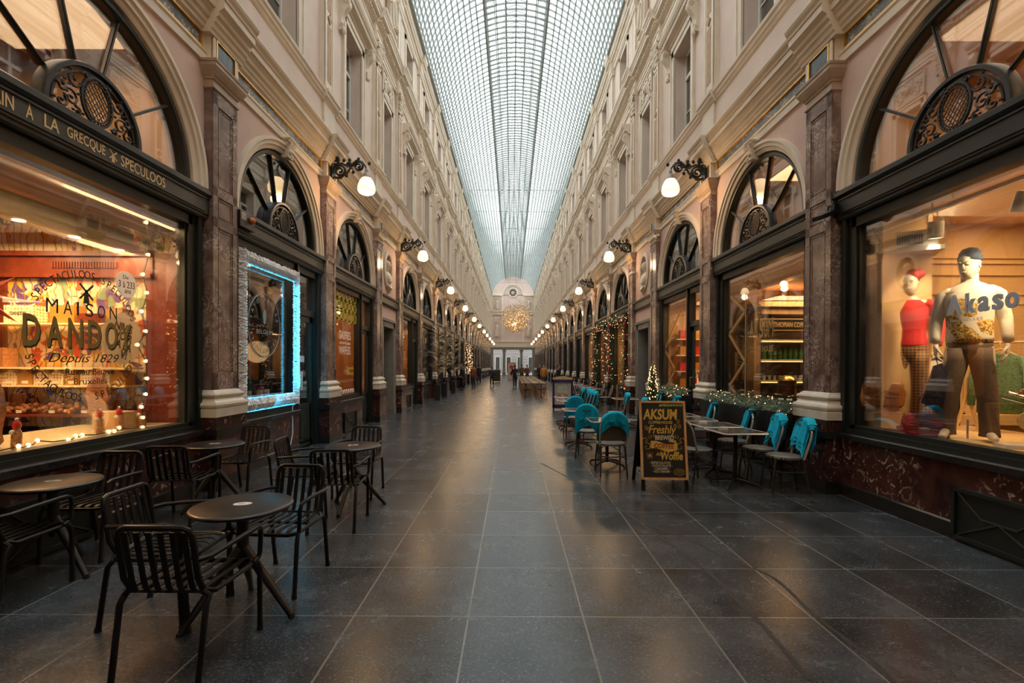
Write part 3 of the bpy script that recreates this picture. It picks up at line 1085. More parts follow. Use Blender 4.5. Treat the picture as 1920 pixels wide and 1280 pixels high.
mb.loft([(-4.12, 0, 4.02, .05, .05), (-4.10, 0, 4.10, .12, .11), (-4.10, 0, 4.16, .07, .07), (-4.10, 0, 4.24, .15, .19), (-4.10, 0, 4.38, .15, .25), (-4.12, 0, 4.5, .12, .2), (-4.12, 0, 4.56, .07, .08),
         (-4.11, 0, 4.62, .07, .065), (-4.09, 0, 4.69, .105, .085), (-4.09, 0, 4.79, .12, .10), (-4.10, 0, 4.87, .10, .09), (-4.1, 0, 4.92, .03, .03)], 16)
mb.ball((-3.97, 0, 4.73), 0.03, 6, 4, sz=1.4)
mb.tube([(-4.05, -0.2, 4.15), (-3.98, -0.1, 4.05), (-3.97, 0.05, 4.03), (-4.02, 0.17, 4.12)], 0.04, 6)
mb.loft([(-4.08, 0, 3.86, .02, .02), (-4.06, 0, 3.92, .07, .06), (-4.05, 0, 3.99, .10, .10), (-4.07, 0, 4.04, .06, .07)], 10)
SH['bust'] = mb.mesh('stone_bust', M['trim'], smooth=True)
mb = MB(); mb.prof([(4.04, 3.45), (4.02, 3.47), (4.0, 3.50), (4.0, 3.68), (3.97, 3.71), (3.96, 3.76), (4.02, 3.78)], 4.26, -1.1, 1.1)
SH['lintelN'] = mb.mesh('lintel_beam', M['lintel'])
mb = MB()
for sg in (-1, 1):
    a, b = sorted((sg * 0.60, sg * 0.80)); mb.box(-4.03, -4.4, a, b, 0, 2.98)
    a, b = sorted((sg * 0.58, sg * 0.83)); mb.box(-4.0, -4.1, a, b, 0, 0.25)
    a, b = sorted((sg * 0.74, sg * 0.80)); mb.box(-4.005, -4.05, a, b, 0.25, 2.98)
mb.box(-4.03, -4.4, -0.80, 0.80, 2.80, 3.0); mb.box(-4.0, -4.1, -0.86, 0.86, 2.98, 3.06)
SH['doorframe'] = mb.mesh('stone_door_frame', M['greystone'])
mb = MB(); mb.box(-4.36, -4.42, -0.6, 0.6, 0, 2.8)
for sg in (-1, 1):
    for a, b in ((0.2, 0.95), (1.1, 2.05), (2.2, 2.7)):
        y0, y1 = sorted((sg * 0.08, sg * 0.52)); frame_box(mb, y0, y1, a, b, 0.04, 4.34, 4.37)
SH['doorleaf'] = mb.mesh('panelled_door_leaf', M['doorgreen'])
mb = MB(); mb.box(-4.02, -4.04, -0.77, -0.65, 1.3, 1.65)
SH['plate'] = mb.mesh('brass_plate', M['brass'])

# interior shells
def shell(m, hw=1.78, depth=3.0, z1=5.45, z0=0.0):
    mb = MB()
    d0, d1 = 4.3, 4.3 + depth
    mb.add([(-d0, -hw, z0), (-d1, -hw, z0), (-d1, hw, z0), (-d0, hw, z0), (-d0, -hw, z1), (-d1, -hw, z1), (-d1, hw, z1), (-d0, hw, z1)],
           [(0, 1, 5, 4), (1, 2, 6, 5), (2, 3, 7, 6), (0, 3, 2, 1), (4, 5, 6, 7)])
    return mb.mesh('shop_room_lining', m, norm=False)


SH['in_dark'] = shell(M['dark']); SH['in_tan'] = shell(M['tan']); SH['in_orange'] = shell(M['orange'])

mb = MB(); mb.box(-4.85, -4.9, -1.7, 1.7, 3.5, 5.42); mb.box(-4.3, -4.9, -1.7, 1.7, 3.5, 3.53)
SH['fanback'] = mb.mesh('added_fan_backing', M['curtain'])  # pale plane added behind the fan lights so they look lighter inside
# vent grille at the foot of the dado
mb = MB(); frame_box(mb, -0.42, 0.42, 0.03, 0.50, 0.035, 3.975, 4.04)
mb.box(-4.004, -4.045, -0.4, 0.4, 0.05, 0.48)
for a, b in (((-0.38, 0.06), (0.0, 0.27)), ((0.38, 0.06), (0, 0.27)), ((-0.38, 0.47), (-0.15, 0.27)), ((0.38, 0.47), (0.15, 0.27)), ((-0.15, 0.27), (0.15, 0.27))):
    mb.tube([(-3.998, a[0], a[1]), (-3.998, b[0], b[1])], 0.012, 5)
SH['vent'] = mb.mesh('iron_vent_grille', M['iron'])

# ------------------------------------------------------------------ assemble both sides
walls = {}
SIDES = (('left', 1, 0.0), ('right', -1, PI))
win_no = [0]
door_no = [0]
shop_windows = {}
# shop front kind per bay index (bay i lies between PIL[i] and PIL[i+1])
FULL = {'left': {0, 1, 2, 7, 10, 13}, 'right': {0, 1, 2, 3, 7, 8, 12}}
LIT = {'left': {4: 'orange', 6: 'orange', 8: 'tan', 11: 'orange', 15: 'orange', 19: 'orange'}, 'right': {4: 'tan', 6: 'tan', 7: 'orange', 8: 'tan', 12: 'orange', 16: 'tan'}}
for side, sg, rot in SIDES:
    w = empty('wall_' + side, (CX, 0, 0), rot, 'long three storey arcade front on the %s with marble pilasters and cream cornices' % side, 'arcade wall', kind='structure')
    walls[side] = w

    def L(y):      # world y -> local y of the wall empty
        return y if side == 'left' else -y

    for i, y in enumerate(PIL):
        root = empty('pilaster', (0, L(y), 0)); root.parent = w
        for nm, me in PM:
            inst(nm, me, root)
    for i in range(len(PIL) - 1):
        y0, y1 = PIL[i], PIL[i + 1]
        yc = (y0 + y1) / 2
        niche = (y1 - y0) < 3
        K = 'N' if niche else 'F'
        lc = (0, L(yc), 0)
        wc = (CX, yc, 0)
        nth = ORD[i - 2] if i >= 2 else ('hidden nearer', 'hidden rearmost')[i == 0]
        if not niche:
            inst('arch_wall', SH['spandrel'], w, lc)
            a = inst('arch_moulding', SH['archtrim'], w, lc)
            inst('keystone', SH['keystone'], a)
        else:
            inst('wall_with_oval_niche', SH['nichewall'], w, lc)
            inst('oval_moulding', SH['ovalring'], w, lc)
            inst('bust', SH['bust'], w, lc)
        a = inst('lower_cornice', SH['ent1' + K], w, lc)
        inst('painted_frieze_panel', SH['frz' + K], a); inst('gilt_moulding', SH['gld' + K], a)
        a = inst('plain_band', SH['band' + K], w, lc); inst('string_course', SH['sill' + K], a)
        inst('upper_wall', SH['uw1' + K], w, lc)
        inst('dentil_cornice', SH['ent2' + K], w, lc)
        inst('attic_wall', SH['uw2' + ('S' if niche else K)], w, lc)
        inst('top_cornice', SH['top' + K], w, lc)
        # first floor window
        win_no[0] += 1
        o = empty('window_%d' % win_no[0], wc, rot, '%s first floor window on the %s, %s bay from the camera' % ('narrow' if niche else 'hooded', side, nth), 'window', kind='structure')
        inst('window_surround', SH['arch1' + K], o)
        s_ = inst('sash', SH['sash1' + K], o); inst('pane', SH['pane1' + K], s_); inst('blind', SH['cur1' + K], o)
        if niche:
            inst('leaf_relief_panel', SH['relief'], o)
            inst('carved_figure', SH['statue'], w, lc)
        else:
            h = inst('window_hood', SH['hood'], o)
            for s2 in (-1, 1):
                inst('scroll_console', SH['console'], h, (0, s2 * 0.92, 0))
            win_no[0] += 1
            o = empty('window_%d' % win_no[0], wc, rot, 'small attic window under the glass roof on the %s, %s bay' % (side, nth), 'window', kind='structure')
            inst('window_surround', SH['arch2' + K], o)
            s_ = inst('sash', SH['sash2' + K], o); inst('pane', SH['pane2' + K], s_); inst('blind', SH['cur2' + K], o)
        # ground storey
        if niche:
            door_no[0] += 1
            o = empty('door_%d' % door_no[0], wc, rot, 'dark panelled street door in a grey stone frame on the %s, %s bay' % (side, nth), 'door', kind='structure')
            inst('stone_door_frame', SH['doorframe'], o); inst('door_leaf', SH['doorleaf'], o)
            inst('lintel_beam', SH['lintelN'], o); inst('brass_plate', SH['plate'], o)
            continue
        full = i in FULL[side]
        T = 'F' if full else 'D'
        win_no[0] += 1
        o = empty('window_%d' % win_no[0], wc, rot, 'arched shop front with fan light on the %s, %s bay from the camera' % (side, nth), 'shop window', kind='structure')
        shop_windows[(side, i)] = o
        inst('marble_dado', SH['dado' + T], w, lc); inst('black_ledge', SH['ledge' + T], w, lc)
        f_ = inst('shop_front_frame', SH['frame' + T], o)
        inst('pane', SH['pane' + T], f_)
        inst('lintel_beam', SH['lintel' if side == 'left' else 'lintelR'], o)
        f_ = inst('fanlight_bars', SH['fan'], o)
        inst('fanlight_glass', SH['fanglass'], f_)
        inst('cast_iron_half_disc', SH['medallion'], f_)
        if not full:
            dl = inst('door_leaf', SH['doorD'], o)
            inst('door_glass', SH['doorglassD'], dl); inst('door_handle', SH['handle'], dl)
        if i % 2 == 0 or full:
            vent = inst('vent_grille', SH['vent'], o, (0, (-0.5 if side == 'left' else 0.5 if full else -0.5), 0))
        if i not in (2, 3): inst('added_fan_backing', SH['fanback'], w, lc)
        if i not in (2, 3) and not (side == 'right' and i == 4):
            inst('room_lining', SH['in_' + LIT[side].get(i, 'dark')], w, lc)

# ------------------------------------------------------------------ lanterns on scroll brackets
mb = MB()
arm = []
T0 = (0.0, 0)
def sp(cx, cz, r0, r1, a0, a1, tr0, tr1, n=22):
    pts = [(cx + p, 0, cz + q) for p, q in spiral(0, 0, r0, r1, a0, a1, n)]
    mb.tube(pts, [1.35 * (tr0 + (tr1 - tr0) * i / n) for i in range(n + 1)], 6)
    e = pts[-1]
    mb.ball(e, 0.028, 6, 4)
# local: x towards the arcade axis (0 at wall face), z up; arm about 0.72 long
sp(0.16, 5.70, 0.15, 0.03, PI * 1.1, PI * 1.1 - 3.6 * PI, 0.026, 0.016)
sp(0.55, 5.80, 0.12, 0.025, PI * 1.0, PI * 1.0 - 3.4 * PI, 0.022, 0.014)
sp(0.07, 5.95, 0.07, 0.02, -PI * 0.3, -PI * 0.3 + 2.8 * PI, 0.02, 0.014)
sp(0.36, 5.83, 0.06, 0.015, PI * 1.3, PI * 1.3 - 2.8 * PI, 0.016, 0.012)
mb.tube([(0.0, 0, 5.5), (0.05, 0, 5.56), (0.2, 0, 5.55), (0.32, 0, 5.66), (0.40, 0, 5.80), (0.50, 0, 5.92), (0.62, 0, 5.90), (0.70, 0, 5.80), (0.72, 0, 5.74)], [0.03, 0.03, 0.026, 0.024, 0.022, 0.022, 0.02, 0.018, 0.014], 7)
mb.tube([(0.02, 0, 5.86), (0.08, 0, 5.84), (0.2, 0, 5.86), (0.34, 0, 5.80), (0.43, 0, 5.74)], 0.02, 6)
for p in ((0.12, 5.88), (0.3, 5.60), (0.44, 5.68), (0.55, 5.95), (0.78, 5.86), (0.24, 5.92), (0.36, 5.93), (0.03, 6.02)):
    mb.ball((p[0], 0, p[1]), 0.035, 6, 4, sy=0.7, sz=1.2)
mb.box(-0.12, 0.02, -0.07, 0.07, 5.5, 6.0)
mb.tube([(0.06, 0, 6.0), (0.07, 0, 6.1), (0.09, 0, 6.16)], 0.01, 5)
SH['bracket'] = mb.mesh('scroll_bracket', M['cast'], smooth=True)
mb = MB(); mb.lathe([(0.012, 5.76), (0.03, 5.74), (0.035, 5.70), (0.03, 5.68), (0.045, 5.665), (0.075, 5.60), (0.095, 5.56), (0.095, 5.55), (0.01, 5.55)], 16, (0.72, 0, 0))
SH['cap'] = mb.mesh('lamp_cap', M['cone'], smooth=True)
mb = MB(); mb.lathe([(0.02, 5.56), (0.09, 5.555), (0.125, 5.51), (0.155, 5.45), (0.178, 5.38), (0.185, 5.32), (0.175, 5.27), (0.145, 5.235), (0.10, 5.215), (0.05, 5.205), (0.01, 5.20)], 24, (0.72, 0, 0))
SH['globe'] = mb.mesh('opal_globe', M['globe'], smooth='all')
lnth = 0
for side, sg, rot in SIDES:
    for k, y in enumerate(LAMPS):
        o = empty('wall_lantern', (CX - sg * 3.93, y, 0), rot,
                  'opal globe on a scroll bracket, %s lantern on the %s wall' % (ORD[k - 1] + ' visible' if k else 'unseen nearest', side), 'lantern', 'globe lanterns along the arcade')
        inst('scroll_bracket', SH['bracket'], o)
        inst('lamp_cap', SH['cap'], o)
        inst('opal_globe', SH['globe'], o)
        ld = bpy.data.lights.new('lantern_light', 'POINT')
        ld.energy = 36
        ld.color = (1.0, 0.62, 0.30)
        ld.shadow_soft_size = 0.12
        lo = bpy.data.objects.new('lantern_light', ld)
        C.objects.link(lo); lo.parent = o
        lo.location = (0.72, 0, 5.10)

# ------------------------------------------------------------------ glass roof
RXC = CX
RH, RZ0 = 3.80, 14.58
RAD, RZC = 3.86, 13.88
def arc_pt(a, r=RAD):
    return (RXC + r * math.cos(a), RZC + r * math.sin(a))
a0 = math.asin((RZ0 - RZC) / RAD)
roof = empty('ceiling', (0, 0, 0), 0, 'long barrel vaulted glass and iron roof with a raised ridge lantern', 'glass roof', kind='structure')
mb = MB()
NR = int((Y_END + 5) / 0.37)
nseg = 26
for k in range(NR + 1):
    y = -4.7 + k * 0.37
    thick = 0.017 if k % 4 else 0.024
    pts = []
    for i in range(nseg + 1):
        a = a0 + (PI - 2 * a0) * i / nseg
        pts.append((*arc_pt(a), a))
    vs, fs = [], []
    for i, (x, z, a) in enumerate(pts):
        for dr, dy in ((-0.034, -thick), (0.034, -thick), (0.034, thick), (-0.034, thick)):
            vs.append((x + dr * math.cos(a), y + dy, z + dr * math.sin(a)))
    for i in range(nseg):
        for q in range(4):
            fs.append((i * 4 + q, i * 4 + (q + 1) % 4, i * 4 + 4 + (q + 1) % 4, i * 4 + 4 + q))
    mb.add(vs, fs)
mb.build('arched_ribs', M['steel'], roof)
mb = MB()
for i in range(1, 13):
    for sgn in (-1, 1):
        a = PI / 2 - sgn * (0.40 + (PI / 2 - a0 - 0.40) * i / 13)
        x, z = arc_pt(a)
        mb.prism([(x + u * math.sin(a) + w * math.cos(a), z - u * math.cos(a) + w * math.sin(a)) for u, w in ((-.026, -.03), (.026, -.03), (.026, .03), (-.026, .03))], -4.7, Y_END, 'y')
for x in (-0.9, -0.45, 0, 0.45, 0.9):
    mb.box(RXC + x - 0.02, RXC + x + 0.02, -4.7, Y_END, RZC + math.sqrt(RAD ** 2 - x * x) - 0.02, RZC + math.sqrt(RAD ** 2 - x * x) + 0.02)
mb.build('glazing_bars', M['steel'], roof)
mb = MB()
for sgn in (-1, 1):
    x = RXC + sgn * 1.42
    mb.box(x - 0.05, x + 0.05, -4.7, Y_END, 17.36, 17.56)
    mb.box(x - 0.09, x + 0.09, -4.7, Y_END, 17.88, 17.98)
    k = 0
    for k in range(int(NR)):
        y = -4.7 + k * 0.37
        mb.box(x - 0.02, x + 0.02, y - 0.02, y + 0.02, 17.5, 17.9)
    xs = RXC + sgn * 3.83
    mb.box(xs - 0.06, xs + 0.10, -4.7, Y_END, 14.52, 14.66)
mb.build('lantern_curb_beams', M['steel'], roof)
mb = MB()
for k in range(NR + 1):
    y = -4.7 + k * 0.37
    for sgn in (-1, 1):
        mb.strip([(RXC + sgn * 1.45, y, 17.95), (RXC, y, 18.5)], 0.02, 0.025, side=(0, 1, 0))
mb.box(RXC - 0.03, RXC + 0.03, -4.7, Y_END, 18.46, 18.54)
for x in (-1, -0.5, 0.5, 1):
    z = 18.5 - abs(x) * 0.38
    mb.box(RXC + x - 0.02, RXC + x + 0.02, -4.7, Y_END, z - 0.02, z + 0.02)
mb.build('ridge_lantern_rafters', M['steel'], roof)
mb = MB()
vs, fs = [], []
pts = [arc_pt(a0 + (PI - 2 * a0) * i / 30, RAD + 0.04) for i in range(31)]
for y in (-4.7, Y_END):
    vs += [(x, y, z) for x, z in pts]
for i in range(30):
    if abs(pts[i][0] - RXC) > 1.4 or abs(pts[i + 1][0] - RXC) > 1.4:
        fs.append((i, i + 1, 31 + i + 1, 31 + i))
mb.add(vs, fs)
b = [(RXC - 1.45, 17.98), (RXC, 18.54), (RXC + 1.45, 17.98)]
vs = [(x, y, z) for y in (-4.7, Y_END) for x, z in b]
mb.add(vs, [(0, 1, 4, 3), (1, 2, 5, 4)])
mb.build('roof_glass', M['roofglass'], roof, norm=False)
# tie rod frames far down the roof
mb = MB()
for y in (36, 41, 46, 51, 57, 63, 69, 76):
    for z, wd in ((14.9, 3.4),):
        mb.tube([(RXC - wd, y, z), (RXC + wd, y, z)], 0.022, 5)
        for sgn in (-1, 1):
            mb.tube([(RXC + sgn * wd, y, z), (RXC + sgn * wd * 0.93, y + 2.5, z + 0.4)], 0.018, 5)
mb.build('tie_rods', M['steel'], roof)

# added wall behind the camera, keeps horizon light off the floor
mb = MB(); mb.box(-4.2, 4.4, -5.1, -4.8, 0, 18.5)
tag(mb.build('wall_rear_light_block', M['upper']), 'added unseen stuccoed wall blocking daylight at the near end of the arcade', 'wall', kind='structure')
# outer skins keep daylight out of the shops
mb = MB()
mb.box(CX - 7.6, CX - 7.5, -5, Y_END, 0, 14.7); mb.box(CX - 7.6, CX - 4.3, -5, Y_END, 14.6, 14.7)
tag(mb.build('wall_outer_left', M['dark']), 'hidden back wall of the left row of shops', 'wall', kind='structure')
mb = MB()
mb.box(CX + 7.6, CX + 7.5, -5, Y_END, 0, 14.7); mb.box(CX + 7.6, CX + 4.3, -5, Y_END, 14.6, 14.7)
tag(mb.build('wall_outer_right', M['dark']), 'hidden back wall of the right row of shops', 'wall', kind='structure')
# ------------------------------------------------------------------ far end of the arcade and the street beyond
M['endpink'] = mat('end_wall_pink_stucco', (0.66, 0.50, 0.44), 0.8, var=0.05, scale=1.0)
E = Y_END
ew = empty('wall_end', (CX, E, 0), 0, 'pink and cream end wall with a round window above a three part passage', 'end wall', kind='structure')
mb = MB()
# tympanum above 14.6 (round arch) with a round window, walls between 5 and 14.6
n = 32
pts = [(3.86 * math.cos(PI * i / n), 14.58 + max(0, 3.14 * math.sin(PI * i / n))) for i in range(n + 1)]
vs, fs = [], []
for i in range(n + 1):
    vs.append((pts[i][0], 0, pts[i][1])); vs.append((pts[i][0], 0, 14.4))
for i in range(n):
    fs.append((2 * i, 2 * i + 1, 2 * i + 3, 2 * i + 2))
mb.add(vs, fs)
mb.box(-4.2, 4.2, 0, 0.3, 5.2, 14.5)
mb.add([(-1.5, 0.02, 17.6), (1.5, 0.02, 17.6), (1.5, 0.02, 18.0), (0, 0.02, 18.6), (-1.5, 0.02, 18.0)], [(0, 1, 2, 3, 4)])
mb.build('end_wall_surface', M['endpink'], ew, norm=False)
mb = MB()
mb.box(-4.1, 4.1, -0.22, 0, 5.0, 5.9); mb.box(-4.1, 4.1, -0.35, 0, 5.9, 6.1)
mb.box(-4.1, 4.1, -0.25, 0, 10.9, 11.4); mb.box(-4.1, 4.1, -0.4, 0, 11.4, 11.6)
mb.box(-4.1, -1.75, -0.25, 0, 14.3, 14.7); mb.box(1.75, 4.1, -0.25, 0, 14.3, 14.7)
for x in (-3.9, -1.9, 1.9, 3.9):
    mb.box(x - 0.2, x + 0.2, -0.14, 0, 6.1, 10.9); mb.box(x - 0.2, x + 0.2, -0.14, 0, 11.6, 14.3)
for rr_, tt in ((1.75, 0.09), (1.5, 0.06)):
    mb.tube([(rr_ * math.cos(PI * i / 24), -0.08, 14.6 + rr_ * math.sin(PI * i / 24)) for i in range(25)], tt, 5)
for i in range(2):
    mb.tube([((0.72 + 0.14 * i) * math.cos(PI * q / 16), -0.08, 14.9 + (0.72 + 0.14 * i) * math.sin(PI * q / 16)) for q in range(32)], 0.07, 5, closed=True)
for x in (-2.9, 2.9):
    for z0, z1 in ((7.0, 9.6), (12.0, 13.9)):
        for a, b, c, d in ((x - .62, x - .5, z0, z1), (x + .5, x + .62, z0, z1), (x - .62, x + .62, z1, z1 + .12), (x - .62, x + .62, z0 - .12, z0)):
            mb.box(a, b, -0.1, 0, c, d)
        body_fig(mb, x, -0.12, z0, z1 - z0 - 0.2, yaw=-PI / 2)
    mb.box(x - .5, x + .5, -0.05, 0, 10.0, 10.5)
mb.build('pilasters_and_cornices', M['trim'], ew, smooth=True)
mb = MB(); mb.lathe([(0.66, -0.03), (0.66, 0.0)], 28, T=Matrix.Translation((0, -0.03, 14.9)) @ Matrix.Rotation(PI / 2, 4, 'X'))
mb.build('round_window_glass', M['dark'], ew)
mb = MB()
for k in range(4):
    a = PI * k / 4
    mb.tube([(-0.66 * math.cos(a), -0.08, 14.9 - 0.66 * math.sin(a)), (0.66 * math.cos(a), -0.08, 14.9 + 0.66 * math.sin(a))], 0.035, 4)
mb.tube([(0.25 * math.cos(PI * q / 8), -0.08, 14.9 + 0.25 * math.sin(PI * q / 8)) for q in range(16)], 0.04, 4, closed=True)
mb.build('round_window_tracery', M['trim'], ew)
mb = MB(); mb.box(-4.1, 4.1, -0.3, 0.6, 4.55, 5.0); mb.box(-4.1, 4.1, -0.36, 0.6, 4.9, 5.02)
mb.build('passage_beam', M['greystone'], ew)
mb = MB()
for x in (-3.95, 3.95):
    mb.box(x - 0.42, x + 0.42, -0.3, 0.5, 0, 4.55)
for x in (-1.55, 1.55):
    c = mb.lathe([(0.40, 0), (0.40, 0.5), (0.33, 0.55), (0.31, 0.7), (0.28, 3.9), (0.30, 4.1), (0.36, 4.3), (0.38, 4.55)], 16, (x, 0.1, 0))
mb.build('grey_columns', M['greystone'], ew)
# street facade beyond
M['housestone'] = mat('pale_street_stone', (0.24, 0.23, 0.21), 0.7)
st = empty('street_house', (CX, E + 9, 0), 0, 'pale stone house front across the street seen through the end columns', 'building')
mb = MB(); mb.box(-9, 9, 0, 0.5, 0, 16)
for k in range(14):
    mb.box(-9, 9, -0.04, 0, 0.2 + k * 0.55, 0.62 + k * 0.55)
mb.build('stone_front', M['housestone'], st)
for x in (-5.2, -3.0, -0.8, 1.4, 3.6, 5.6):
    mb = MB(); mb.box(x - 0.45, x + 0.45, -0.08, -0.05, 0.3, 3.4)
    mb.build('tall_window', M['dark'], st)
    mb = MB(); frame_box(mb, x - 0.5, x + 0.5, 0.25, 3.45, 0.07, 0, 0.06, 0)
    # frame lies in the x-z plane
    mb.v = [(y, -(-xx) - 0.12, z) for xx, y, z in mb.v]
    mb.build('window_frame', M['sash'], st)
tag(MB().box(-14, 14, E + 0.5, E + 9.2, -0.25, -0.02).build('floor_street', M['greystone']), 'grey street paving beyond the arcade end', 'street', kind='structure')

# ------------------------------------------------------------------ hanging cloud of gilt leaves
YC = 45.0
ch = empty('chandelier', (CX + 0.22, YC, 6.0), 0, 'large hanging cloud of tiny gilt leaves and lights in mid arcade', 'chandelier')
mb = MB()
rr = random.Random(11)
M['leafgold'] = mat('shiny_gilt_leaf', (0.86, 0.68, 0.48), 0.35, metal=0.6, var=0.2, scale=9, coords='obj')
for k in range(7000):
    while True:
        p = Vector((rr.uniform(-1, 1), rr.uniform(-1, 1), rr.uniform(-1, 1)))
        if 0.25 < p.length < 1: break
    p = Vector((p.x * 1.40, p.y * 1.40, p.z * 1.42 + 0.1))
    if p.x > 0.1 and rr.random() < 0.14: p.z += 0.42
    if p.x > 0.9: p.z += 0.15
    s_ = rr.uniform(0.035, 0.07)
    Rm = Euler((rr.uniform(0, 6.3), rr.uniform(0, 6.3), rr.uniform(0, 6.3))).to_matrix()
    q = [p + Rm @ Vector(v) * s_ for v in ((-1, 0, 0), (0, -0.55, 0.1), (1, 0, 0), (0, 0.55, 0.1))]
    mb.add(q, [(0, 1, 2, 3)])
tag(mb.build('gilt_leaves', M['leafgold'], ch, norm=False), kind='stuff')
mb = MB()
for k in range(240):
    while True:
        p = Vector((rr.uniform(-1, 1), rr.uniform(-1, 1), rr.uniform(-1, 1)))
        if p.length < 0.95: break
    mb.ball((p.x * 1.3, p.y * 1.3, p.z * 1.15), 0.016, 5, 3)
M['tiny'] = emit('tiny_warm_lights', (1.0, 0.62, 0.28), 9)
tag(mb.build('tiny_lights', M['tiny'], ch), kind='stuff')
mb = MB(); mb.ball((0, 0, -0.4), 0.13, 10, 6); mb.ball((-0.25, -0.2, -0.5), 0.1, 10, 6); mb.build('centre_lamp', M['bulb'], ch)
mb = MB(); mb.tube([(0, 0, 1.0), (0, 0, 11.6)], 0.012, 5); mb.tube([(-0.8, 0, 0.4), (-0.2, 0, 11.6)], 0.008, 5); mb.tube([(0.8, 0, 0.4), (0.2, 0, 11.6)], 0.008, 5)
mb.build('hanging_cables', M['steel'], ch)

# ------------------------------------------------------------------ black metal slatted armchairs and round tables
M['chairmetal'] = mat('black_powder_coated_steel', (0.007, 0.0065, 0.007), 0.42, var=0.15, scale=30, spec=0.3)
M['tabletop'] = mat('black_table_top', (0.013, 0.011, 0.010), 0.32, var=0.2, scale=6)
M['foot'] = mat('worn_metal_foot', (0.5, 0.5, 0.5), 0.35, metal=0.6)


def arcpts(c, r, a0, a1, n, f):
    return [f(c[0] + r * math.cos(a0 + (a1 - a0) * i / n), c[1] + r * math.sin(a0 + (a1 - a0) * i / n)) for i in range(n + 1)]


def make_slat_chair():
    t = empty('slatted_armchair')
    # profile of a slat: from the top of the back down to the seat and forward
    prof_ = [(-0.275, 0.775), (-0.262, 0.70), (-0.225, 0.52), (-0.212, 0.475), (-0.195, 0.45), (-0.165, 0.44), (0.10, 0.447), (0.19, 0.452), (0.225, 0.448), (0.242, 0.430)]
    nsl = 6
    bk, st_ = MB(), MB()
    for k in range(nsl):
        x = -0.148 + 0.296 * k / (nsl - 1)
        bk.strip([(x, y, z) for y, z in prof_[:5]], 0.028, 0.007, side=(1, 0, 0))
        xs = x * 1.16
        st_.strip([(x + (xs - x) * min(1, max(0, (y + 0.2) / 0.2)), y, z) for y, z in prof_[4:]], 0.030, 0.006, side=(1, 0, 0))
    # back frame: rounded rectangle tube
    pts = [(-0.184, -0.184, 0.455), (-0.186, -0.228, 0.53), (-0.186, -0.258, 0.70), (-0.184, -0.268, 0.755), (-0.170, -0.274, 0.785), (-0.142, -0.277, 0.797),
           (0.142, -0.277, 0.797), (0.170, -0.274, 0.785), (0.184, -0.268, 0.755), (0.186, -0.258, 0.70), (0.186, -0.228, 0.53), (0.184, -0.184, 0.455)]
    bk.tube(pts, 0.0155, 8)
    bk.tube([(-0.184, -0.2, 0.452), (0.184, -0.2, 0.452)], 0.009, 6)
    bk.build('backrest', M['chairmetal'], t, smooth=True)
    st_.tube([(-0.184, -0.184, 0.455), (-0.225, -0.15, 0.435), (-0.235, 0.15, 0.435), (-0.215, 0.23, 0.43), (-0.18, 0.245, 0.425), (0.18, 0.245, 0.425), (0.215, 0.23, 0.43), (0.235, 0.15, 0.435), (0.225, -0.15, 0.435), (0.184, -0.184, 0.455)], 0.013, 8)
    st_.tube([(-0.23, 0.0, 0.43), (0.23, 0.0, 0.43)], 0.009, 6)
    st_.build('seat', M['chairmetal'], t, smooth=True)
    for s in (-1, 1):
        mb = MB()
        mb.tube([(s * 0.186, -0.245, 0.625), (s * 0.235, -0.20, 0.632), (s * 0.252, -0.05, 0.642), (s * 0.262, 0.12, 0.648), (s * 0.262, 0.185, 0.646), (s * 0.260, 0.22, 0.630), (s * 0.257, 0.233, 0.595),
                 (s * 0.252, 0.232, 0.48), (s * 0.246, 0.225, 0.455), (s * 0.236, 0.19, 0.438)], 0.014, 8)
        mb.build('armrest', M['chairmetal'], t, smooth=True)
        mb = MB(); mb.tube([(s * 0.232, 0.20, 0.44), (s * 0.240, 0.225, 0.425), (s * 0.244, 0.245, 0.38), (s * 0.235, 0.265, 0.01)], [0.0155] * 4, 8)
        mb.lathe([(0.019, 0), (0.019, 0.02), (0.015, 0.03)], 8, (s * 0.235, 0.265, 0))
        mb.build('leg', M['chairmetal'], t, smooth=True)
        mb = MB(); mb.tube([(s * 0.186, -0.195, 0.452), (s * 0.216, -0.184, 0.425), (s * 0.218, -0.215, 0.39), (s * 0.215, -0.275, 0.01)], [0.0155] * 4, 8)
        mb.lathe([(0.019, 0), (0.019, 0.02), (0.015, 0.03)], 8, (s * 0.215, -0.275, 0))
        mb.build('leg', M['chairmetal'], t, smooth=True)
    return t


def make_round_table():
    t = empty('round_cafe_table')
    mb = MB(); mb.lathe([(0.01, 0.668), (0.27, 0.670), (0.287, 0.675), (0.299, 0.686), (0.300, 0.692), (0.295, 0.700), (0.284, 0.704), (0.01, 0.704)], 64)
    mb.build('table_top', M['tabletop'], t, smooth=True)
    mb = MB(); mb.lathe([(0.10, 0.668), (0.06, 0.655), (0.045, 0.64), (0.036, 0.60), (0.036, 0.40), (0.045, 0.33), (0.02, 0.28)], 20)
    mb.build('column', M['tabletop'], t, smooth=True)
    for k in range(3):
        a = k * 2 * PI / 3
        mb = MB()
        mb.tube([(0.015 * math.cos(a), 0.015 * math.sin(a), 0.42), (0.34 * math.cos(a), 0.34 * math.sin(a), 0.018)], [0.034, 0.019], 10)
        lg = mb.build('leg', M['tabletop'], t, smooth=True)
        MB().lathe([(0.018, 0), (0.022, 0.006), (0.02, 0.02)], 10, (0.345 * math.cos(a), 0.345 * math.sin(a), 0)).build('foot', M['tabletop'], lg)
    return t


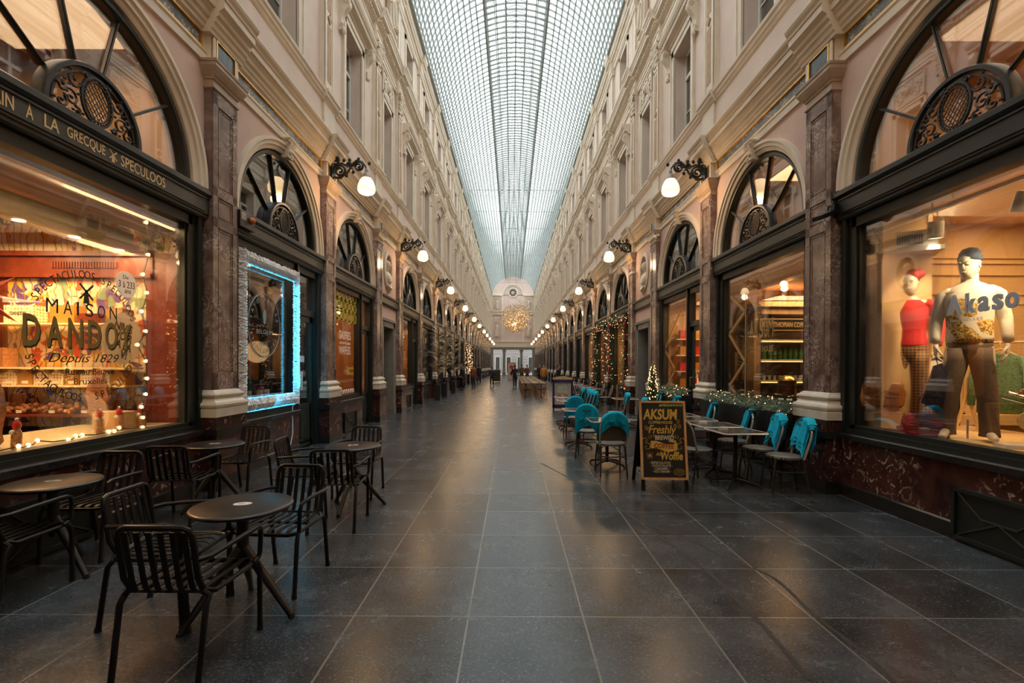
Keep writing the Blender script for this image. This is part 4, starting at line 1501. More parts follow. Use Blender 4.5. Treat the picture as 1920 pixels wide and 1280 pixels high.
sticker_m = mat('white_sticker', (0.7, 0.7, 0.68), 0.4, var=0.03)
chair0 = make_slat_chair()
table0 = make_round_table()
TB = [(-1.733, 3.055, -9, 'nearest round black cafe table, in front of the biscuit shop'),
      (-3.51, 3.63, -15, 'round black cafe table at the left frame edge under the biscuit shop window'),
      (-3.38, 5.40, 5, 'round black cafe table beside the marble pilaster between the first two shops'),
      (-1.78, 5.33, 23, 'round black cafe table farthest from the wall beside the tinsel framed shop')]
for i, (x, y, a, lb) in enumerate(TB):
    o = table0 if i == 0 else copy_tree(table0)
    o.location = (x, y, 0); o.rotation_euler = (0, 0, R(a))
    tag(o, lb, 'table', 'round cafe tables of the biscuit shop')
    s_ = MB(); s_.lathe([(0.001, 0), (0.056, 0), (0.056, 0.0012), (0.001, 0.0012)], 24, sy=0.62)
    st_o = s_.build('sticker', sticker_m, None, loc=(x, y, 0.7045), rot=R(12))
    st_o.parent = o; st_o.location = (0, 0, 0.7045); st_o.rotation_euler = (0, 0, R(12 - a))
    mb = MB()
    for q in range(7):
        mb.box(-0.028 + q * 0.006, -0.0255 + q * 0.006, -0.012, 0.012, 0, 0.0004)
    m_ = mb.build('printed_marks', M['letter_black'], st_o); m_.location = (0, 0, 0.0014)
CH = [(-1.755, 2.60, 0, 'black slatted armchair nearest the camera with its back turned to it'),
      (-2.20, 3.05, -88, 'black slatted armchair left of the nearest table facing right along the floor joint'),
      (-1.70, 3.52, 176, 'black slatted armchair behind the nearest table lit faintly cyan on its seat'),
      (-3.46, 3.22, 4, 'black slatted armchair cut by the left frame edge in front of the leftmost table'),
      (-3.56, 4.07, 183, 'black slatted armchair behind the leftmost table against the shop sill'),
      (-3.40, 4.90, 6, 'black slatted armchair seen from behind at the table by the marble pilaster'),
      (-3.36, 5.92, 175, 'black slatted armchair against the marble wall under the tinsel framed window'),
      (-2.24, 5.20, -84, 'black slatted armchair turned sideways left of the farthest round table'),
      (-1.74, 4.76, 6, 'black slatted armchair seen from behind at the farthest round table'),
      (-1.90, 5.92, 178, 'black slatted armchair behind the farthest round table facing the camera')]
for i, (x, y, a, lb) in enumerate(CH):
    o = chair0 if i == 0 else copy_tree(chair0)
    o.location = (x, y, 0); o.rotation_euler = (0, 0, R(a))
    tag(o, lb, 'chair', 'black slatted armchairs of the biscuit shop')

# ------------------------------------------------------------------ bistro chairs with blankets, small tables
def weave_mat(name, a, b_, scale, axis=0):
    m, nt, out = newmat(name)
    b = N(nt, 'ShaderNodeBsdfPrincipled')
    b.inputs['Roughness'].default_value = 0.4
    tc = N(nt, 'ShaderNodeTexCoord')
    sp_ = N(nt, 'ShaderNodeSeparateXYZ')
    nt.links.new(tc.outputs['Object'], sp_.inputs[0])
    ab = N(nt, 'ShaderNodeMath', operation='ABSOLUTE')
    nt.links.new(sp_.outputs[0], ab.inputs[0])
    ad = N(nt, 'ShaderNodeMath', operation='ADD')
    nt.links.new(ab.outputs[0], ad.inputs[0])
    nt.links.new(sp_.outputs[2 if axis == 0 else 1], ad.inputs[1])
    mu = N(nt, 'ShaderNodeMath', operation='MULTIPLY')
    mu.inputs[1].default_value = scale
    nt.links.new(ad.outputs[0], mu.inputs[0])
    sn = N(nt, 'ShaderNodeMath', operation='SINE')
    nt.links.new(mu.outputs[0], sn.inputs[0])
    rp = ramp(nt, [(0.45, a), (0.55, b_)])
    mr = N(nt, 'ShaderNodeMapRange')
    mr.inputs['From Min'].default_value = -1
    nt.links.new(sn.outputs[0], mr.inputs['Value'])
    nt.links.new(mr.outputs[0], rp.inputs[0])
    nt.links.new(rp.outputs[0], b.inputs['Base Color'])
    nt.links.new(b.outputs[0], out.inputs[0])
    return m


M['weave'] = weave_mat('black_and_tan_herringbone_weave', (0.016, 0.014, 0.013), (0.17, 0.13, 0.09), 330)
M['seatweave'] = weave_mat('black_and_white_woven_seat', (0.02, 0.02, 0.02), (0.22, 0.21, 0.19), 300, axis=1)
M['rattan'] = mat('black_rattan_frame', (0.015, 0.014, 0.013), 0.35, var=0.2, scale=25)
M['binding'] = weave_mat('black_white_binding', (0.015, 0.015, 0.015), (0.55, 0.52, 0.47), 420)


def make_bistro():
    t = empty('bistro_chair')
    mb = MB()
    mb.loft([(0, 0.0, 0.435, 0.20, 0.195), (0, 0.0, 0.44, 0.215, 0.21), (0, 0.0, 0.465, 0.215, 0.21), (0, 0, 0.472, 0.20, 0.195)], 24)
    mb.build('woven_seat', M['seatweave'], t, smooth=True)
    # back hoop
    hoop = []
    for i in range(21):
        a = PI * i / 20
        x = 0.195 * math.cos(a)
        z = 0.70 + 0.19 * math.sin(a)
        hoop.append((x, -0.185 - (z - 0.45) * 0.20, z))
    pts = [(0.185, -0.16, 0.44)] + hoop + [(-0.185, -0.16, 0.44)]
    MB().tube(pts, 0.015, 8).build('back_hoop', M['binding'], t, smooth=True)

    def fn(u, v):
        z = 0.52 + v * 0.36
        wz = 0.185 if z < 0.70 else 0.185 * math.sqrt(max(0.0, 1 - ((z - 0.70) / 0.185) ** 2))
        x = (u * 2 - 1) * wz
        return (x, -0.185 - (z - 0.45) * 0.20 - 0.02 * (1 - (x / 0.19) ** 2), z)
    mb = MB(); mb.grid(fn, 10, 14)
    mb.grid(lambda u, v: tuple(Vector(fn(u, v)) + Vector((0, 0.008, 0))), 10, 14)
    mb.build('woven_back', M['weave'], t, smooth=True)
    for sx in (-1, 1):
        MB().tube([(sx * 0.17, 0.16, 0.45), (sx * 0.185, 0.19, 0.2), (sx * 0.19, 0.21, 0)], [0.014, 0.014, 0.012], 8).build('leg', M['rattan'], t, smooth=True)
        MB().tube([(sx * 0.175, -0.16, 0.45), (sx * 0.185, -0.20, 0.2), (sx * 0.195, -0.245, 0)], [0.015, 0.014, 0.012], 8).build('leg', M['rattan'], t, smooth=True)
    mb = MB()
    ring = [(0.155 * math.cos(2 * PI * k / 16), 0.15 * math.sin(2 * PI * k / 16), 0.27) for k in range(16)]
    mb.tube(ring, 0.009, 6, closed=True)
    for sx in (-1, 1):
        mb.tube([(sx * 0.18, 0.18, 0.30), (0, 0.155, 0.42), (-sx * 0.18, 0.18, 0.30)], 0.007, 5)
        mb.tube([(sx * 0.18, 0.18, 0.28), (sx * 0.18, -0.19, 0.28)], 0.008, 5)
    mb.tube([(-0.18, -0.19, 0.28), (0.18, -0.19, 0.28)], 0.008, 5); mb.tube([(-0.18, 0.185, 0.28), (0.18, 0.185, 0.28)], 0.008, 5)
    mb.build('stretcher', M['rattan'], t, smooth=True)
    return t


M['blue'] = mat('turquoise_fleece', (0.008, 0.38, 0.58), 0.9, var=0.12, scale=25, bump=0.25, spec=0.15, coords='obj')


def blanket_mesh(seed, w=0.40, front=0.16, back=0.34, off=0.0, lump=0.012):
    """folded fleece over the hoop of a bistro chair, local frame of the chair; two layers"""
    rr = random.Random(seed)
    ph = [rr.uniform(0, 6) for _ in range(6)]
    mb = MB()
    for lay in range(3):
        th = 0.014 * lay
        w_ = w * (1 - 0.05 * lay)
        fr, bk_ = front * (1 - 0.12 * lay), back * (1 - 0.14 * lay)
        tot = fr + bk_ + 0.08

        def fn(u, v):
            x = (u - 0.5) * w_ + off + 0.01 * math.sin(v * 5 + ph[0])
            hz = 0.70 + 0.19 * math.sqrt(max(0.0, 1 - min(1, abs(x) / 0.215) ** 2)) + 0.018 + th
            hz -= 0.02 * (abs(x) / 0.2) ** 3
            s = v * tot - bk_
            ru = math.sin(u * 17 + ph[1] + lay) * lump + math.sin(u * 9 + ph[2]) * lump
            if s < 0:
                z = hz + s * (1 + 0.06 * math.sin(u * 7 + ph[3] + lay)); y0 = -0.185 - (z - 0.45) * 0.20 - 0.035 - th - abs(s) * 0.06
                y = y0 - ru * (0.4 + min(1, -s * 5))
            elif s < 0.08:
                a = PI * s / 0.08
                z = hz + 0.022 * math.sin(a); y = -0.185 - (hz - 0.45) * 0.20 - 0.035 * math.cos(a) - th * math.cos(a) - ru * 0.3
            else:
                z = hz - (s - 0.08) * (1 + 0.08 * math.sin(u * 6 + ph[4])); y = -0.185 - (z - 0.45) * 0.20 + 0.03 + th * 0.8 + (s - 0.08) * 0.1 + ru * 0.7
            return (x, y, z)
        mb.grid(fn, 22, 26)
    return mb


def make_aisle_table():
    t = empty('small_square_cafe_table')
    mb = MB(); mb.prism([(-0.30, -0.27), (-0.27, -0.30), (0.27, -0.30), (0.30, -0.27), (0.30, 0.27), (0.27, 0.30), (-0.27, 0.30), (-0.30, 0.27)], 0.725, 0.742, axis='z')
    mb.build('table_top', M['blacktop'], t)
    mb = MB(); mb.prism([(-0.305, -0.275), (-0.275, -0.305), (0.275, -0.305), (0.305, -0.275), (0.305, 0.275), (0.275, 0.305), (-0.275, 0.305), (-0.305, 0.275)], 0.735, 0.748, axis='z')
    # rim only
    mb = MB()
    P8 = [(-0.30, -0.27), (-0.27, -0.30), (0.27, -0.30), (0.30, -0.27), (0.30, 0.27), (0.27, 0.30), (-0.27, 0.30), (-0.30, 0.27)]
    mb.tube([(x, y, 0.734) for x, y in P8], 0.011, 6, closed=True)
    mb.build('metal_rim', M['foot'], t, smooth=True)
    MB().tube([(0, 0, 0.06), (0, 0, 0.725)], 0.028, 12).build('column', M['chairmetal'], t, smooth=True)
    mb = MB()
    for k in range(4):
        a = PI / 4 + k * PI / 2
        c, s = math.cos(a), math.sin(a)
        mb.tube([(0, 0, 0.10), (0.15 * c, 0.15 * s, 0.075), (0.30 * c, 0.30 * s, 0.045), (0.33 * c, 0.33 * s, 0.004)], [0.022, 0.02, 0.018, 0.016], 6)
    mb.build('cross_base', M['chairmetal'], t, smooth=True)
    return t


M['blacktop'] = mat('dark_grey_laminate', (0.03, 0.03, 0.032), 0.18, var=0.2)
bist0 = make_bistro()
TXT_AK = text_mesh('embroidered_name', 'AKSUM', 0.042, M['letter_black'], depth=0.001, bold=0.0015)
BC = [  # x, y, rot deg (facing +Y at 0), blanket (seed, width, front, back, offset, text), label
    (1.48, 7.10, 0, (1, 0.40, 0.30, 0.17, 0, 0), 'bistro chair nearest the camera in the aisle row with a wavy blue blanket'),
    (1.36, 8.45, -14, (2, 0.42, 0.2, 0.36, 0, 1), 'second bistro chair of the aisle row under a wide hanging blue blanket'),
    (1.38, 10.65, 2, (3, 0.42, 0.2, 0.38, 0, 1), 'third bistro chair of the aisle row, back fully covered by a blue blanket'),
    (2.55, 10.1, 70, (4, 0.34, 0.2, 0.24, 0.02, 0), 'bistro chair behind the left edge of the chalkboard with a crumpled blue blanket'),
    (2.62, 11.9, 75, (5, 0.34, 0.2, 0.2, 0.0, 0), 'bistro chair alone in mid terrace with a bunched blue blanket on its back'),
    (1.95, 12.6, 72, (6, 0.36, 0.25, 0.3, 0.0, 0), 'bistro chair with blue blanket in the far cluster, nearest of the cluster'),
    (1.98, 13.3, 75, (7, 0.36, 0.25, 0.3, 0.0, 0), 'bistro chair with blue blanket in the far cluster, second back'),
    (2.02, 14.0, 74, (8, 0.36, 0.25, 0.3, 0.0, 0), 'bistro chair with blue blanket in the far cluster, third back'),
    (1.96, 14.8, 76, (9, 0.36, 0.25, 0.3, 0.0, 0), 'bistro chair with blue blanket in the far cluster, farthest back by the purple sign'),
    (3.55, 12.2, 72, (10, 0.28, 0.25, 0.25, 0.06, 0), 'bistro chair with a blue blanket near the stone door frame'),
    (3.45, 10.7, 80, (11, 0.30, 0.2, 0.2, 0.05, 0), 'bistro chair under the planter beside the lit fir tree, rolled blue blanket'),
    (3.42, 8.70, 74, (12, 0.28, 0.28, 0.26, 0.08, 0), 'bistro chair just right of the chalkboard top with blue blanket over half its back'),
    (3.44, 7.40, 76, (13, 0.28, 0.30, 0.28, 0.08, 0), 'third bistro chair from the big pilaster, blue blanket over half its back'),
    (3.50, 6.72, 80, (14, 0.38, 0.32, 0.30, 0.0, 2), 'second bistro chair from the big marble pilaster with a long blue blanket'),
    (3.52, 6.13, 82, (15, 0.38, 0.32, 0.30, 0.0, 2), 'bistro chair nearest the big marble pilaster with a long blue blanket'),
    (2.58, 6.62, -68, None, 'bare bistro chair right of the chalkboard with its woven back to the aisle'),
]
BL = ['turquoise blanket folded in waves over the nearest chair of the aisle row',
      'wide turquoise blanket hanging down the second chair of the aisle row',
      'turquoise blanket with dark lettering covering the third chair of the aisle row',
      'crumpled turquoise blanket just left of the top of the chalkboard',
      'bunched turquoise blanket on the lone chair in mid terrace',
      'turquoise blanket on the nearest chair of the far cluster',
      'turquoise blanket on the second chair of the far cluster',
      'turquoise blanket on the third chair of the far cluster',
      'turquoise blanket on the farthest chair of the far cluster',
      'turquoise blanket by the stone door frame above the chalkboard',
      'rolled turquoise blanket under the farther wall planter above the chalkboard',
      'turquoise blanket just right of the top of the chalkboard',
      'turquoise blanket on the third wall side chair from the big pilaster',
      'long turquoise blanket on the second wall side chair from the big pilaster',
      'long turquoise blanket nearest the big marble pilaster on the right']
for i, (x, y, a, bl, lb) in enumerate(BC):
    o = bist0 if i == 0 else copy_tree(bist0)
    o.location = (x, y, 0); o.rotation_euler = (0, 0, R(a))
    tag(o, lb, 'chair', 'black and white bistro chairs of the coffee house')
    if bl:
        b = blanket_mesh(*bl[:5]).build('blanket', M['blue'], None, smooth='all', norm=False)
        b.location = (x, y, 0); b.rotation_euler = (0, 0, R(a))
        tag(b, BL[i], 'blanket', 'turquoise blankets on the terrace chairs')
        if bl[5] == 1:
            tx = inst('embroidered_name', TXT_AK, b)
            tx.matrix_local = frame_mat((0.0, -0.345, 0.84), (1, 0, 0), (0, 0.15, 1))
        elif bl[5] == 2:
            tx = inst('embroidered_name', TXT_AK, b)
            tx.matrix_local = frame_mat((0.02, -0.20, 0.86), (-1, 0, 0), (0, -0.3, 1))
t0 = make_aisle_table()
for i, (x, y, a, lb) in enumerate([
        (1.54, 7.66, 0, 'small table tucked behind the nearest aisle chair with the wavy blanket'),
        (1.33, 9.45, 0, 'small table in the aisle row in front of the fully covered chair'),
        (1.45, 12.0, 0, 'small table in the aisle row before the purple framed sign'),
        (1.50, 13.2, 0, 'small table farthest along the aisle row beside the purple framed sign'),
        (3.02, 6.40, 4, 'small dark table nearest the camera right of the chalkboard'),
        (3.02, 7.08, 2, 'small dark table second from the camera right of the chalkboard'),
        (3.00, 7.86, 0, 'small dark table third from the camera right of the chalkboard'),
        (2.98, 8.52, 0, 'small dark table fourth from the camera right of the chalkboard'),
        (3.05, 12.8, 0, 'small dark table in mid terrace beside the lone chair with bunched blanket')]):
    o = t0 if i == 0 else copy_tree(t0)
    o.location = (x, y, 0); o.rotation_euler = (0, 0, R(a))
    tag(o, lb, 'table', 'small square tables of the coffee house')
    if i in (4, 5, 7):
        bx = MB().box(-0.05, 0.05, -0.03, 0.03, 0, 0.035).build('card_holder', M['white'])
        bx.location = (x - 0.12, y + 0.1, 0.743)
        tag(bx, 'small white card holder lying on the %s dark table right of the chalkboard' % {4: 'nearest', 5: 'second', 7: 'fourth'}[i], 'card holder')

# ------------------------------------------------------------------ chalkboard
M['boardwood'] = mat('orange_pine_frame', (0.62, 0.32, 0.12), 0.45, var=0.15, scale=20)
M['chalkboard'] = mat('black_chalkboard', (0.014, 0.008, 0.006), 0.5, var=0.3, scale=6)
M['chalkyellow'] = mat('yellow_chalk_paint', (0.62, 0.38, 0.05), 0.7, var=0.15, scale=40)
M['chalkwhite'] = mat('pale_chalk_paint', (0.55, 0.45, 0.30), 0.7, var=0.15, scale=40)
M['chalkgreen'] = mat('green_chalk_paint', (0.35, 0.42, 0.06), 0.7, var=0.15, scale=40)
M['chalkred'] = mat('dark_red_chalk_paint', (0.30, 0.03, 0.015), 0.7)
sb = empty('chalkboard_sign', (1.98, 6.12, 0), R(-2), 'black A-frame chalkboard with yellow coffee house lettering and pine frame', 'sign board')
Wd, Hd, Z0 = 0.60, 1.02, 0.14
lean = 0.165
tilt = math.atan2(lean, Hd)
TF = Matrix.Translation((0, 0, Z0)) @ Matrix.Rotation(-tilt, 4, 'X')   # board local: x, z up, front face at y<=0
def fbuild(mb, name, m, parent=sb, **k):
    mb.v = [tuple(TF @ Vector(p)) for p in mb.v]
    return mb.build(name, m, parent, **k)
fbuild(MB().box(-Wd / 2 + 0.01, Wd / 2 - 0.01, 0.0, 0.014, 0.01, Hd - 0.01), 'black_panel', M['chalkboard'])
mb = MB()
for a, b, c, d in ((-Wd / 2, -Wd / 2 + 0.028, 0, Hd), (Wd / 2 - 0.028, Wd / 2, 0, Hd), (-Wd / 2, Wd / 2, 0, 0.028), (-Wd / 2, Wd / 2, Hd - 0.028, Hd)):
    mb.box(a, b, -0.012, 0.018, c, d)
fbuild(mb, 'pine_frame', M['boardwood'])
mb = MB()
for sx in (-1, 1):
    mb.box(sx * 0.275 - 0.022, sx * 0.275 + 0.022, 0.0, 0.03, -0.14, 0.05)
fbuild(mb, 'front_feet', M['chairmetal'])
mb = MB()
for sx in (-1, 1):
    mb.strip([(sx * 0.27, 0.60, 0.0), (sx * 0.27, 0.20, 1.13)], 0.04, 0.03, side=(1, 0, 0))
mb.strip([(0, 0.53, 0.20), (0, 0.24, 1.02)], 0.54, 0.01, side=(1, 0, 0))
mb.build('rear_frame', M['chairmetal'], sb)


def chalk(txt, size, x, z, m, **k):
    me = text_mesh('chalk_lettering', txt, size, m, depth=0.0008, **k)
    o = inst('chalk_lettering', me, sb)
    o.matrix_local = TF @ frame_mat((x, -0.003, z), (1, 0, 0), (0, 0, 1))
    return o


chalk('#VEGANWAF', 0.048, 0.115, 0.962, M['chalkgreen'], bold=0.0015, sx=1.05)
chalk('AKSUM', 0.185, -0.03, 0.835, M['chalkyellow'], bold=0.006, sx=0.72, shear=0.12)
chalk('COFFEE·HOUSE', 0.050, -0.03, 0.735, M['chalkyellow'], bold=0.0012, sx=0.9)
chalk('Freshly', 0.155, -0.02, 0.640, M['chalkyellow'], bold=0.002, sx=0.78, shear=0.25)
chalk('BREWED', 0.080, 0.015, 0.535, M['chalkwhite'], bold=0.003, sx=0.78)
chalk('And', 0.065, -0.06, 0.325, M['chalkyellow'], bold=0.001, sx=0.8, shear=0.3)
chalk('Woffle', 0.145, 0.095, 0.300, M['chalkyellow'], bold=0.004, sx=0.72, shear=0.12)
chalk('· ESPECULOOS', 0.042, -0.055, 0.215, M['chalkwhite'], bold=0.001)
chalk('· CHOCOLATE ·', 0.040, -0.035, 0.177, M['chalkwhite'], bold=0.001)
chalk('· CARAMEL ·', 0.040, -0.035, 0.140, M['chalkwhite'], bold=0.001)
chalk('· ICE CREAM ·', 0.040, -0.035, 0.103, M['chalkwhite'], bold=0.001)
mb = MB()
rib = []
for i in range(17):
    u = i / 16
    x = -0.165 + 0.34 * u
    z = 0.435 + 0.018 * math.sin(u * 2 * PI + 0.6) - 0.02 * u
    rib.append((x, -0.0025, z - 0.048)); rib.append((x, -0.0025, z + 0.048))
mb.add(rib, [(2 * i, 2 * i + 2, 2 * i + 3, 2 * i + 1) for i in range(16)])
mb.add([(0.06, -0.0025, 0.49), (0.17, -0.0025, 0.47), (0.16, -0.0025, 0.505), (0.10, -0.0025, 0.512)], [(0, 1, 2, 3)])
fbuild(mb, 'painted_ribbon', M['chalkyellow'], norm=False)
chalk('COFFEE', 0.088, 0.005, 0.428, M['chalkred'], bold=0.002, sx=0.85).matrix_local = TF @ frame_mat((0.005, -0.0045, 0.428), (1, 0, -0.05), (0, 0, 1))
mb = MB()
def flourish(cx, cz, r0, a0, turns, tr=0.004, fl_=1):
    mb.tube([(cx + fl_ * p, -0.004, cz + q) for p, q in spiral(0, 0, r0, 0.006, a0, a0 + turns * PI, 18)], [tr * (1 - i / 30) for i in range(19)], 4)
for f_ in (-1, 1):
    flourish(f_ * 0.215, 0.42, 0.055, 1.2, 2.2, 0.005, f_)
    flourish(f_ * 0.235, 0.50, 0.04, 0.3, 1.6, 0.005, f_)
    flourish(f_ * 0.18, 0.55, 0.028, 2.2, 2.4, 0.003, f_)
    flourish(f_ * 0.13, 0.56, 0.022, 1.2, 2.4, 0.003, f_)
for x, z in ((0.20, 0.75), (0.16, 0.69), (0.215, 0.685), (-0.215, 0.665), (-0.18, 0.645)):
    mb.tube([(x + 0.018 * math.cos(2 * PI * k / 12), -0.004, z + 0.026 * math.sin(2 * PI * k / 12)) for k in range(12)], 0.0025, 4, closed=True)
    mb.tube([(x - 0.004, -0.004, z + 0.02), (x + 0.004, -0.004, z), (x - 0.004, -0.004, z - 0.02)], 0.002, 4)
for z_ in (0.30,):
    mb.tube([(-0.22, -0.004, 0.335), (-0.15, -0.004, 0.345), (-0.155, -0.004, 0.275), (-0.205, -0.004, 0.27)], 0.003, 4, closed=True)
mb.tube([(0.19 + 0.065 * math.cos(2 * PI * k / 18) * (1 + 0.12 * (k % 2)), -0.004, 0.10 + 0.036 * math.sin(2 * PI * k / 18) * (1 + 0.12 * (k % 2))) for k in range(18)], 0.0025, 4, closed=True)
for k in range(5):
    mb.tube([(0.15 + k * 0.02, -0.004, 0.075 + (k % 2) * 0.01), (0.16 + k * 0.02, -0.004, 0.125)], 0.002, 4)
fbuild(mb, 'chalk_flourishes', M['chalkyellow'])
mb = MB(); mb.box(-0.2, -0.165, -0.004, -0.002, 0.29, 0.325)
fbuild(mb, 'painted_cup', M['boardwood'])

# ------------------------------------------------------------------ purple framed menu case
M['purple'] = mat('dark_purple_paint', (0.035, 0.025, 0.10), 0.35)
mc = empty('menu_display_case', (1.84, 17.2, 0), R(-3), 'purple framed menu case with a pale arched top standing beside the terrace', 'display stand')
mb = MB()
for a, b, c, d in ((-0.37, -0.29, 0.08, 1.12), (0.29, 0.37, 0.08, 1.12), (-0.37, 0.37, 0.08, 0.22), (-0.37, 0.37, 1.02, 1.12)):
    mb.box(a, b, -0.06, 0.06, c, d)
for sx in (-1, 1):
    mb.box(sx * 0.33 - 0.03, sx * 0.33 + 0.03, -0.15, 0.15, 0, 0.08)
mb.build('purple_frame', M['purple'], mc)
mb = MB(); mb.box(-0.29, 0.29, 0.0, 0.03, 0.22, 1.02)
M['menuback'] = mat('pale_green_menu_sheet', (0.42, 0.46, 0.36), 0.5, var=0.25, scale=9, coords='obj')
mb.build('menu_sheet', M['menuback'], mc)
mb = MB(); frame_box(mb, -0.29, 0.29, 0.22, 1.02, 0.025, 0.0, 0.02); mb.v = [(y, -0.005 + x * 0.5, z) for x, y, z in mb.v]
mb.build('cream_border', M['trim'], mc)
mb = MB()
for x in (-0.12, 0.12):
    mb.ball((x, -0.02, 0.50), 0.09, 8, 6, sy=0.15, sz=1.0)
mb.build('red_picture', mat('red_print', (0.55, 0.06, 0.04), 0.5), mc)
mb = MB()
for k in range(6):
    mb.box(-0.18, 0.2 - 0.03 * (k % 3), -0.012, -0.006, 0.66 + k * 0.045, 0.672 + k * 0.045)
mb.build('menu_lines', M['letter_white'], mc)
mb = MB()
mb.prism([(-0.36, 1.12)] + [(-0.36 + 0.72 * i / 12, 1.17 + 0.07 * math.sin(PI * i / 12)) for i in range(13)] + [(0.36, 1.12)], -0.05, 0.05, 'y')
mb.build('arched_header', M['tan'], mc)
# slim brass post
tag(MB().tube([(3.35, 15.1, 0), (3.35, 15.1, 1.02)], 0.035, 12).build('copper_bollard', M['brass']), 'short copper coloured post behind the blanket chairs', 'post')
# ------------------------------------------------------------------ helpers for shop content (world coordinates)
def fit_text(name, txt, m, side, d, s0, s1, z0, z1, parent=None, depth=0.0012, bold=0.0, shear=0.0):
    """text on a facade plane: s0 = where it starts to be read, s1 = where it ends; z0..z1 height of the capitals"""
    me = text_mesh(name, txt, 1.0, m, depth=0.5, bold=bold, shear=shear)
    xs = [v.co.x for v in me.vertices]; ys = [v.co.y for v in me.vertices]
    x0, x1, y0, y1 = min(xs), max(xs), min(ys), max(ys)
    sgx = 1 if side == 'left' else -1
    X = CX - d if side == 'left' else CX + d
    for v in me.vertices:
        u = (v.co.x - x0) / (x1 - x0); w = (v.co.y - y0) / (y1 - y0)
        v.co = Vector((X + sgx * (depth if v.co.z > 0 else 0), s0 + (s1 - s0) * u, z0 + (z1 - z0) * w))
    o = bpy.data.objects.new(name, me)
    C.objects.link(o)
    if parent is not None:
        o.parent = parent
        o.matrix_local = parent_inv(parent)
    return o


def parent_inv(p):
    M_ = Matrix.Translation(p.location) @ p.rotation_euler.to_matrix().to_4x4()
    if p.parent is not None:
        M_ = (Matrix.Translation(p.parent.location) @ p.parent.rotation_euler.to_matrix().to_4x4()) @ M_
    return M_.inverted()


def wchild(mb, name, m, parent, **k):
    """build a mesh given in world coordinates as a child of parent"""
    o = mb.build(name, m, parent, **k)
    o.matrix_local = parent_inv(parent)
    return o


def face_text(name, txt, m, y, x0, x1, z0, z1, parent=None, bold=0.0, depth=0.002):
    """text on a plane facing the camera (normal -Y)"""
    me = text_mesh(name, txt, 1.0, m, depth=0.5, bold=bold)
    xs = [v.co.x for v in me.vertices]; ys = [v.co.y for v in me.vertices]
    a0, a1, b0, b1 = min(xs), max(xs), min(ys), max(ys)
    for v in me.vertices:
        v.co = Vector((x0 + (x1 - x0) * (v.co.x - a0) / (a1 - a0), y - (depth if v.co.z > 0 else 0), z0 + (z1 - z0) * (v.co.y - b0) / (b1 - b0)))
    o = bpy.data.objects.new(name, me)
    C.objects.link(o)
    if parent is not None:
        o.parent = parent
        o.matrix_local = parent_inv(parent)
    return o


def arc_text(name, txt, m, side, d, sc, zc, r, a_start, a_end, h, parent):
    """letters along an arc; angles in degrees, seen from the arcade (0 = right, 90 = top)"""
    X = CX - d if side == 'left' else CX + d
    sgn = 1 if side == 'left' else -1
    V, Fc = [], []
    n = len(txt)
    for i, chh in enumerate(txt):
        if chh == ' ': continue
        a = R(a_start + (a_end - a_start) * (i / max(1, n - 1)))
        me = text_mesh('t', chh, h * 1.38, m, depth=0.0008)
        dirn = -1 if a_end < a_start else 1
        ta = a + dirn * PI / 2
        ex = (math.cos(ta), math.sin(ta)); ey = (-math.sin(ta), math.cos(ta))
        o = len(V)
        for v in me.vertices:
            px = r * math.cos(a) + ex[0] * v.co.x * 0.85 + ey[0] * v.co.y
            pz = r * math.sin(a) + ex[1] * v.co.x * 0.85 + ey[1] * v.co.y
            V.append((X + sgn * v.co.z, sc + sgn * px, zc + pz))
        Fc += [tuple(k + o for k in p.vertices) for p in me.polygons]
        bpy.data.meshes.remove(me)
    mb = MB(); mb.v = V; mb.f = Fc
    return wchild(mb, name, m, parent, norm=False)


def lamp_area(name, loc, size, energy, col, rot=(0, 0, 0), parent=None):
    ld = bpy.data.lights.new(name, 'AREA')
    ld.shape = 'RECTANGLE'; ld.size = size[0]; ld.size_y = size[1]
    ld.energy = energy; ld.color = col
    o = bpy.data.objects.new(name, ld); C.objects.link(o)
    o.location = loc; o.rotation_euler = rot
    return o


def lamp_point(name, loc, energy, col, r=0.05):
    ld = bpy.data.lights.new(name, 'POINT')
    ld.energy = energy; ld.color = col; ld.shadow_soft_size = r
    o = bpy.data.objects.new(name, ld); C.objects.link(o); o.location = loc
    return o


def lamp_spot(name, loc, target, energy, col, ang=50, r=0.04):
    ld = bpy.data.lights.new(name, 'SPOT')
    ld.energy = energy; ld.color = col; ld.spot_size = R(ang); ld.spot_blend = 0.5; ld.shadow_soft_size = r
    o = bpy.data.objects.new(name, ld); C.objects.link(o); o.location = loc
    o.rotation_euler = (Vector(target) - Vector(loc)).to_track_quat('-Z', 'Y').to_euler()
    return o


WARM = (1.0, 0.60, 0.26)
lx = lambda d: CX - d
rx = lambda d: CX + d

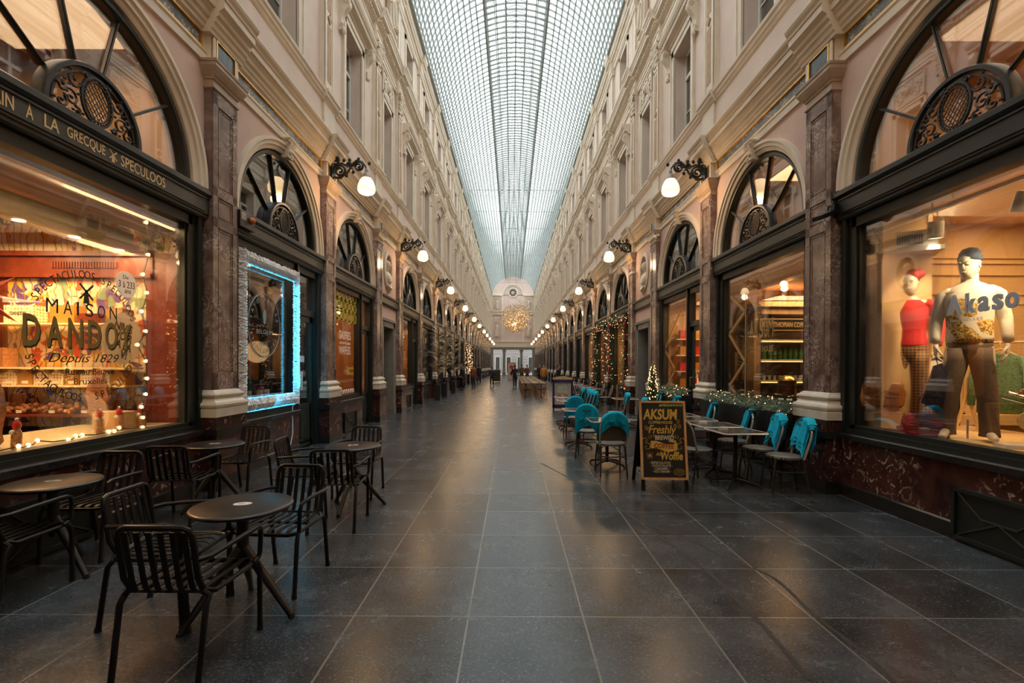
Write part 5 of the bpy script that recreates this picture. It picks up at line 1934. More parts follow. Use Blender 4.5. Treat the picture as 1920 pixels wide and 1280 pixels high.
# ================================================================== LEFT SHOP 1: the biscuit shop (bay 2.65..6.35)
def paper_mat():
    m, nt, out = newmat('floral_bird_wallpaper')
    b = N(nt, 'ShaderNodeBsdfPrincipled'); b.inputs['Roughness'].default_value = 0.7
    g = N(nt, 'ShaderNodeNewGeometry')
    nz = N(nt, 'ShaderNodeTexNoise'); nz.inputs['Scale'].default_value = 2.4; nz.inputs['Detail'].default_value = 2; nz.inputs['Distortion'].default_value = 1.5
    nt.links.new(g.outputs['Position'], nz.inputs['Vector'])
    mp = N(nt, 'ShaderNodeMixRGB'); mp.inputs[0].default_value = 0.42
    nt.links.new(g.outputs['Position'], mp.inputs[1]); nt.links.new(nz.outputs['Color'], mp.inputs[2])
    vo = N(nt, 'ShaderNodeTexVoronoi'); vo.inputs['Scale'].default_value = 11; vo.feature = 'F1'
    nt.links.new(mp.outputs[0], vo.inputs['Vector'])
    wv = N(nt, 'ShaderNodeTexWave'); wv.inputs['Scale'].default_value = 3.2; wv.inputs['Distortion'].default_value = 9; wv.inputs['Detail'].default_value = 2
    nt.links.new(g.outputs['Position'], wv.inputs['Vector'])
    sc = N(nt, 'ShaderNodeSeparateColor'); nt.links.new(vo.outputs['Color'], sc.inputs[0])
    cols = ramp(nt, [(0.0, (0.80, 0.66, 0.42)), (0.30, (0.72, 0.40, 0.06)), (0.42, (0.82, 0.70, 0.48)), (0.58, (0.62, 0.10, 0.04)), (0.66, (0.85, 0.74, 0.5)), (0.76, (0.13, 0.07, 0.25)),
                     (0.88, (0.80, 0.52, 0.12)), (0.95, (0.22, 0.34, 0.22))], 'CONSTANT')
    nt.links.new(sc.outputs[0], cols.inputs[0])
    wr = ramp(nt, [(0.0, (1, 1, 1)), (0.12, (0, 0, 0))]); nt.links.new(wv.outputs['Fac'], wr.inputs[0])
    mx = N(nt, 'ShaderNodeMixRGB'); mx.inputs[2].default_value = (0.30, 0.15, 0.03, 1)
    nt.links.new(wr.outputs[0], mx.inputs[0]); nt.links.new(cols.outputs[0], mx.inputs[1])
    nt.links.new(mx.outputs[0], b.inputs['Base Color']); nt.links.new(b.outputs[0], out.inputs[0])
    return m


M['wallpaper'] = paper_mat()
M['olive'] = mat('olive_gold_beam', (0.30, 0.24, 0.09), 0.5, var=0.1)
M['biscuit'] = mat('brown_spiced_biscuit', (0.36, 0.15, 0.05), 0.7, var=0.35, scale=40, bump=0.4, coords='obj')
M['dotbox'] = None
def dots_mat():
    m, nt, out = newmat('cream_box_with_brown_dots')
    b = N(nt, 'ShaderNodeBsdfPrincipled'); b.inputs['Roughness'].default_value = 0.5
    g = N(nt, 'ShaderNodeNewGeometry')
    vo = N(nt, 'ShaderNodeTexVoronoi'); vo.inputs['Scale'].default_value = 26; vo.inputs['Randomness'].default_value = 0.2
    nt.links.new(g.outputs['Position'], vo.inputs['Vector'])
    rp = ramp(nt, [(0.0, (0.45, 0.24, 0.08)), (0.34, (0.45, 0.24, 0.08)), (0.38, (0.78, 0.68, 0.48))]); nt.links.new(vo.outputs['Distance'], rp.inputs[0])
    nt.links.new(rp.outputs[0], b.inputs['Base Color']); nt.links.new(b.outputs[0], out.inputs[0])
    return m
M['dotbox'] = dots_mat()
M['goldbox'] = mat('gold_card', (0.55, 0.30, 0.06), 0.35, metal=0.3)
M['red'] = mat('bright_red_card', (0.55, 0.02, 0.015), 0.5)
M['shelfglass'] = mat('lit_shelf_edge', (0.85, 0.72, 0.45), 0.3)
YP = 6.10
wL = walls['left']
mb = MB(); mb.box(lx(4.22), lx(4.80), YP - 0.03, YP + 0.04, 0.86, 3.02); mb.box(lx(4.7), lx(7.2), YP - 0.05, YP + 0.04, 2.70, 3.02)
mb.box(lx(6.6), lx(7.3), YP - 0.03, YP + 0.04, 0.8, 2.8)
for i in range(24):
    mb.box(lx(5.15) - i * 0.035, lx(5.15) - i * 0.035 - 0.02, YP - 0.07, YP - 0.05, 2.82, 2.90)
mb.box(lx(4.7), lx(7.2), YP - 0.09, YP, 2.70, 2.75); mb.box(lx(4.7), lx(7.2), YP - 0.10, YP, 2.97, 3.03)
mb.box(lx(7.28), lx(7.32), 2.72, 6.1, 0, 3.4)
wchild(mb, 'mahogany_panelling', M['redwood'], wL)
mb = MB(); mb.box(lx(4.22), lx(7.25), YP + 0.0, YP + 0.03, 0.8, 5.4)
wchild(mb, 'wallpaper', M['wallpaper'], wL)
mb = MB(); mb.box(lx(4.9), lx(5.1), 2.75, YP - 0.1, 3.02, 3.24); mb.box(lx(5.1), lx(5.7), 2.75, YP - 0.1, 3.20, 3.24)
wchild(mb, 'olive_lighting_beam', M['olive'], wL)
mb = MB(); mb.box(lx(4.24), lx(7.3), 2.72, 6.12, 5.38, 5.42); mb.box(lx(4.26), lx(4.9), 2.72, 6.12, 3.30, 3.34)
wchild(mb, 'shop_ceiling', M['redwood'], wL)
mb = MB(); mb.box(lx(5.1), lx(7.3), 2.72, 6.12, 3.52, 3.56)
wchild(mb, 'cream_upper_ceiling', M['tan'], wL)
mb = MB(); mb.box(lx(4.24), lx(5.4), 2.72, YP - 0.05, 0.80, 0.86)
M['fakesnow'] = mat('glittering_pale_cloth', (0.42, 0.36, 0.22), 0.35, var=0.35, scale=60, bump=0.6)
wchild(mb, 'window_display_floor', M['fakesnow'], wL)
M['spotdisc'] = emit('recessed_spot_disc', (1.0, 0.8, 0.5), 9)
for k in range(5):
    o = MB().lathe([(0.05, -0.006), (0.05, 0.0)], 16, (lx(5.0), 3.5 + k * 0.6, 3.018)).build('recessed_spotlight', M['spotdisc'])
    tag(o, 'round recessed spotlight under the olive beam, %s from the camera' % ORD[k], 'spotlight', 'recessed spotlights in the biscuit shop')
lamp_area('shop_light', (lx(5.0), 4.6, 3.0), (0.2, 2.8), 85, WARM)
lamp_area('shop_light', (lx(5.9), 5.2, 3.15), (1.2, 0.8), 90, WARM)
lamp_area('fan_light', (lx(5.2), 4.6, 5.3), (1.5, 2.0), 60, (1.0, 0.62, 0.32))
lamp_area('card_fill_light', (lx(4.27), 4.9, 3.26), (0.08, 2.2), 14, WARM)  # added lamp with no fixture, brightens the front of the hanging card
lamp_point('sill_glow', (lx(4.7), 5.0, 1.05), 7, WARM, 0.3)
mb = MB(); mb.box(lx(4.3), lx(7.2), 6.05, 6.12, 3.56, 5.4)
wchild(mb, 'upper_room_wall', M['tan'], wL)

shelf_z = (2.10, 1.34)
for k, z in enumerate((2.10, 1.56, 1.34, 0.98)):
    sh = MB().box(lx(4.82), lx(6.6), YP - 0.34, YP - 0.04, z - 0.02, z).build('glass_shelf' if k < 3 else 'wooden_shelf', M['shelfglass'] if k < 3 else M['redwood'])
    tag(sh, ('lit glass shelf in the wallpapered alcove, %s from the top' % ORD[k]) if k < 3 else 'red wooden shelf at the foot of the wallpapered alcove', 'shelf')
# boxes on shelves
items = [(4.98, 2.10, 0.20, 0.18, 'goldbox', 'plain gold gift box at the right end of the top alcove shelf'), (5.62, 2.10, 0.30, 0.22, 'goldbox', 'gold gift box with a medallion on the top alcove shelf'),
         (5.30, 2.10, 0.26, 0.12, 'redwood', 'flat brown gift box in the middle of the top alcove shelf'), (6.15, 2.10, 0.36, 0.22, 'dotbox', 'dotted cream gift box at the left end of the top alcove shelf'),
         (6.42, 1.56, 0.16, 0.24, 'biscuit', 'brown paper biscuit bag at the left end of the middle shelf')]
for d, z, w_, h_, mm, lb in items:
    o = MB().box(lx(d) - w_ / 2, lx(d) + w_ / 2, YP - 0.30, YP - 0.12, z, z + h_)
    o = o.build('gift_box', M[mm])
    tag(o, lb, 'box')
    if mm == 'dotbox':
        face_text('box_lettering', 'DANDOY', M['letter_black'], YP - 0.302, lx(d) - 0.10, lx(d) + 0.10, z + 0.10, z + 0.14, o)
for k in range(9):
    d = 4.95 + k * 0.19
    mb = MB(); w_ = 0.085
    mb.prism([(lx(d) - w_, 1.34), (lx(d) + w_, 1.34), (lx(d) + w_, 1.47), (lx(d), 1.53), (lx(d) - w_, 1.47)], YP - 0.28, YP - 0.12, 'y')
    o = mb.build('house_shaped_box', M['dotbox'] if k % 3 else M['goldbox'])
    tag(o, 'house shaped biscuit box on the third alcove shelf, %s from the right' % ORD[k], 'box', 'house shaped boxes in the alcove')
    wchild(MB().box(lx(d) - 0.04, lx(d) + 0.04, YP - 0.285, YP - 0.281, 1.36, 1.395), 'price_card', M['white'], o)
for k in range(7):
    d = 5.15 + k * 0.2
    mb = MB()
    rr = random.Random(k + 50)
    for q in range(16):
        mb.ball((lx(d) + rr.uniform(-.07, .07), YP - 0.2 + rr.uniform(-.06, .06), 1.0 + rr.uniform(0, .10)), 0.03, 7, 5)
    o = mb.build('bag_of_biscuits', M['biscuit'], smooth=True)
    tag(o, 'clear bag of small round biscuits on the lowest alcove shelf, %s from the right' % ORD[k], 'biscuit bag', 'biscuit bags in the alcove')
    if k % 2: wchild(MB().box(lx(d) - 0.035, lx(d) + 0.035, YP - 0.30, YP - 0.296, 1.0, 1.035), 'price_card', M['white'], o)


def biscuit_figure(name, x, y, z, h, label, w=0.5):
    mb = MB()
    prof_ = [(0.00, 0.20), (0.05, 0.30), (0.15, 0.26), (0.28, 0.30), (0.38, 0.36), (0.5, 0.34), (0.62, 0.30), (0.70, 0.22), (0.76, 0.17), (0.84, 0.17), (0.90, 0.20), (0.95, 0.12), (1.0, 0.03)]
    pts = [(-a * w, t) for t, a in prof_] + [(a * w, t) for t, a in reversed(prof_)]
    mb.prism([(x + p * h, z + q * h) for p, q in pts], y - 0.02, y + 0.02, 'y')
    for q in range(9):
        zz = z + h * (0.12 + 0.07 * q)
        mb.tube([(x - 0.13 * h, y - 0.022, zz), (x - .05 * h, y - 0.03, zz + 0.02 * h), (x + .04 * h, y - 0.03, zz - 0.01 * h), (x + 0.13 * h, y - 0.022, zz + .01)], 0.008 * h, 5)
    for sx in (-1, 1):
        mb.ball((x + sx * 0.035 * h, y - 0.025, z + 0.85 * h), 0.018 * h, 6, 4)
    o = mb.build(name, M['biscuit'], smooth=True)
    return tag(o, label, 'biscuit')


biscuit_figure('biscuit_figure', lx(5.02), YP - 0.48, 1.0, 0.55, 'large brown moulded biscuit figure standing before the alcove right of centre', 0.7)
biscuit_figure('biscuit_figure', lx(4.62) - 0.08, 4.15, 0.88, 0.78, 'tall brown moulded biscuit figure at the left edge of the biscuit shop window', 0.5)
bx = MB().box(lx(4.85), lx(4.50), 5.35, 5.55, 0.86, 1.06).build('wooden_display_block', M['tan'])
tag(bx, 'pale wooden block behind the wrapped biscuit bags on the window floor', 'display block')
M['cellophane'] = mat('wrapped_brown_biscuits', (0.45, 0.22, 0.10), 0.15, var=0.5, scale=45)
for k, (d, y) in enumerate(((4.42, 4.12), (4.50, 5.05), (4.52, 5.32), (4.48, 5.58), (4.62, 5.78))):
    rt = empty('wrapped_biscuit_bag', (lx(d), y, 0.86), R(-30), 'cellophane biscuit bag with a red top on the window floor, %s from left' % ORD[k], 'biscuit bag', 'cellophane biscuit bags on the window floor')
    MB().loft([(0, 0, 0, .045, .035), (0, 0, .03, .055, .04), (0, 0, .14, .05, .035), (0, 0, .18, .022, .02)], 12).build('bag_body', M['cellophane'], rt, smooth=True)
    MB().loft([(0, 0, .175, .02, .02), (0, 0, .19, .034, .03), (0, 0, .225, .03, .028), (0, 0, .25, .008, .008)], 10).build('red_top', M['red'], rt, smooth=True)
    MB().ball((0.01, -0.03, 0.15), 0.022, 8, 6).build('white_tag', M['white'], rt, smooth=True)
    MB().ball((0.0, 0, 0.258), 0.014, 8, 6).build('white_bobble', M['white'], rt, smooth=True)
# starburst card hung behind the glass
mb = MB()
n = 52
XS, SC_, ZC_ = lx(4.40), 5.22, 1.88
pts = []
for i in range(n):
    r_ = 0.29 if i % 2 == 0 else 0.262
    a = 2 * PI * i / n
    pts.append((SC_ + r_ * math.cos(a), ZC_ + r_ * 1.03 * math.sin(a)))
mb.prism([(p[0], p[1]) for p in pts], XS - 0.004, XS, 'x')
sbst = tag(mb.build('starburst_card', papermat('ivory_card', (0.85, 0.78, 0.66))), 'white zigzag edged round card hanging behind the biscuit shop glass', 'card')
for tx, zz, w_, rt in (("NPAS", 2.00, 0.34, -0.25), ("VOIR", 1.90, 0.30, -0.3), ("A LA", 1.80, 0.30, -0.3), ("V!", 1.70, 0.14, -0.25)):
    me = text_mesh('card_lettering', tx, 0.125, M['letter_black'], depth=0.001, bold=0.004, sx=0.8)
    o = inst('card_lettering', me, sbst)
    o.matrix_local = parent_inv(sbst) @ frame_mat((XS + 0.003, SC_ + 0.01, zz), (0, 1, rt), (0, -rt, 1))
wc2 = shop_windows[('left', 2)]
# glass lettering
DG = 4.145
for k, (chh, a) in enumerate(zip('DANDOY', (3.90, 4.10, 4.30, 4.50, 4.69, 4.87))):
    fit_text('shop_lettering', chh, M['letter_black'], 'left', DG - 0.001, a + 0.012, a + 0.157, 1.735, 2.005, wc2, bold=0.02)
    fit_text('shop_lettering', chh, M['oliveletter'] if 'oliveletter' in M else M.setdefault('oliveletter', mat('olive_gold_letters', (0.26, 0.17, 0.035), 0.4, var=0.05)), 'left', DG - 0.004, a, a + 0.145, 1.75, 2.02, wc2, bold=0.02)
for k, (chh, a) in enumerate(zip('MAISON', (4.10, 4.26, 4.39, 4.48, 4.61, 4.75))):
    fit_text('shop_lettering', chh, M['letter_black'], 'left', DG, a, a + (0.022 if chh == 'I' else 0.11 if chh == 'M' else 0.085), 2.05, 2.175, wc2)
fit_text('shop_lettering', 'Depuis 1829', M['letter_black'], 'left', DG, 4.12, 4.86, 1.59, 1.70, wc2, shear=0.4)
fit_text('shop_lettering', 'Rue au Beurre', M['letter_black'], 'left', DG, 4.28, 4.80, 1.50, 1.56, wc2)
fit_text('shop_lettering', 'Bruxelles', M['letter_black'], 'left', DG, 4.36, 4.72, 1.41, 1.47, wc2)
arc_text('curved_lettering', 'SPECTACULOOS', M['letter_black'], 'left', DG, 4.50, 1.86, 0.58, 148, 84, 0.075, wc2)
arc_text('curved_lettering', 'SPECULOOS', M['letter_black'], 'left', DG, 4.50, 1.86, 0.58, 72, 22, 0.075, wc2)
arc_text('curved_lettering', 'SPECTACULOOS', M['letter_black'], 'left', DG, 4.50, 1.86, 0.58, 200, 262, 0.075, wc2)
arc_text('curved_lettering', 'SPECULOOS', M['letter_black'], 'left', DG, 4.50, 1.86, 0.58, 280, 335, 0.075, wc2)


def windmill(m, y, z, h, d, parent):
    mb = MB()
    mb.prism([(y - 0.16 * h, z - 0.5 * h), (y + 0.16 * h, z - 0.5 * h), (y + 0.1 * h, z + 0.05 * h), (y, z + 0.18 * h), (y - 0.1 * h, z + 0.05 * h)], lx(d), lx(d) + 0.001, 'x')
    for k in range(4):
        a = PI / 4 + k * PI / 2
        c, s = math.cos(a), math.sin(a)
        p = Vector((0, y, z + 0.06 * h))
        mb.strip([p + Vector((lx(d) + 0.001, 0, 0)), p + Vector((lx(d) + 0.001, c * 0.5 * h, s * 0.5 * h))], 0.10 * h, 0.001, side=(0, -s, c))
    return wchild(mb, 'windmill_emblem', m, parent)


windmill(M['letter_black'], 4.49, 2.27, 0.20, DG, wc2)
# beam lettering
LT = M['letter_gold']
for tx, a, b in (('PAIN', 3.50, 3.70), ('À', 3.79, 3.85), ('LA', 3.94, 4.07), ('GRECQUE', 4.14, 4.53), ('SPECULOOS', 4.71, 5.31)):
    fit_text('beam_lettering', tx, LT, 'left', 3.998, a, b, 3.565, 3.675 if tx != 'À' else 3.70, wc2, bold=0.012)
windmill(LT, 4.62, 3.62, 0.12, 3.998, wc2)
# white round sticker
mb = MB(); mb.prism([(4.955 + 0.135 * math.cos(2 * PI * i / 32), 2.43 + 0.135 * math.sin(2 * PI * i / 32)) for i in range(32)], lx(DG), lx(DG) + 0.001, 'x')
M['stick'] = papermat('white_glass_sticker', (0.80, 0.80, 0.82))
stk = wchild(mb, 'round_sticker', M['stick'], wc2)
for tx, a, b, c, d_ in (('De', 4.91, 4.98, 2.485, 2.525), ('3 à 233', 4.855, 5.06, 2.395, 2.465), ('ans', 4.93, 5.01, 2.34, 2.375)):
    fit_text('sticker_lettering', tx, M['letter_black'], 'left', DG - 0.002, a, b, c, d_, wc2)
# red paper star
mb = MB()
vs = [(lx(4.36), 3.80, 2.14)]
for i in range(24):
    a = 2 * PI * i / 24 + 0.05
    r_ = 0.40 if i % 2 == 0 else 0.13
    vs.append((lx(4.42) if i % 2 else lx(4.44), 3.80 + r_ * math.cos(a), 2.14 + r_ * math.sin(a)))
vs.append((lx(4.52), 3.80, 2.14))
fs = [(0, 1 + i, 1 + (i + 1) % 24) for i in range(24)] + [(25, 1 + (i + 1) % 24, 1 + i) for i in range(24)]
mb.add(vs, fs)
tag(mb.build('red_paper_star', M['red'], norm=False), 'large red many pointed paper star at the left edge of the biscuit shop window', 'star')


def light_string(name, pts, m_bulb, label, r=0.016, light=None):
    t = empty(name, pts[0], 0, label, 'string lights')
    p0 = Vector(pts[0])
    cable = []
    for i in range(len(pts) - 1):
        a, b = Vector(pts[i]) - p0, Vector(pts[i + 1]) - p0
        cable += [a, (a + b) / 2 + Vector((0, 0, -0.015))]
    cable.append(Vector(pts[-1]) - p0)
    MB().tube(cable, 0.006, 5).build('black_cable', M['letter_black'], t)
    for p in pts:
        q = Vector(p) - p0
        b = MB().ball((q.x, q.y, q.z), r, 10, 7, sz=1.25).build('bulb', m_bulb, t, smooth=True)
    return t


M['warmbulb'] = emit('glowing_string_bulb', (1.0, 0.58, 0.18), 11)
ys = [(5.43, 3.22), (5.46, 2.86), (5.38, 2.62), (5.44, 2.42), (5.36, 2.2), (5.42, 1.98), (5.30, 1.82), (5.42, 1.64), (5.44, 1.44), (5.42, 1.26), (5.36, 1.12), (5.38, 1.0)]
light_string('string_lights', [(lx(4.30), y, z) for y, z in ys], M['warmbulb'], 'string of round warm bulbs hanging down the right side of the biscuit shop window')
light_string('string_lights', [(lx(4.28 + 0.07 * (k % 3)), 3.55 + k * 0.15, 0.89 + 0.015 * (k % 2)) for k in range(13)], M['warmbulb'], 'string of warm bulbs lying along the biscuit shop window floor')

# ================================================================== LEFT SHOP 2: the soap shop (bay 6.35..10.05)
wc3 = shop_windows[('left', 3)]
mb = MB()
d0, d1 = 4.3, 7.3
mb.add([(lx(a), y, z) for z in (0, 3.44) for a, y in ((d0, 6.45), (d1, 6.45), (d1, 9.98), (d0, 9.98))], [(0, 1, 5, 4), (1, 2, 6, 5), (2, 3, 7, 6), (0, 3, 2, 1)])
wchild(mb, 'room_lining', M['dark'], wL, norm=False)
mb = MB(); mb.box(lx(4.25), lx(5.2), 6.45, 8.75, 3.36, 3.42); mb.box(lx(5.2), lx(5.25), 6.45, 8.75, 3.2, 3.42)
wchild(mb, 'cream_window_soffit', M['tan'], wL)
mb = MB(); mb.add([(lx(4.26), 6.45, 5.42), (lx(7.3), 6.45, 5.42), (lx(7.3), 9.98, 5.42), (lx(4.26), 9.98, 5.42), (lx(6.0), 6.45, 3.5), (lx(6.0), 9.98, 3.5), (lx(6.0), 9.98, 5.42), (lx(6.0), 6.45, 5.42)], [(0, 1, 2, 3), (4, 5, 6, 7)])
wchild(mb, 'grey_upper_room', M['curtain'], wL, norm=False)
lamp_area('shop_light', (lx(4.7), 7.6, 3.34), (0.3, 1.6), 14, (1.0, 0.78, 0.5))
M['tinsel'] = mat('white_fur_trim', (0.85, 0.85, 0.87), 0.45, var=0.2, scale=60, bump=0.5)
M['cyan'] = emit('cyan_led_strip', (0.03, 0.55, 0.9), 2.2)
tf = empty('tinsel_window_frame', (lx(4.0), 7.78, 0), 0, 'wide white ruffled garland framing the soap shop window with a cyan light strip', 'garland')
rr = random.Random(5)


def ruffle(mb, p0, p1, w, n, axis):
    """dense strips across the run of the garland"""
    p0, p1 = Vector(p0), Vector(p1)
    run = (p1 - p0)
    across = Vector((0, 0, 1)) if axis == 'h' else Vector((0, 1, 0))
    L_ = run.length
    rd = run.normalized()
    for i in range(n):
        t = i / (n - 1)
        c = p0 + run * t
        for q in range(2):
            j = rr.uniform(-0.5, 0.5) * L_ / n
            a = rr.uniform(0.38, 0.66) * w
            tl = rr.uniform(-0.06, 0.06)
            pts = [c + rd * (j + tl) - across * a + Vector((rr.uniform(-.01, .02), 0, 0)), c + rd * (j + tl * .3) - across * a * 0.5 + Vector((0.045 + rr.uniform(-.01, .015), 0, 0)),
                   c + rd * j + Vector((0.06 + rr.uniform(-.015, .015), 0, 0)), c + rd * (j - tl * .3) + across * a * 0.5 + Vector((0.045 + rr.uniform(-.01, .015), 0, 0)), c + rd * (j - tl) + across * a + Vector((rr.uniform(-.01, .02), 0, 0))]
            mb.strip(pts, 0.022, 0.006, side=rd + Vector((rr.uniform(-.7, .7), 0, 0)))


mb = MB()
XT = lx(4.07)
S0, S1, Z0_, Z1_ = 6.93, 8.66, 1.00, 3.20
ruffle(mb, (XT, S0, Z0_ - 0.08), (XT, S0, Z1_ + 0.08), 0.17, 150, 'v')
ruffle(mb, (XT, S1, Z0_ - 0.08), (XT, S1, Z1_ + 0.08), 0.17, 150, 'v')
ruffle(mb, (XT, S0, Z1_), (XT, S1, Z1_), 0.17, 120, 'h')
ruffle(mb, (XT, S0, Z0_), (XT, S1, Z0_), 0.17, 120, 'h')
wchild(mb, 'white_ruffles', M['tinsel'], tf)
mb = MB()
for (a, b) in (((S0 + .1, Z0_ + .1), (S1 - .1, Z0_ + .1)), ((S1 - .1, Z0_ + .1), (S1 - .1, Z1_ - .1)), ((S1 - .1, Z1_ - .1), (S0 + .1, Z1_ - .1)), ((S0 + .1, Z1_ - .1), (S0 + .1, Z0_ + .1))):
    mb.tube([(XT + 0.01, a[0], a[1]), (XT + 0.01, b[0], b[1])], 0.004, 6)
    L_ = math.hypot(b[0] - a[0], b[1] - a[1]); n = int(L_ / 0.045)
    for i in range(n):
        t = i / n
        mb.ball((XT + 0.022, a[0] + (b[0] - a[0]) * t, a[1] + (b[1] - a[1]) * t), 0.009, 6, 4)
mb.tube([(XT + 0.02, S0 - .05, Z0_ - .1), (XT + 0.02, S1, Z0_ - .1)], 0.007, 5)
wchild(mb, 'cyan_light_strip', M['cyan'], tf)
wchild(MB().tube([(XT + .03, 8.50, 0.93), (XT + .03, 8.47, 0.75), (lx(4.0), 8.40, 0.60), (lx(3.98), 8.36, 0.40), (lx(3.97), 8.25, 0.2), (lx(3.96), 8.24, 0.05)], 0.007, 6), 'white_cord', M['white'], tf)
lamp_area('led_glow', (lx(3.9), 7.8, 1.05), (1.6, 0.05), 2.5, (0.03, 0.6, 1.0), (R(0), R(-60), R(90)))
lamp_area('led_glow', (lx(3.92), 8.62, 2.1), (0.05, 1.8), 5, (0.03, 0.6, 1.0), (R(90), 0, R(60)))
# oval ring text on the glass
mb = MB(); mb.tube([(lx(4.142), 7.72 + 0.50 * math.cos(2 * PI * i / 48), 2.24 + 0.51 * math.sin(2 * PI * i / 48)) for i in range(48)], 0.007, 4, closed=True)
M['decal'] = mat('frosted_white_decal', (0.30, 0.36, 0.38), 0.5, var=0.05)
wchild(mb, 'ring_decal', M['decal'], wc3)
arc_text('curved_lettering', 'SAVONNERIES', M['decal'], 'left', 4.143, 7.72, 2.24, 0.42, 165, 15, 0.07, wc3)
arc_text('curved_lettering', 'BRUXELLOISES', M['decal'], 'left', 4.143, 7.72, 2.24, 0.42, 200, 340, 0.06, wc3)
fit_text('shop_lettering', 'BELGIUM', M['decal'], 'left', 4.143, 7.47, 7.97, 2.10, 2.17, wc3)
fit_text('shop_lettering', '1926', M['decal'], 'left', 4.143, 7.62, 7.82, 1.92, 1.98, wc3)
mb = MB(); mb.ball((lx(4.143), 7.72, 2.40), 0.06, 10, 6, sx=0.03, sz=1.7); mb.ball((lx(4.143), 7.72, 2.30), 0.04, 8, 5, sx=0.03)
wchild(mb, 'emblem_decal', M['decal'], wc3)
# shelf with soaps, hanging coloured bars
sh = tag(MB().box(lx(4.22), lx(4.55), 6.6, 8.45, 1.04, 1.07).build('soap_shelf', M['shelfglass']), 'pale shelf of soap boxes low in the tinsel framed window', 'shelf')
scol = [('red', (0.6, .06, .03)), ('black', (.03, .03, .03)), ('white', (.7, .7, .66)), ('orange', (.75, .25, .08)), ('pink', (.7, .35, .3))]
for k in range(14):
    nm, c = scol[(k * 3 + k // 4) % 5]
    if 'soap' + nm not in M: M['soap' + nm] = mat(nm + '_soap_box', c, 0.5)
    y = 6.98 + k * 0.095
    hgt = 0.06 + 0.05 * ((k * 7) % 3)
    o = MB().box(-0.03, 0.03, -0.034, 0.034, 0, hgt).build('soap_box', M['soap' + nm], loc=(lx(4.33 + 0.03 * (k % 2)), y, 1.07))
    tag(o, 'small %s soap box on the low shelf, %s from the left' % (nm, ORD[k]), 'soap box', 'soap boxes on the low shelf')
M['aqua'] = mat('turquoise_glass_bar', (0.02, 0.35, 0.36), 0.15, var=0.3)
M['violet'] = mat('violet_glass_bar', (0.06, 0.06, 0.38), 0.15)
for k in range(9):
    y = 7.05 + k * 0.11
    zt = 2.0 - 0.04 * ((k * 5) % 4) - 0.05 * k
    o = MB().box(-0.01, 0.01, -0.035, 0.035, 0, 0.42 + 0.05 * (k % 3)).build('hanging_glass_bar', M['violet'] if k == 5 else M['aqua'], loc=(lx(4.5 + 0.1 * (k % 2)), y, zt - 0.45), rot=0.3)
    tag(o, '%s glass bar hanging in the soap shop window, %s from the left' % ('violet' if k == 5 else 'turquoise', ORD[k]), 'ornament', 'hanging glass bars')
    wchild(MB().tube([(lx(4.5 + 0.1 * (k % 2)), y, zt - 0.45), (lx(4.5 + 0.1 * (k % 2)), y, 3.36)], 0.002, 4), 'thread', M['white'], o)
# notices on the soap shop door
for k, (a, b, c, d_, lb) in enumerate(((8.98, 9.22, 1.66, 1.78, 'small white opening hours notice on the soap shop door'), (8.98, 9.16, 1.12, 1.48, 'white paper sheet taped low on the soap shop door'))):
    o = MB().box(lx(4.155), lx(4.158), a, b, c, d_).build('paper_notice', M['stick']); tag(o, lb, 'notice')
# alarm box with an orange light on the beam
al = empty('alarm_box', (lx(3.95), 6.72, 3.66), 0, 'dark alarm box with white slits and an orange lamp on the soap shop beam', 'alarm')
MB().box(-0.06, 0.03, -0.08, 0.30, -0.11, 0.11).build('box_housing', M['cast'], al)
mb = MB()
for k in range(4): mb.box(0.03, 0.033, -0.05, 0.06, 0.0 + k * 0.025, 0.012 + k * 0.025)
mb.build('white_slits', M['white'], al)
MB().ball((0.035, 0.20, 0.03), 0.05, 12, 8).build('orange_lamp', mat('orange_plastic', (0.55, 0.13, 0.04), 0.3), al, smooth=True)

# ================================================================== LEFT SHOP 3: waffles (bay 10.05..13.75)
wc4 = shop_windows[('left', 4)]
M['yellow'] = mat('acid_yellow_vinyl', (0.55, 0.52, 0.04), 0.5, var=0.05)
mb = MB()
for i in range(6):
    for j in range(3):
        y0, z0 = 10.66 + i * 0.27, 2.66 + j * 0.25
        for a, b, c, d_ in ((0, .05, 0, .23), (.20, .25, 0, .23), (0, .25, 0, .05), (0, .25, .19, .23)):
            mb.box(lx(4.142), lx(4.144), y0 + a, y0 + b, z0 + c, z0 + d_)
wchild(mb, 'yellow_waffle_grid', M['yellow'], wc4)
fit_text('shop_lettering', 'GAUFRES', M['letter_white'], 'left', 4.142, 11.05, 11.82, 2.22, 2.42, wc4, bold=0.012)
fit_text('shop_lettering', 'WAFFLES', M['letter_white'], 'left', 4.142, 11.05, 11.82, 1.86, 2.06, wc4, bold=0.012)
fit_text('shop_lettering', 'JJJEJJJ', M['letter_white'], 'left', 4.142, 11.07, 11.80, 2.10, 2.16, wc4, bold=0.004)
fit_text('shop_lettering', 'Sweet &', M['yellow'], 'left', 4.142, 11.55, 12.05, 1.49, 1.58, wc4, bold=0.015)
fit_text('shop_lettering', 'savory!', M['yellow'], 'left', 4.142, 11.55, 12.05, 1.34, 1.44, wc4, bold=0.015)
mb = MB()
for i in range(9):
    mb.tube([(lx(4.142), 10.75 + i * 0.16 + 0.06 * math.cos(PI * q / 8), 0.92 + 0.09 * math.sin(PI * q / 8)) for q in range(9)], 0.01, 4)
wchild(mb, 'scallop_decal', M['letter_white'], wc4)
lamp_area('shop_light', (lx(5.2), 11.7, 3.3), (1.0, 2.0), 55, WARM)
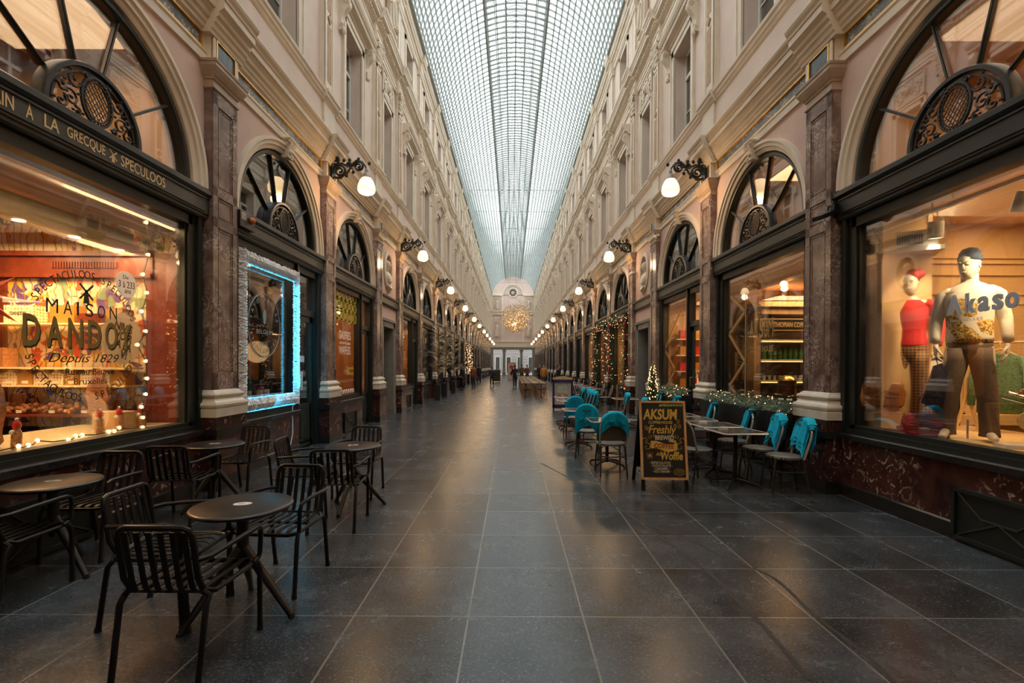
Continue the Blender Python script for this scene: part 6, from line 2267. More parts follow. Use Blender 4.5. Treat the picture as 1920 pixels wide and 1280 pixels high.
for k, (d, y, z) in enumerate(((6.2, 12.2, 2.6), (6.2, 11.2, 2.6))):
    o = MB().ball((0, 0, 0), 0.07, 10, 7).build('wall_lamp', M['bulb'], loc=(lx(d), y, z)); tag(o, 'small glowing wall lamp in the waffle shop, %s from the camera' % ORD[1 - k], 'lamp')
fit_text('beam_lettering', 'COMPAGNIE BELGE', mat('dull_brown_letters', (0.16, 0.09, 0.05), 0.5), 'left', 3.998, 10.75, 13.0, 3.56, 3.66, wc4)

# ================================================================== lights inside other lit shops
for side, dct in LIT.items():
    for i, kind in dct.items():
        if side == 'left' and i == 4: continue
        yc = (PIL[i] + PIL[i + 1]) / 2
        X = lx(5.3) if side == 'left' else rx(5.3)
        lamp_area('shop_light', (X, yc, 3.3), (1.2, 2.4), 60 if i < 12 else 90, WARM)
        o = MB().ball((0, 0, 0), 0.08, 10, 7).build('pendant_lamp', M['bulb'], loc=(X, yc + 0.4, 2.75))
        tag(o, 'small glowing pendant lamp inside the lit shop, %s side, %s bay' % (side, ORD[i - 2]), 'lamp')
        wchild(MB().tube([(X, yc + 0.4, 2.8), (X, yc + 0.4, 5.4)], 0.006, 4), 'cord', M['cast'], o)
        mb = MB()
        rr = random.Random(i)
        for z in (0.9, 1.4, 1.9):
            mb.box(X + (-1.2 if side == 'left' else 1.2), X + (-1.6 if side == 'left' else 1.6), yc - 1.4, yc + 1.4, z, z + 0.03)
        o = mb.build('shop_shelving', M['redwood']); tag(o, 'brown shelving inside the lit shop, %s side, %s bay' % (side, ORD[i - 2]), 'shelving')

# ================================================================== garlands, dried palms, fir trees
M['fir'] = mat('dark_fir_green', (0.03, 0.065, 0.03), 0.7, var=0.5, scale=20)
M['fir2'] = mat('frosted_fir_green', (0.10, 0.16, 0.11), 0.7, var=0.4, scale=20)
M['fairy'] = emit('warm_fairy_light', (1.0, 0.5, 0.2), 5)


def needles(mb, c, rad, n, rr, ln=0.08, w=0.010):
    for k in range(n):
        d = Vector((rr.gauss(0, 1), rr.gauss(0, 1), rr.gauss(0, 1))).normalized()
        p = Vector(c) + d * rad * rr.uniform(0.2, 1.0)
        q = (d + Vector((rr.uniform(-.6, .6), rr.uniform(-.6, .6), rr.uniform(-.6, .6)))).normalized()
        s = q.orthogonal().normalized() * w
        e = p + q * ln
        mb.add([p - s, p + s, e], [(0, 1, 2)])


def garland(label, pts, rad, seed, dens=60, lights=5, mfir='fir', bows=True, nm='christmas_garland', ln=0.09, ball=0.011, flowers=0):
    rr = random.Random(seed)
    P = [Vector(p) for p in pts]
    base = P[0]
    t = empty(nm, base, 0, label, 'garland' if 'garland' in nm else 'greenery')
    mb, ml, bowl, mf = MB(), MB(), [], MB()
    for a, b in zip(P, P[1:]):
        n = max(1, int((b - a).length / 0.07))
        for i in range(n):
            c = a + (b - a) * (i / n) - base
            needles(mb, c, rad, dens, rr, ln)
            for q in range(lights):
                if rr.random() < 0.7:
                    d = Vector((rr.gauss(0, 1), rr.gauss(0, 1), rr.gauss(0, 1))).normalized() * rad * 1.1
                    ml.ball(c + d, ball, 5, 3)
            if bows and i % 6 == 2:
                mbow = MB(); bowl.append(mbow)
                d = Vector((-0.6, -0.6, 0)) * rad
                for s_ in (-1, 1):
                    mbow.ball(c + d + Vector((0, s_ * 0.05, 0)), 0.045, 6, 4, sx=0.5)
                    mbow.strip([c + d, c + d + Vector((-0.02, s_ * 0.04, -0.2))], 0.03, 0.004, side=(0, 1, 0))
            if flowers and rr.random() < flowers:
                d = Vector((rr.uniform(-.5, .5), rr.uniform(-.5, .5), 1)).normalized() * rad
                for q in range(5):
                    mf.ball(c + d + Vector((0.025 * math.cos(q * 1.26), 0.025 * math.sin(q * 1.26), 0)), 0.016, 5, 3)
    tag(mb.build('needles', M[mfir], t, norm=False), kind='stuff')
    if ml.v: tag(ml.build('fairy_lights', M['fairy'], t), kind='stuff')
    for q in bowl: q.build('red_bow', M['red'], t)
    if mf.v: mf.build('cream_flowers', M['white'], t)
    return t


for k, i in enumerate((6, 7)):
    a, b = PIL[i] + 0.5, PIL[i + 1] - 0.5
    X = rx(3.95)
    garland('fir garland with red bows and lights framing the %s decorated right window' % ('nearer' if k == 0 else 'farther'),
            [(X, a, 0.85), (X, a, 3.42), (X, b, 3.42), (X, b, 0.85)], 0.17, 30 + k, dens=60, lights=2)
    lamp_point('fairy_glow', (rx(3.6), (a + b) / 2, 2.2), 10, WARM, 0.5)
garland('frosted fir greenery with lights and cream flowers under the coffee house window', [(rx(3.86), 6.75, 1.0), (rx(3.86), 9.6, 1.0)], 0.14, 41, dens=90, lights=3, mfir='fir2', bows=False, nm='planter_greenery', flowers=0.3, ln=0.07, ball=0.008)
garland('low planter garland of frosted fir with lights before the farther coffee house window', [(rx(3.80), 10.9, 1.0), (rx(3.80), 12.2, 1.0)], 0.15, 42, dens=70, lights=3, mfir='fir2', bows=False, nm='planter_greenery', ln=0.07, ball=0.008)
for k, (a, b) in enumerate(((6.72, 9.65), (10.8, 12.25))):
    o = MB().box(rx(3.72), rx(3.98), a, b, 0.62, 0.95).build('window_planter', M['cast']); tag(o, 'black planter box along the wall %s' % ('nearest the big marble pilaster' if k == 0 else 'by the lit fir tree'), 'planter')
    # brackets to the wall
    wchild(MB().box(rx(3.96), rx(4.03), a + .2, b - .2, 0.66, 0.7), 'wall_bracket', M['cast'], o)


def fir_tree(x, y, h, r, seed, label):
    rr = random.Random(seed)
    t = empty('small_fir_tree', (x, y, 0), 0, label, 'fir tree')
    mb, ml = MB(), MB()
    for k in range(40):
        f = k / 39
        z = h * (0.22 + 0.78 * f)
        needles(mb, (0, 0, z), r * (1 - f) + 0.03, int(110 * (1 - f) + 14), rr, 0.08)
        for q in range(3):
            a = rr.uniform(0, 6.28); ml.ball(((r * (1 - f) + .05) * math.cos(a), (r * (1 - f) + .05) * math.sin(a), z), 0.013, 5, 3)
    tag(mb.build('needles', M['fir'], t, norm=False), kind='stuff')
    tag(ml.build('fairy_lights', M['fairy'], t), kind='stuff')
    MB().tube([(0, 0, 0.2), (0, 0, h * 0.7)], 0.02, 6).build('trunk', M['redwood'], t)
    MB().lathe([(0.12, 0), (0.16, 0.26), (0.14, 0.26), (0.01, 0.24)], 14).build('pot', M['cast'], t, smooth=True)


fir_tree(3.74, 12.62, 1.62, 0.20, 3, 'slim fir tree with warm lights beside the stone framed door')

M['palm'] = mat('dried_palm_straw', (0.55, 0.49, 0.33), 0.7, var=0.35, scale=12)


def dried_palm(x, y, z0, h, seed, label):
    rr = random.Random(seed)
    t = empty('dried_palm', (x, y, 0), 0, label, 'dried plant')
    MB().box(-0.14, 0.10, -0.12, 0.12, 0, z0 * .75).box(-.02, .02, -.02, .02, z0 * .7, z0 + .02).build('dark_stand', M['cast'], t)
    MB().tube([(0, 0, z0), (0.05, 0, z0 + h * 0.5), (0, 0, z0 + h)], 0.03, 6).build('stem', M['redwood'], t)
    mb = MB()
    for k in range(46):
        f = k / 45
        z = z0 + h * (0.05 + 0.9 * f)
        a = rr.uniform(0, 6.28)
        L_ = rr.uniform(0.45, 0.8)
        d = Vector((math.cos(a) * 0.7, math.sin(a), rr.uniform(0.3, 1.2))).normalized()
        pts = [Vector((0, 0, z)) + d * L_ * u + Vector((0, 0, -0.35 * L_ * u * u)) for u in (0, .35, .7, 1)]
        mb.tube(pts, 0.006, 4)
        for q in range(14):
            u = 0.2 + 0.8 * q / 14
            p = Vector((0, 0, z)) + d * L_ * u + Vector((0, 0, -0.35 * L_ * u * u))
            for s_ in (-1, 1):
                side = d.cross(Vector((0, 0, 1))).normalized() * s_
                e = p + side * 0.14 * (1.2 - u) + d * 0.14 + Vector((0, 0, 0.02))
                mb.add([p, p + d * 0.02, e], [(0, 1, 2)])
    mb.build('dried_fronds', M['palm'], t, norm=False)


for k, (y, h) in enumerate(((22.1, 2.4), (24.4, 2.7), (28.0, 2.6))):
    dried_palm(CX - 3.55, y, 0.95, h, 60 + k, 'tall dried palm in front of the left shop fronts, %s from the camera' % ORD[k])
# ================================================================== bodies
def skin_obj(name, joints, edges, m, parent=None, subsurf=2, loc=None, rot=0, scale=None, root=0):
    """joints: list of (x,y,z,r) or (x,y,z,rx,ry)"""
    me = bpy.data.meshes.new(name)
    me.from_pydata([j[:3] for j in joints], edges, [])
    o = bpy.data.objects.new(name, me)
    C.objects.link(o)
    sk = o.modifiers.new('skin', 'SKIN')
    sk.use_smooth_shade = True
    if not me.skin_vertices:
        pass
    layer = me.skin_vertices[0].data
    for i, j in enumerate(joints):
        layer[i].radius = (j[3], j[4] if len(j) > 4 else j[3])
        layer[i].use_root = (i == root)
    ss = o.modifiers.new('sub', 'SUBSURF'); ss.levels = subsurf; ss.render_levels = subsurf
    dg = bpy.context.evaluated_depsgraph_get()
    me2 = bpy.data.meshes.new_from_object(o.evaluated_get(dg))
    bpy.data.objects.remove(o)
    me2.name = name
    me2.materials.clear(); me2.materials.append(m)
    for p in me2.polygons: p.use_smooth = True
    o = bpy.data.objects.new(name, me2); C.objects.link(o)
    if parent is not None: o.parent = parent
    if loc: o.location = loc
    o.rotation_euler = (0, 0, rot)
    if scale: o.scale = scale
    return o


def head_mesh(T, hs=1.0):
    """head with face towards -y; height about 0.24*hs, chin at z=0"""
    mb = MB()
    n = 24
    rings = [(-0.02, 0.0, 0.052, 0.055), (0.0, -0.012, 0.045, 0.058), (0.012, -0.016, 0.052, 0.068), (0.04, -0.012, 0.062, 0.082), (0.07, -0.006, 0.069, 0.090), (0.10, -0.002, 0.073, 0.094),
             (0.125, 0.0, 0.075, 0.098), (0.155, 0.004, 0.077, 0.100), (0.185, 0.006, 0.074, 0.096), (0.21, 0.008, 0.062, 0.082), (0.228, 0.008, 0.042, 0.056), (0.238, 0.008, 0.012, 0.016)]
    vs = []
    for z, cy, rx_, ry_ in rings:
        for k in range(n):
            a = 2 * PI * k / n
            x, y = rx_ * math.cos(a), cy + ry_ * math.sin(a)
            if math.sin(a) < -0.3:        # front of the face
                fx = abs(math.cos(a))
                if 0.11 < z < 0.14 and 0.2 < fx < 0.6: y += 0.012      # eye sockets
                if 0.145 < z < 0.17: y -= 0.003
            vs.append((x, y, z))
    fs = []
    L_ = len(rings)
    for i in range(L_ - 1):
        for k in range(n):
            fs.append((i * n + k, i * n + (k + 1) % n, i * n + n + (k + 1) % n, i * n + n + k))
    fs += [tuple(range(n - 1, -1, -1)), tuple((L_ - 1) * n + k for k in range(n))]
    TT = T @ Matrix.Scale(hs, 4)
    mb.add(vs, fs, TT)
    # nose, lips, brows, eyes, ears
    mb.add([(-0.008, -0.098, 0.125), (0.008, -0.098, 0.125), (-0.015, -0.098, 0.078), (0.015, -0.098, 0.078), (0, -0.125, 0.082), (0, -0.106, 0.128), (0, -0.098, 0.072)],
           [(0, 5, 4, 2), (5, 1, 3, 4), (2, 4, 6), (4, 3, 6)], TT)
    mb.ball((0, -0.094, 0.055), 0.019, 10, 6, TT, sy=0.55, sz=0.22)
    mb.ball((0, -0.090, 0.046), 0.016, 10, 6, TT, sy=0.6, sz=0.28)
    for s in (-1, 1):
        mb.ball((s * 0.030, -0.082, 0.120), 0.0145, 10, 6, TT, sy=0.6, sz=0.55)
        mb.tube([(s * 0.014, -0.099, 0.140), (s * 0.030, -0.098, 0.146), (s * 0.048, -0.086, 0.141)], 0.0045, 5, T=TT)
        mb.ball((s * 0.077, 0.005, 0.105), 0.026, 8, 6, TT, sx=0.25, sy=0.55)
    return mb


def hand_joints(w, d, side_v, up, s=1.0, curl=0.5):
    """wrist at w, hand direction d, thumb side side_v, palm normal up; returns meshes points for tubes"""
    w, d, sv, up = Vector(w), Vector(d).normalized(), Vector(side_v).normalized(), Vector(up).normalized()
    return w, d, sv, up


def add_hand(mb, w, d, sv, up, s=1.0, curl=0.6):
    w, d, sv, up = hand_joints(w, d, sv, up)
    # palm: loft of a rounded slab
    rings = []
    for t, hw_, th in ((-0.01, 0.024, 0.020), (0.02, 0.030, 0.019), (0.05, 0.040, 0.016), (0.085, 0.042, 0.013), (0.095, 0.036, 0.010)):
        c = w + d * t * s
        rings.append([c + sv * hw_ * s * math.cos(a) + up * th * s * math.sin(a) for a in [2 * PI * k / 12 for k in range(12)]])
    vs = [p for r_ in rings for p in r_]
    fs = [(i * 12 + k, i * 12 + (k + 1) % 12, i * 12 + 12 + (k + 1) % 12, i * 12 + 12 + k) for i in range(4) for k in range(12)]
    fs += [tuple(range(11, -1, -1)), tuple(48 + k for k in range(12))]
    mb.add(vs, fs)
    for k, (off, ln) in enumerate(((0.030, 0.070), (0.010, 0.080), (-0.010, 0.075), (-0.029, 0.058))):
        b = w + d * 0.085 * s + sv * off * s
        p = [b]
        ang = 0.15
        dirv = d
        for seg in (0.45, 0.32, 0.25):
            ang += curl * (0.9 if seg < 0.4 else 0.7)
            dd = d * math.cos(ang) + up * math.sin(ang)
            p.append(p[-1] + dd * ln * seg * s)
        mb.tube(p, [0.0095 * s, 0.009 * s, 0.008 * s, 0.0055 * s], 8)
        mb.ball(tuple(p[-1]), 0.0058 * s, 7, 5)
    b = w + d * 0.025 * s + sv * 0.028 * s
    q = [b, b + (d * 0.6 + sv * 0.7 + up * 0.3) * 0.035 * s, b + (d * 0.9 + sv * 0.62 + up * 0.45) * 0.060 * s, b + (d * 1.15 + sv * 0.45 + up * 0.6) * 0.075 * s]
    mb.tube(q, [0.013 * s, 0.011 * s, 0.009 * s, 0.006 * s], 8)


M['mannequin'] = mat('ivory_mannequin_lacquer', (0.78, 0.68, 0.52), 0.28, var=0.03)


def plaid_mat():
    m, nt, out = newmat('brown_orange_plaid')
    b = N(nt, 'ShaderNodeBsdfPrincipled'); b.inputs['Roughness'].default_value = 0.85
    tc = N(nt, 'ShaderNodeTexCoord')
    sp_ = N(nt, 'ShaderNodeSeparateXYZ'); nt.links.new(tc.outputs['Object'], sp_.inputs[0])
    acc = None
    for ax, sc_ in ((0, 180), (2, 180)):
        mu = N(nt, 'ShaderNodeMath', operation='MULTIPLY'); mu.inputs[1].default_value = sc_; nt.links.new(sp_.outputs[ax], mu.inputs[0])
        si = N(nt, 'ShaderNodeMath', operation='SINE'); nt.links.new(mu.outputs[0], si.inputs[0])
        gt = N(nt, 'ShaderNodeMath', operation='GREATER_THAN'); gt.inputs[1].default_value = 0.35; nt.links.new(si.outputs[0], gt.inputs[0])
        if acc is None: acc = gt
        else:
            ad = N(nt, 'ShaderNodeMath', operation='ADD'); nt.links.new(acc.outputs[0], ad.inputs[0]); nt.links.new(gt.outputs[0], ad.inputs[1]); acc = ad
    dv = N(nt, 'ShaderNodeMath', operation='MULTIPLY'); dv.inputs[1].default_value = 0.5; nt.links.new(acc.outputs[0], dv.inputs[0])
    rp = ramp(nt, [(0.0, (0.42, 0.20, 0.05)), (0.5, (0.17, 0.08, 0.03)), (1.0, (0.03, 0.02, 0.015))], 'CONSTANT')
    rp.color_ramp.elements[1].position = 0.4; rp.color_ramp.elements[2].position = 0.9
    nt.links.new(dv.outputs[0], rp.inputs[0]); nt.links.new(rp.outputs[0], b.inputs['Base Color']); nt.links.new(b.outputs[0], out.inputs[0])
    return m


def patch_knit():
    m, nt, out = newmat('ivory_knit_with_gold_patches')
    b = N(nt, 'ShaderNodeBsdfPrincipled'); b.inputs['Roughness'].default_value = 0.6
    tc = N(nt, 'ShaderNodeTexCoord')
    nz = N(nt, 'ShaderNodeTexNoise'); nz.inputs['Scale'].default_value = 5.0; nz.inputs['Detail'].default_value = 1; nt.links.new(tc.outputs['Object'], nz.inputs['Vector'])
    wv = N(nt, 'ShaderNodeTexNoise'); wv.inputs['Scale'].default_value = 26; wv.inputs['Distortion'].default_value = 2; nt.links.new(tc.outputs['Object'], wv.inputs['Vector'])
    sp_ = N(nt, 'ShaderNodeSeparateXYZ'); nt.links.new(tc.outputs['Object'], sp_.inputs[0])
    # only on the body between hem and chest and near the front width
    g1 = N(nt, 'ShaderNodeMath', operation='LESS_THAN'); g1.inputs[1].default_value = 1.50; nt.links.new(sp_.outputs[2], g1.inputs[0])
    ab = N(nt, 'ShaderNodeMath', operation='ABSOLUTE'); nt.links.new(sp_.outputs[0], ab.inputs[0])
    g2 = N(nt, 'ShaderNodeMath', operation='LESS_THAN'); g2.inputs[1].default_value = 0.185; nt.links.new(ab.outputs[0], g2.inputs[0])
    r1 = ramp(nt, [(0.555, (0, 0, 0)), (0.57, (1, 1, 1))]); nt.links.new(nz.outputs['Fac'], r1.inputs[0])
    m1 = N(nt, 'ShaderNodeMath', operation='MULTIPLY'); nt.links.new(g1.outputs[0], m1.inputs[0]); nt.links.new(g2.outputs[0], m1.inputs[1])
    m2 = N(nt, 'ShaderNodeMath', operation='MULTIPLY'); nt.links.new(m1.outputs[0], m2.inputs[0]); nt.links.new(r1.outputs[0], m2.inputs[1])
    gold = ramp(nt, [(0.42, (0.20, 0.09, 0.01)), (0.5, (0.60, 0.34, 0.05)), (0.62, (0.75, 0.60, 0.28))]); nt.links.new(wv.outputs['Fac'], gold.inputs[0])
    mx = N(nt, 'ShaderNodeMixRGB'); mx.inputs[1].default_value = (0.72, 0.64, 0.50, 1); nt.links.new(m2.outputs[0], mx.inputs[0]); nt.links.new(gold.outputs[0], mx.inputs[2])
    nt.links.new(mx.outputs[0], b.inputs['Base Color']); nt.links.new(b.outputs[0], out.inputs[0])
    return m


M['plaid'] = plaid_mat()
M['knitpatch'] = patch_knit()
M['redknit'] = mat('red_fine_knit', (0.55, 0.02, 0.02), 0.8, var=0.08, scale=40, coords='obj')
M['beret'] = mat('dark_red_wool', (0.38, 0.025, 0.02), 0.9, var=0.15, scale=60)
M['bluewool'] = mat('ribbed_navy_wool', (0.045, 0.06, 0.09), 0.9, var=0.3, scale=70)
M['brownwool'] = mat('brown_grey_wool', (0.15, 0.10, 0.065), 0.9, var=0.2, scale=60, coords='obj')
M['tanleather'] = mat('tan_leather', (0.42, 0.15, 0.03), 0.35, var=0.25, scale=10)
M['redleather'] = mat('dark_red_leather', (0.28, 0.008, 0.012), 0.3, var=0.25, scale=10)
M['navyleather'] = mat('navy_leather', (0.010, 0.014, 0.035), 0.3, var=0.2, scale=10)


def limb(mb, pts, rs, n=14, flat=None):
    mb.tube(pts, rs, n)


def mannequin(name, loc, yaw, h, female, label):
    """front towards -y; built at 1.86 m then scaled"""
    t = empty(name, loc, yaw, label, 'mannequin')
    k = h / 1.86
    t.scale = (k, k, k)
    sh = 0.165 if female else 0.185
    hp = 0.155 if female else 0.155
    # body: one skinned figure (legs, trunk, neck, arms)
    if female:
        J = [(0, 0, 1.0, .125, .10), (0, 0, 1.18, .095, .08), (0, 0.0, 1.36, .12, .09), (0, 0.01, 1.50, .10, .07), (0, 0.0, 1.60, .045), (0, -0.01, 1.66, .042),
             (-.10, 0, .92, .085), (-.105, -.01, .50, .055), (-.11, 0.03, .10, .035), (-.115, -0.10, .03, .03), (.10, 0, .92, .085), (.105, -.01, .50, .055), (.11, 0.03, .10, .035), (.12, -0.09, .03, .03),
             (-sh, 0.0, 1.50, .045), (-.25, .01, 1.22, .036), (-.27, -.06, .98, .024), (sh, 0, 1.50, .045), (.27, .02, 1.22, .036), (.24, -.06, .98, .024)]
    else:
        J = [(0, 0, 1.0, .135, .10), (0, 0, 1.18, .125, .09), (0, 0.0, 1.36, .155, .11), (0, 0.01, 1.50, .13, .08), (0, 0.0, 1.58, .058), (0, -0.01, 1.65, .055),
             (-.11, 0, .92, .095), (-.14, -.02, .50, .065), (-.16, 0.03, .10, .042), (-.20, -0.19, .03, .036), (.11, 0, .92, .095), (.13, -.01, .50, .065), (.14, 0.05, .10, .042), (.19, -0.15, .03, .036),
             (-sh, 0.0, 1.50, .06), (-.24, .03, 1.22, .044), (-.25, -.06, .96, .030), (sh, 0, 1.50, .06), (.25, .03, 1.22, .044), (.265, -.05, .96, .030)]
    Ed = [(0, 1), (1, 2), (2, 3), (3, 4), (4, 5), (0, 6), (6, 7), (7, 8), (8, 9), (0, 10), (10, 11), (11, 12), (12, 13), (3, 14), (14, 15), (15, 16), (3, 17), (17, 18), (18, 19)]
    mb = MB()
    # hands and head are added to the body mesh
    for s, wi in ((-1, 16), (1, 19)):
        w = Vector(J[wi][:3])
        add_hand(mb, w + Vector((0, 0, 0.0)), (0.0, -0.12, -1), (-0.15 * s, -1, 0), (-s, 0, -0.1), 0.95 if female else 1.1, 0.35)
    hd = head_mesh(Matrix.Translation((0, -0.015, 1.635)) @ Matrix.Rotation(R(-12 if female else -28), 4, 'Z') @ Matrix.Rotation(R(4), 4, 'X'), 1.0 if female else 1.06)
    hm = MB(); hm.v = hd.v; hm.f = hd.f
    body = skin_obj('body', J, Ed, M['mannequin'], t, 2)
    # merge head and hands into the body mesh
    bm = bmesh.new(); bm.from_mesh(body.data)
    for part in (hd.mesh('h', M['mannequin']), mb.mesh('hh', M['mannequin'])):
        bm.from_mesh(part)
    bm.to_mesh(body.data); bm.free()
    for p in body.data.polygons: p.use_smooth = True
    # sweater
    g = MB()
    if female:
        g.loft([(0, 0, .985, .165, .125), (0, 0, 1.02, .17, .13), (0, 0, 1.10, .155, .12), (0, 0, 1.2, .145, .115), (0, -.01, 1.32, .165, .13), (0, -.01, 1.40, .175, .13), (0, 0, 1.47, .175, .105), (0, 0, 1.515, .15, .085), (0, 0, 1.545, .10, .07), (0, .01, 1.55, .085, .065)], 24)
        arms = (((-.13, 0, 1.505), (-.20, .01, 1.46), (-.265, .015, 1.22), (-.285, -.055, 1.0)), ((.13, 0, 1.505), (.20, .01, 1.46), (.28, .025, 1.22), (.25, -.055, 1.0)))
        rs = [.06, .062, .05, .038]
    else:
        g.loft([(0, 0, .985, .175, .135), (0, 0, 1.03, .18, .14), (0, 0, 1.15, .175, .135), (0, 0, 1.28, .182, .14), (0, -.01, 1.40, .198, .145), (0, 0, 1.48, .20, .122), (0, 0, 1.53, .165, .098), (0, 0, 1.565, .12, .085), (0, 0, 1.59, .072, .072), (0, -.005, 1.61, .066, .068), (0, -.005, 1.665, .066, .068), (0, -.005, 1.67, .055, .055)], 24)
        arms = (((-.13, 0, 1.50), (-.20, .01, 1.455), (-.245, .03, 1.22), (-.255, -.05, .99)), ((.13, 0, 1.50), (.20, .01, 1.455), (.255, .03, 1.22), (.27, -.045, .99)))
        rs = [.062, .066, .054, .042]
    for a in arms:
        A = [Vector(p) for p in a]
        pts, rr_ = [], []
        for i in range(len(A) - 1):
            for q in range(4):
                u = q / 4
                pts.append(A[i].lerp(A[i + 1], u)); rr_.append(rs[i] + (rs[i + 1] - rs[i]) * u)
        pts.append(A[-1]); rr_.append(rs[-1])
        g.tube(pts, rr_, 14)
    sw = g.build('sweater', M['redknit'] if female else M['knitpatch'], t, smooth='all')
    # trousers
    g = MB()
    g.loft([(0, 0, .80, .06, .05), (0, 0, .84, .13, .085), (0, 0, .88, .165, .112), (0, 0, .94, .176, .125), (0, 0, 1.0, .170, .126), (0, 0, 1.06, .162, .118)], 24)
    for s in (-1, 1):
        if female:
            rg = [(s * .08, 0, .93, .092, .115), (s * .088, 0, .80, .09, .10), (s * .10, 0, .60, .08, .085), (s * .105, 0, .40, .085, .088), (s * .11, 0, .15, .105, .105), (s * .115, 0, .04, .115, .115)]
        else:
            ox = -.15 if s < 0 else .14
            rg = [(s * .08, 0, .93, .095, .118), (s * .09, 0, .80, .097, .11), (ox * .85, -.01, .60, .088, .098), (ox, -.005, .40, .082, .09), (ox * 1.05, .02, .2, .074, .08), (ox * 1.1, .03, .09, .078, .082), (ox * 1.1, .03, .05, .082, .085)]
        g.loft(rg, 20)
    g.build('trousers', M['plaid'] if female else M['brownwool'], t, smooth='all')
    # hat
    g = MB()
    if female:
        g.loft([(0, .005, 1.775, .084, .106), (0, .005, 1.80, .088, .11), (.01, .03, 1.83, .115, .135), (.02, .045, 1.87, .125, .14), (.02, .045, 1.90, .105, .12), (.01, .03, 1.92, .05, .06), (.01, .03, 1.925, .01, .01)], 20)
        g.ball((.07, .08, 1.83), .05, 10, 8, sz=1.1)
        g.build('beret', M['beret'], t, smooth='all')
    else:
        g.loft([(0, .0, 1.80, .088, .112), (0, .0, 1.805, .094, .118), (0, .0, 1.85, .094, .116), (0, .003, 1.855, .087, .108), (0, .006, 1.89, .084, .102), (0, .008, 1.925, .06, .075), (0, .008, 1.94, .02, .03)], 28)
        g.build('beanie', M['bluewool'], t, smooth='all')
    MB().tube([(0, 0.12, 0.0), (0, 0.12, 0.2)], 0.01, 6).build('support_rod', M['foot'], t)
    MB().lathe([(0.17, 0.0), (0.17, 0.006), (0.0, 0.008)], 24, (0, 0.05, 0)).build('glass_base', M['shelfglass'], t)
    return t


# ================================================================== RIGHT SHOP 1: clothes (bay 2.65..6.35)
wr2 = shop_windows[('right', 2)]
wR = walls['right']
YR = 6.18
M['cream_in'] = mat('cream_shop_wall', (0.72, 0.47, 0.22), 0.7, var=0.04, scale=1)
mb = MB()
mb.box(rx(4.26), rx(7.4), YR, YR + 0.06, 0.0, 5.42)
mb.box(rx(7.4), rx(7.46), 2.72, YR, 0.0, 5.42)
mb.box(rx(4.26), rx(4.85), YR - 0.55, YR, 0.87, 3.42)
wchild(mb, 'cream_shop_walls', M['cream_in'], wR)
mb = MB()
for z in (2.55, 2.80, 2.95, 3.02):
    mb.box(rx(4.85), rx(7.4), YR - 0.03, YR, z, z + 0.02)
frame_box(mb, 0, 1, 0, 1, 0, 0, 0)
for a, b in ((4.95, 5.6), (5.75, 6.8)):
    for (p, q, r_, s_) in ((a, a + .02, 1.0, 2.45), (b, b + .02, 1.0, 2.45), (a, b, 2.43, 2.45), (a, b, 1.0, 1.02)):
        mb.box(rx(p), rx(q), YR - 0.02, YR, r_, s_)
mb.box(rx(5.0), rx(7.3), YR - 0.12, YR, 0.87, 1.0)
wchild(mb, 'wall_panel_mouldings', M['cream_in'], wR)
mb = MB(); mb.box(rx(4.26), rx(7.4), 2.72, YR, 3.47, 3.52)
wchild(mb, 'shop_ceiling', M['cream_in'], wR)
mb = MB(); mb.box(rx(4.24), rx(5.7), 2.72, YR, 0.78, 0.87)
wchild(mb, 'window_display_floor', M['cream_in'], wR)
mb = MB(); mb.box(rx(4.26), rx(7.4), 2.72, YR, 5.38, 5.42)
wchild(mb, 'upper_ceiling', M['stucco'], wR)
lamp_area('fan_light', (rx(5.4), 4.4, 5.3), (1.5, 2.0), 36, (1.0, 0.62, 0.32))
lamp_area('shop_light', (rx(5.6), 4.4, 3.42), (1.6, 2.6), 75, (1.0, 0.66, 0.32))
o = mannequin('mannequin', (4.74, 5.66, 0.87), R(-40), 1.84, True, 'female mannequin in red beret, red sweater and plaid trousers in the clothes shop window')
o = mannequin('mannequin', (4.60, 4.78, 0.87), R(-42), 1.86, False, 'male mannequin in navy beanie, ivory patterned turtleneck and brown trousers')
trk = tag(MB().box(rx(4.62), rx(4.66), 3.3, 5.75, 3.36, 3.40).build('lighting_track', M['white']), 'white ceiling track above the mannequins carrying the spotlights', 'lighting track')
wchild(MB().tube([(rx(4.64), 3.6, 3.4), (rx(4.64), 3.6, 3.48)], 0.012, 5).tube([(rx(4.64), 5.4, 3.4), (rx(4.64), 5.4, 3.48)], 0.012, 5), 'track_hanger', M['white'], trk)
M['whitecan'] = mat('matt_white_spotlight_can', (0.62, 0.58, 0.52), 0.5, var=0.03)
M['lens'] = emit('bright_spot_lens', (1.0, 0.85, 0.6), 14)


def track_spot(x, y, tx, ty, tz, label, e=60):
    t = empty('track_spotlight', (x, y, 3.36), 0, label, 'spotlight', 'white track spotlights over the mannequins')
    d = (Vector((tx, ty, tz)) - Vector((x, y, 3.15))).normalized()
    d = (d + Vector((0, 0, -1.6))).normalized()
    q = Vector((0, 0, -1)).rotation_difference(d).to_matrix().to_4x4()
    T = Matrix.Translation((0, 0, -0.16)) @ q
    MB().tube([(0, 0, 0), (0, 0, -0.05), (0.075, 0, -0.07), (0.082, 0, -0.16)], 0.007, 6).build('yoke', M['whitecan'], t)
    MB().lathe([(0.02, 0.05), (0.065, 0.045), (0.072, 0.03), (0.072, -0.14), (0.062, -0.14), (0.06, -0.12), (0.01, -0.12)], 24, T=T).build('can', M['whitecan'], t, smooth=True)
    MB().lathe([(0.058, -0.128), (0.058, -0.124)], 20, T=T).build('lens', M['lens'], t)
    p = Vector((x, y, 3.2)) + d * 0.16
    lamp_spot('spot_beam', p, (tx, ty, tz), e, (1.0, 0.74, 0.42), 46)


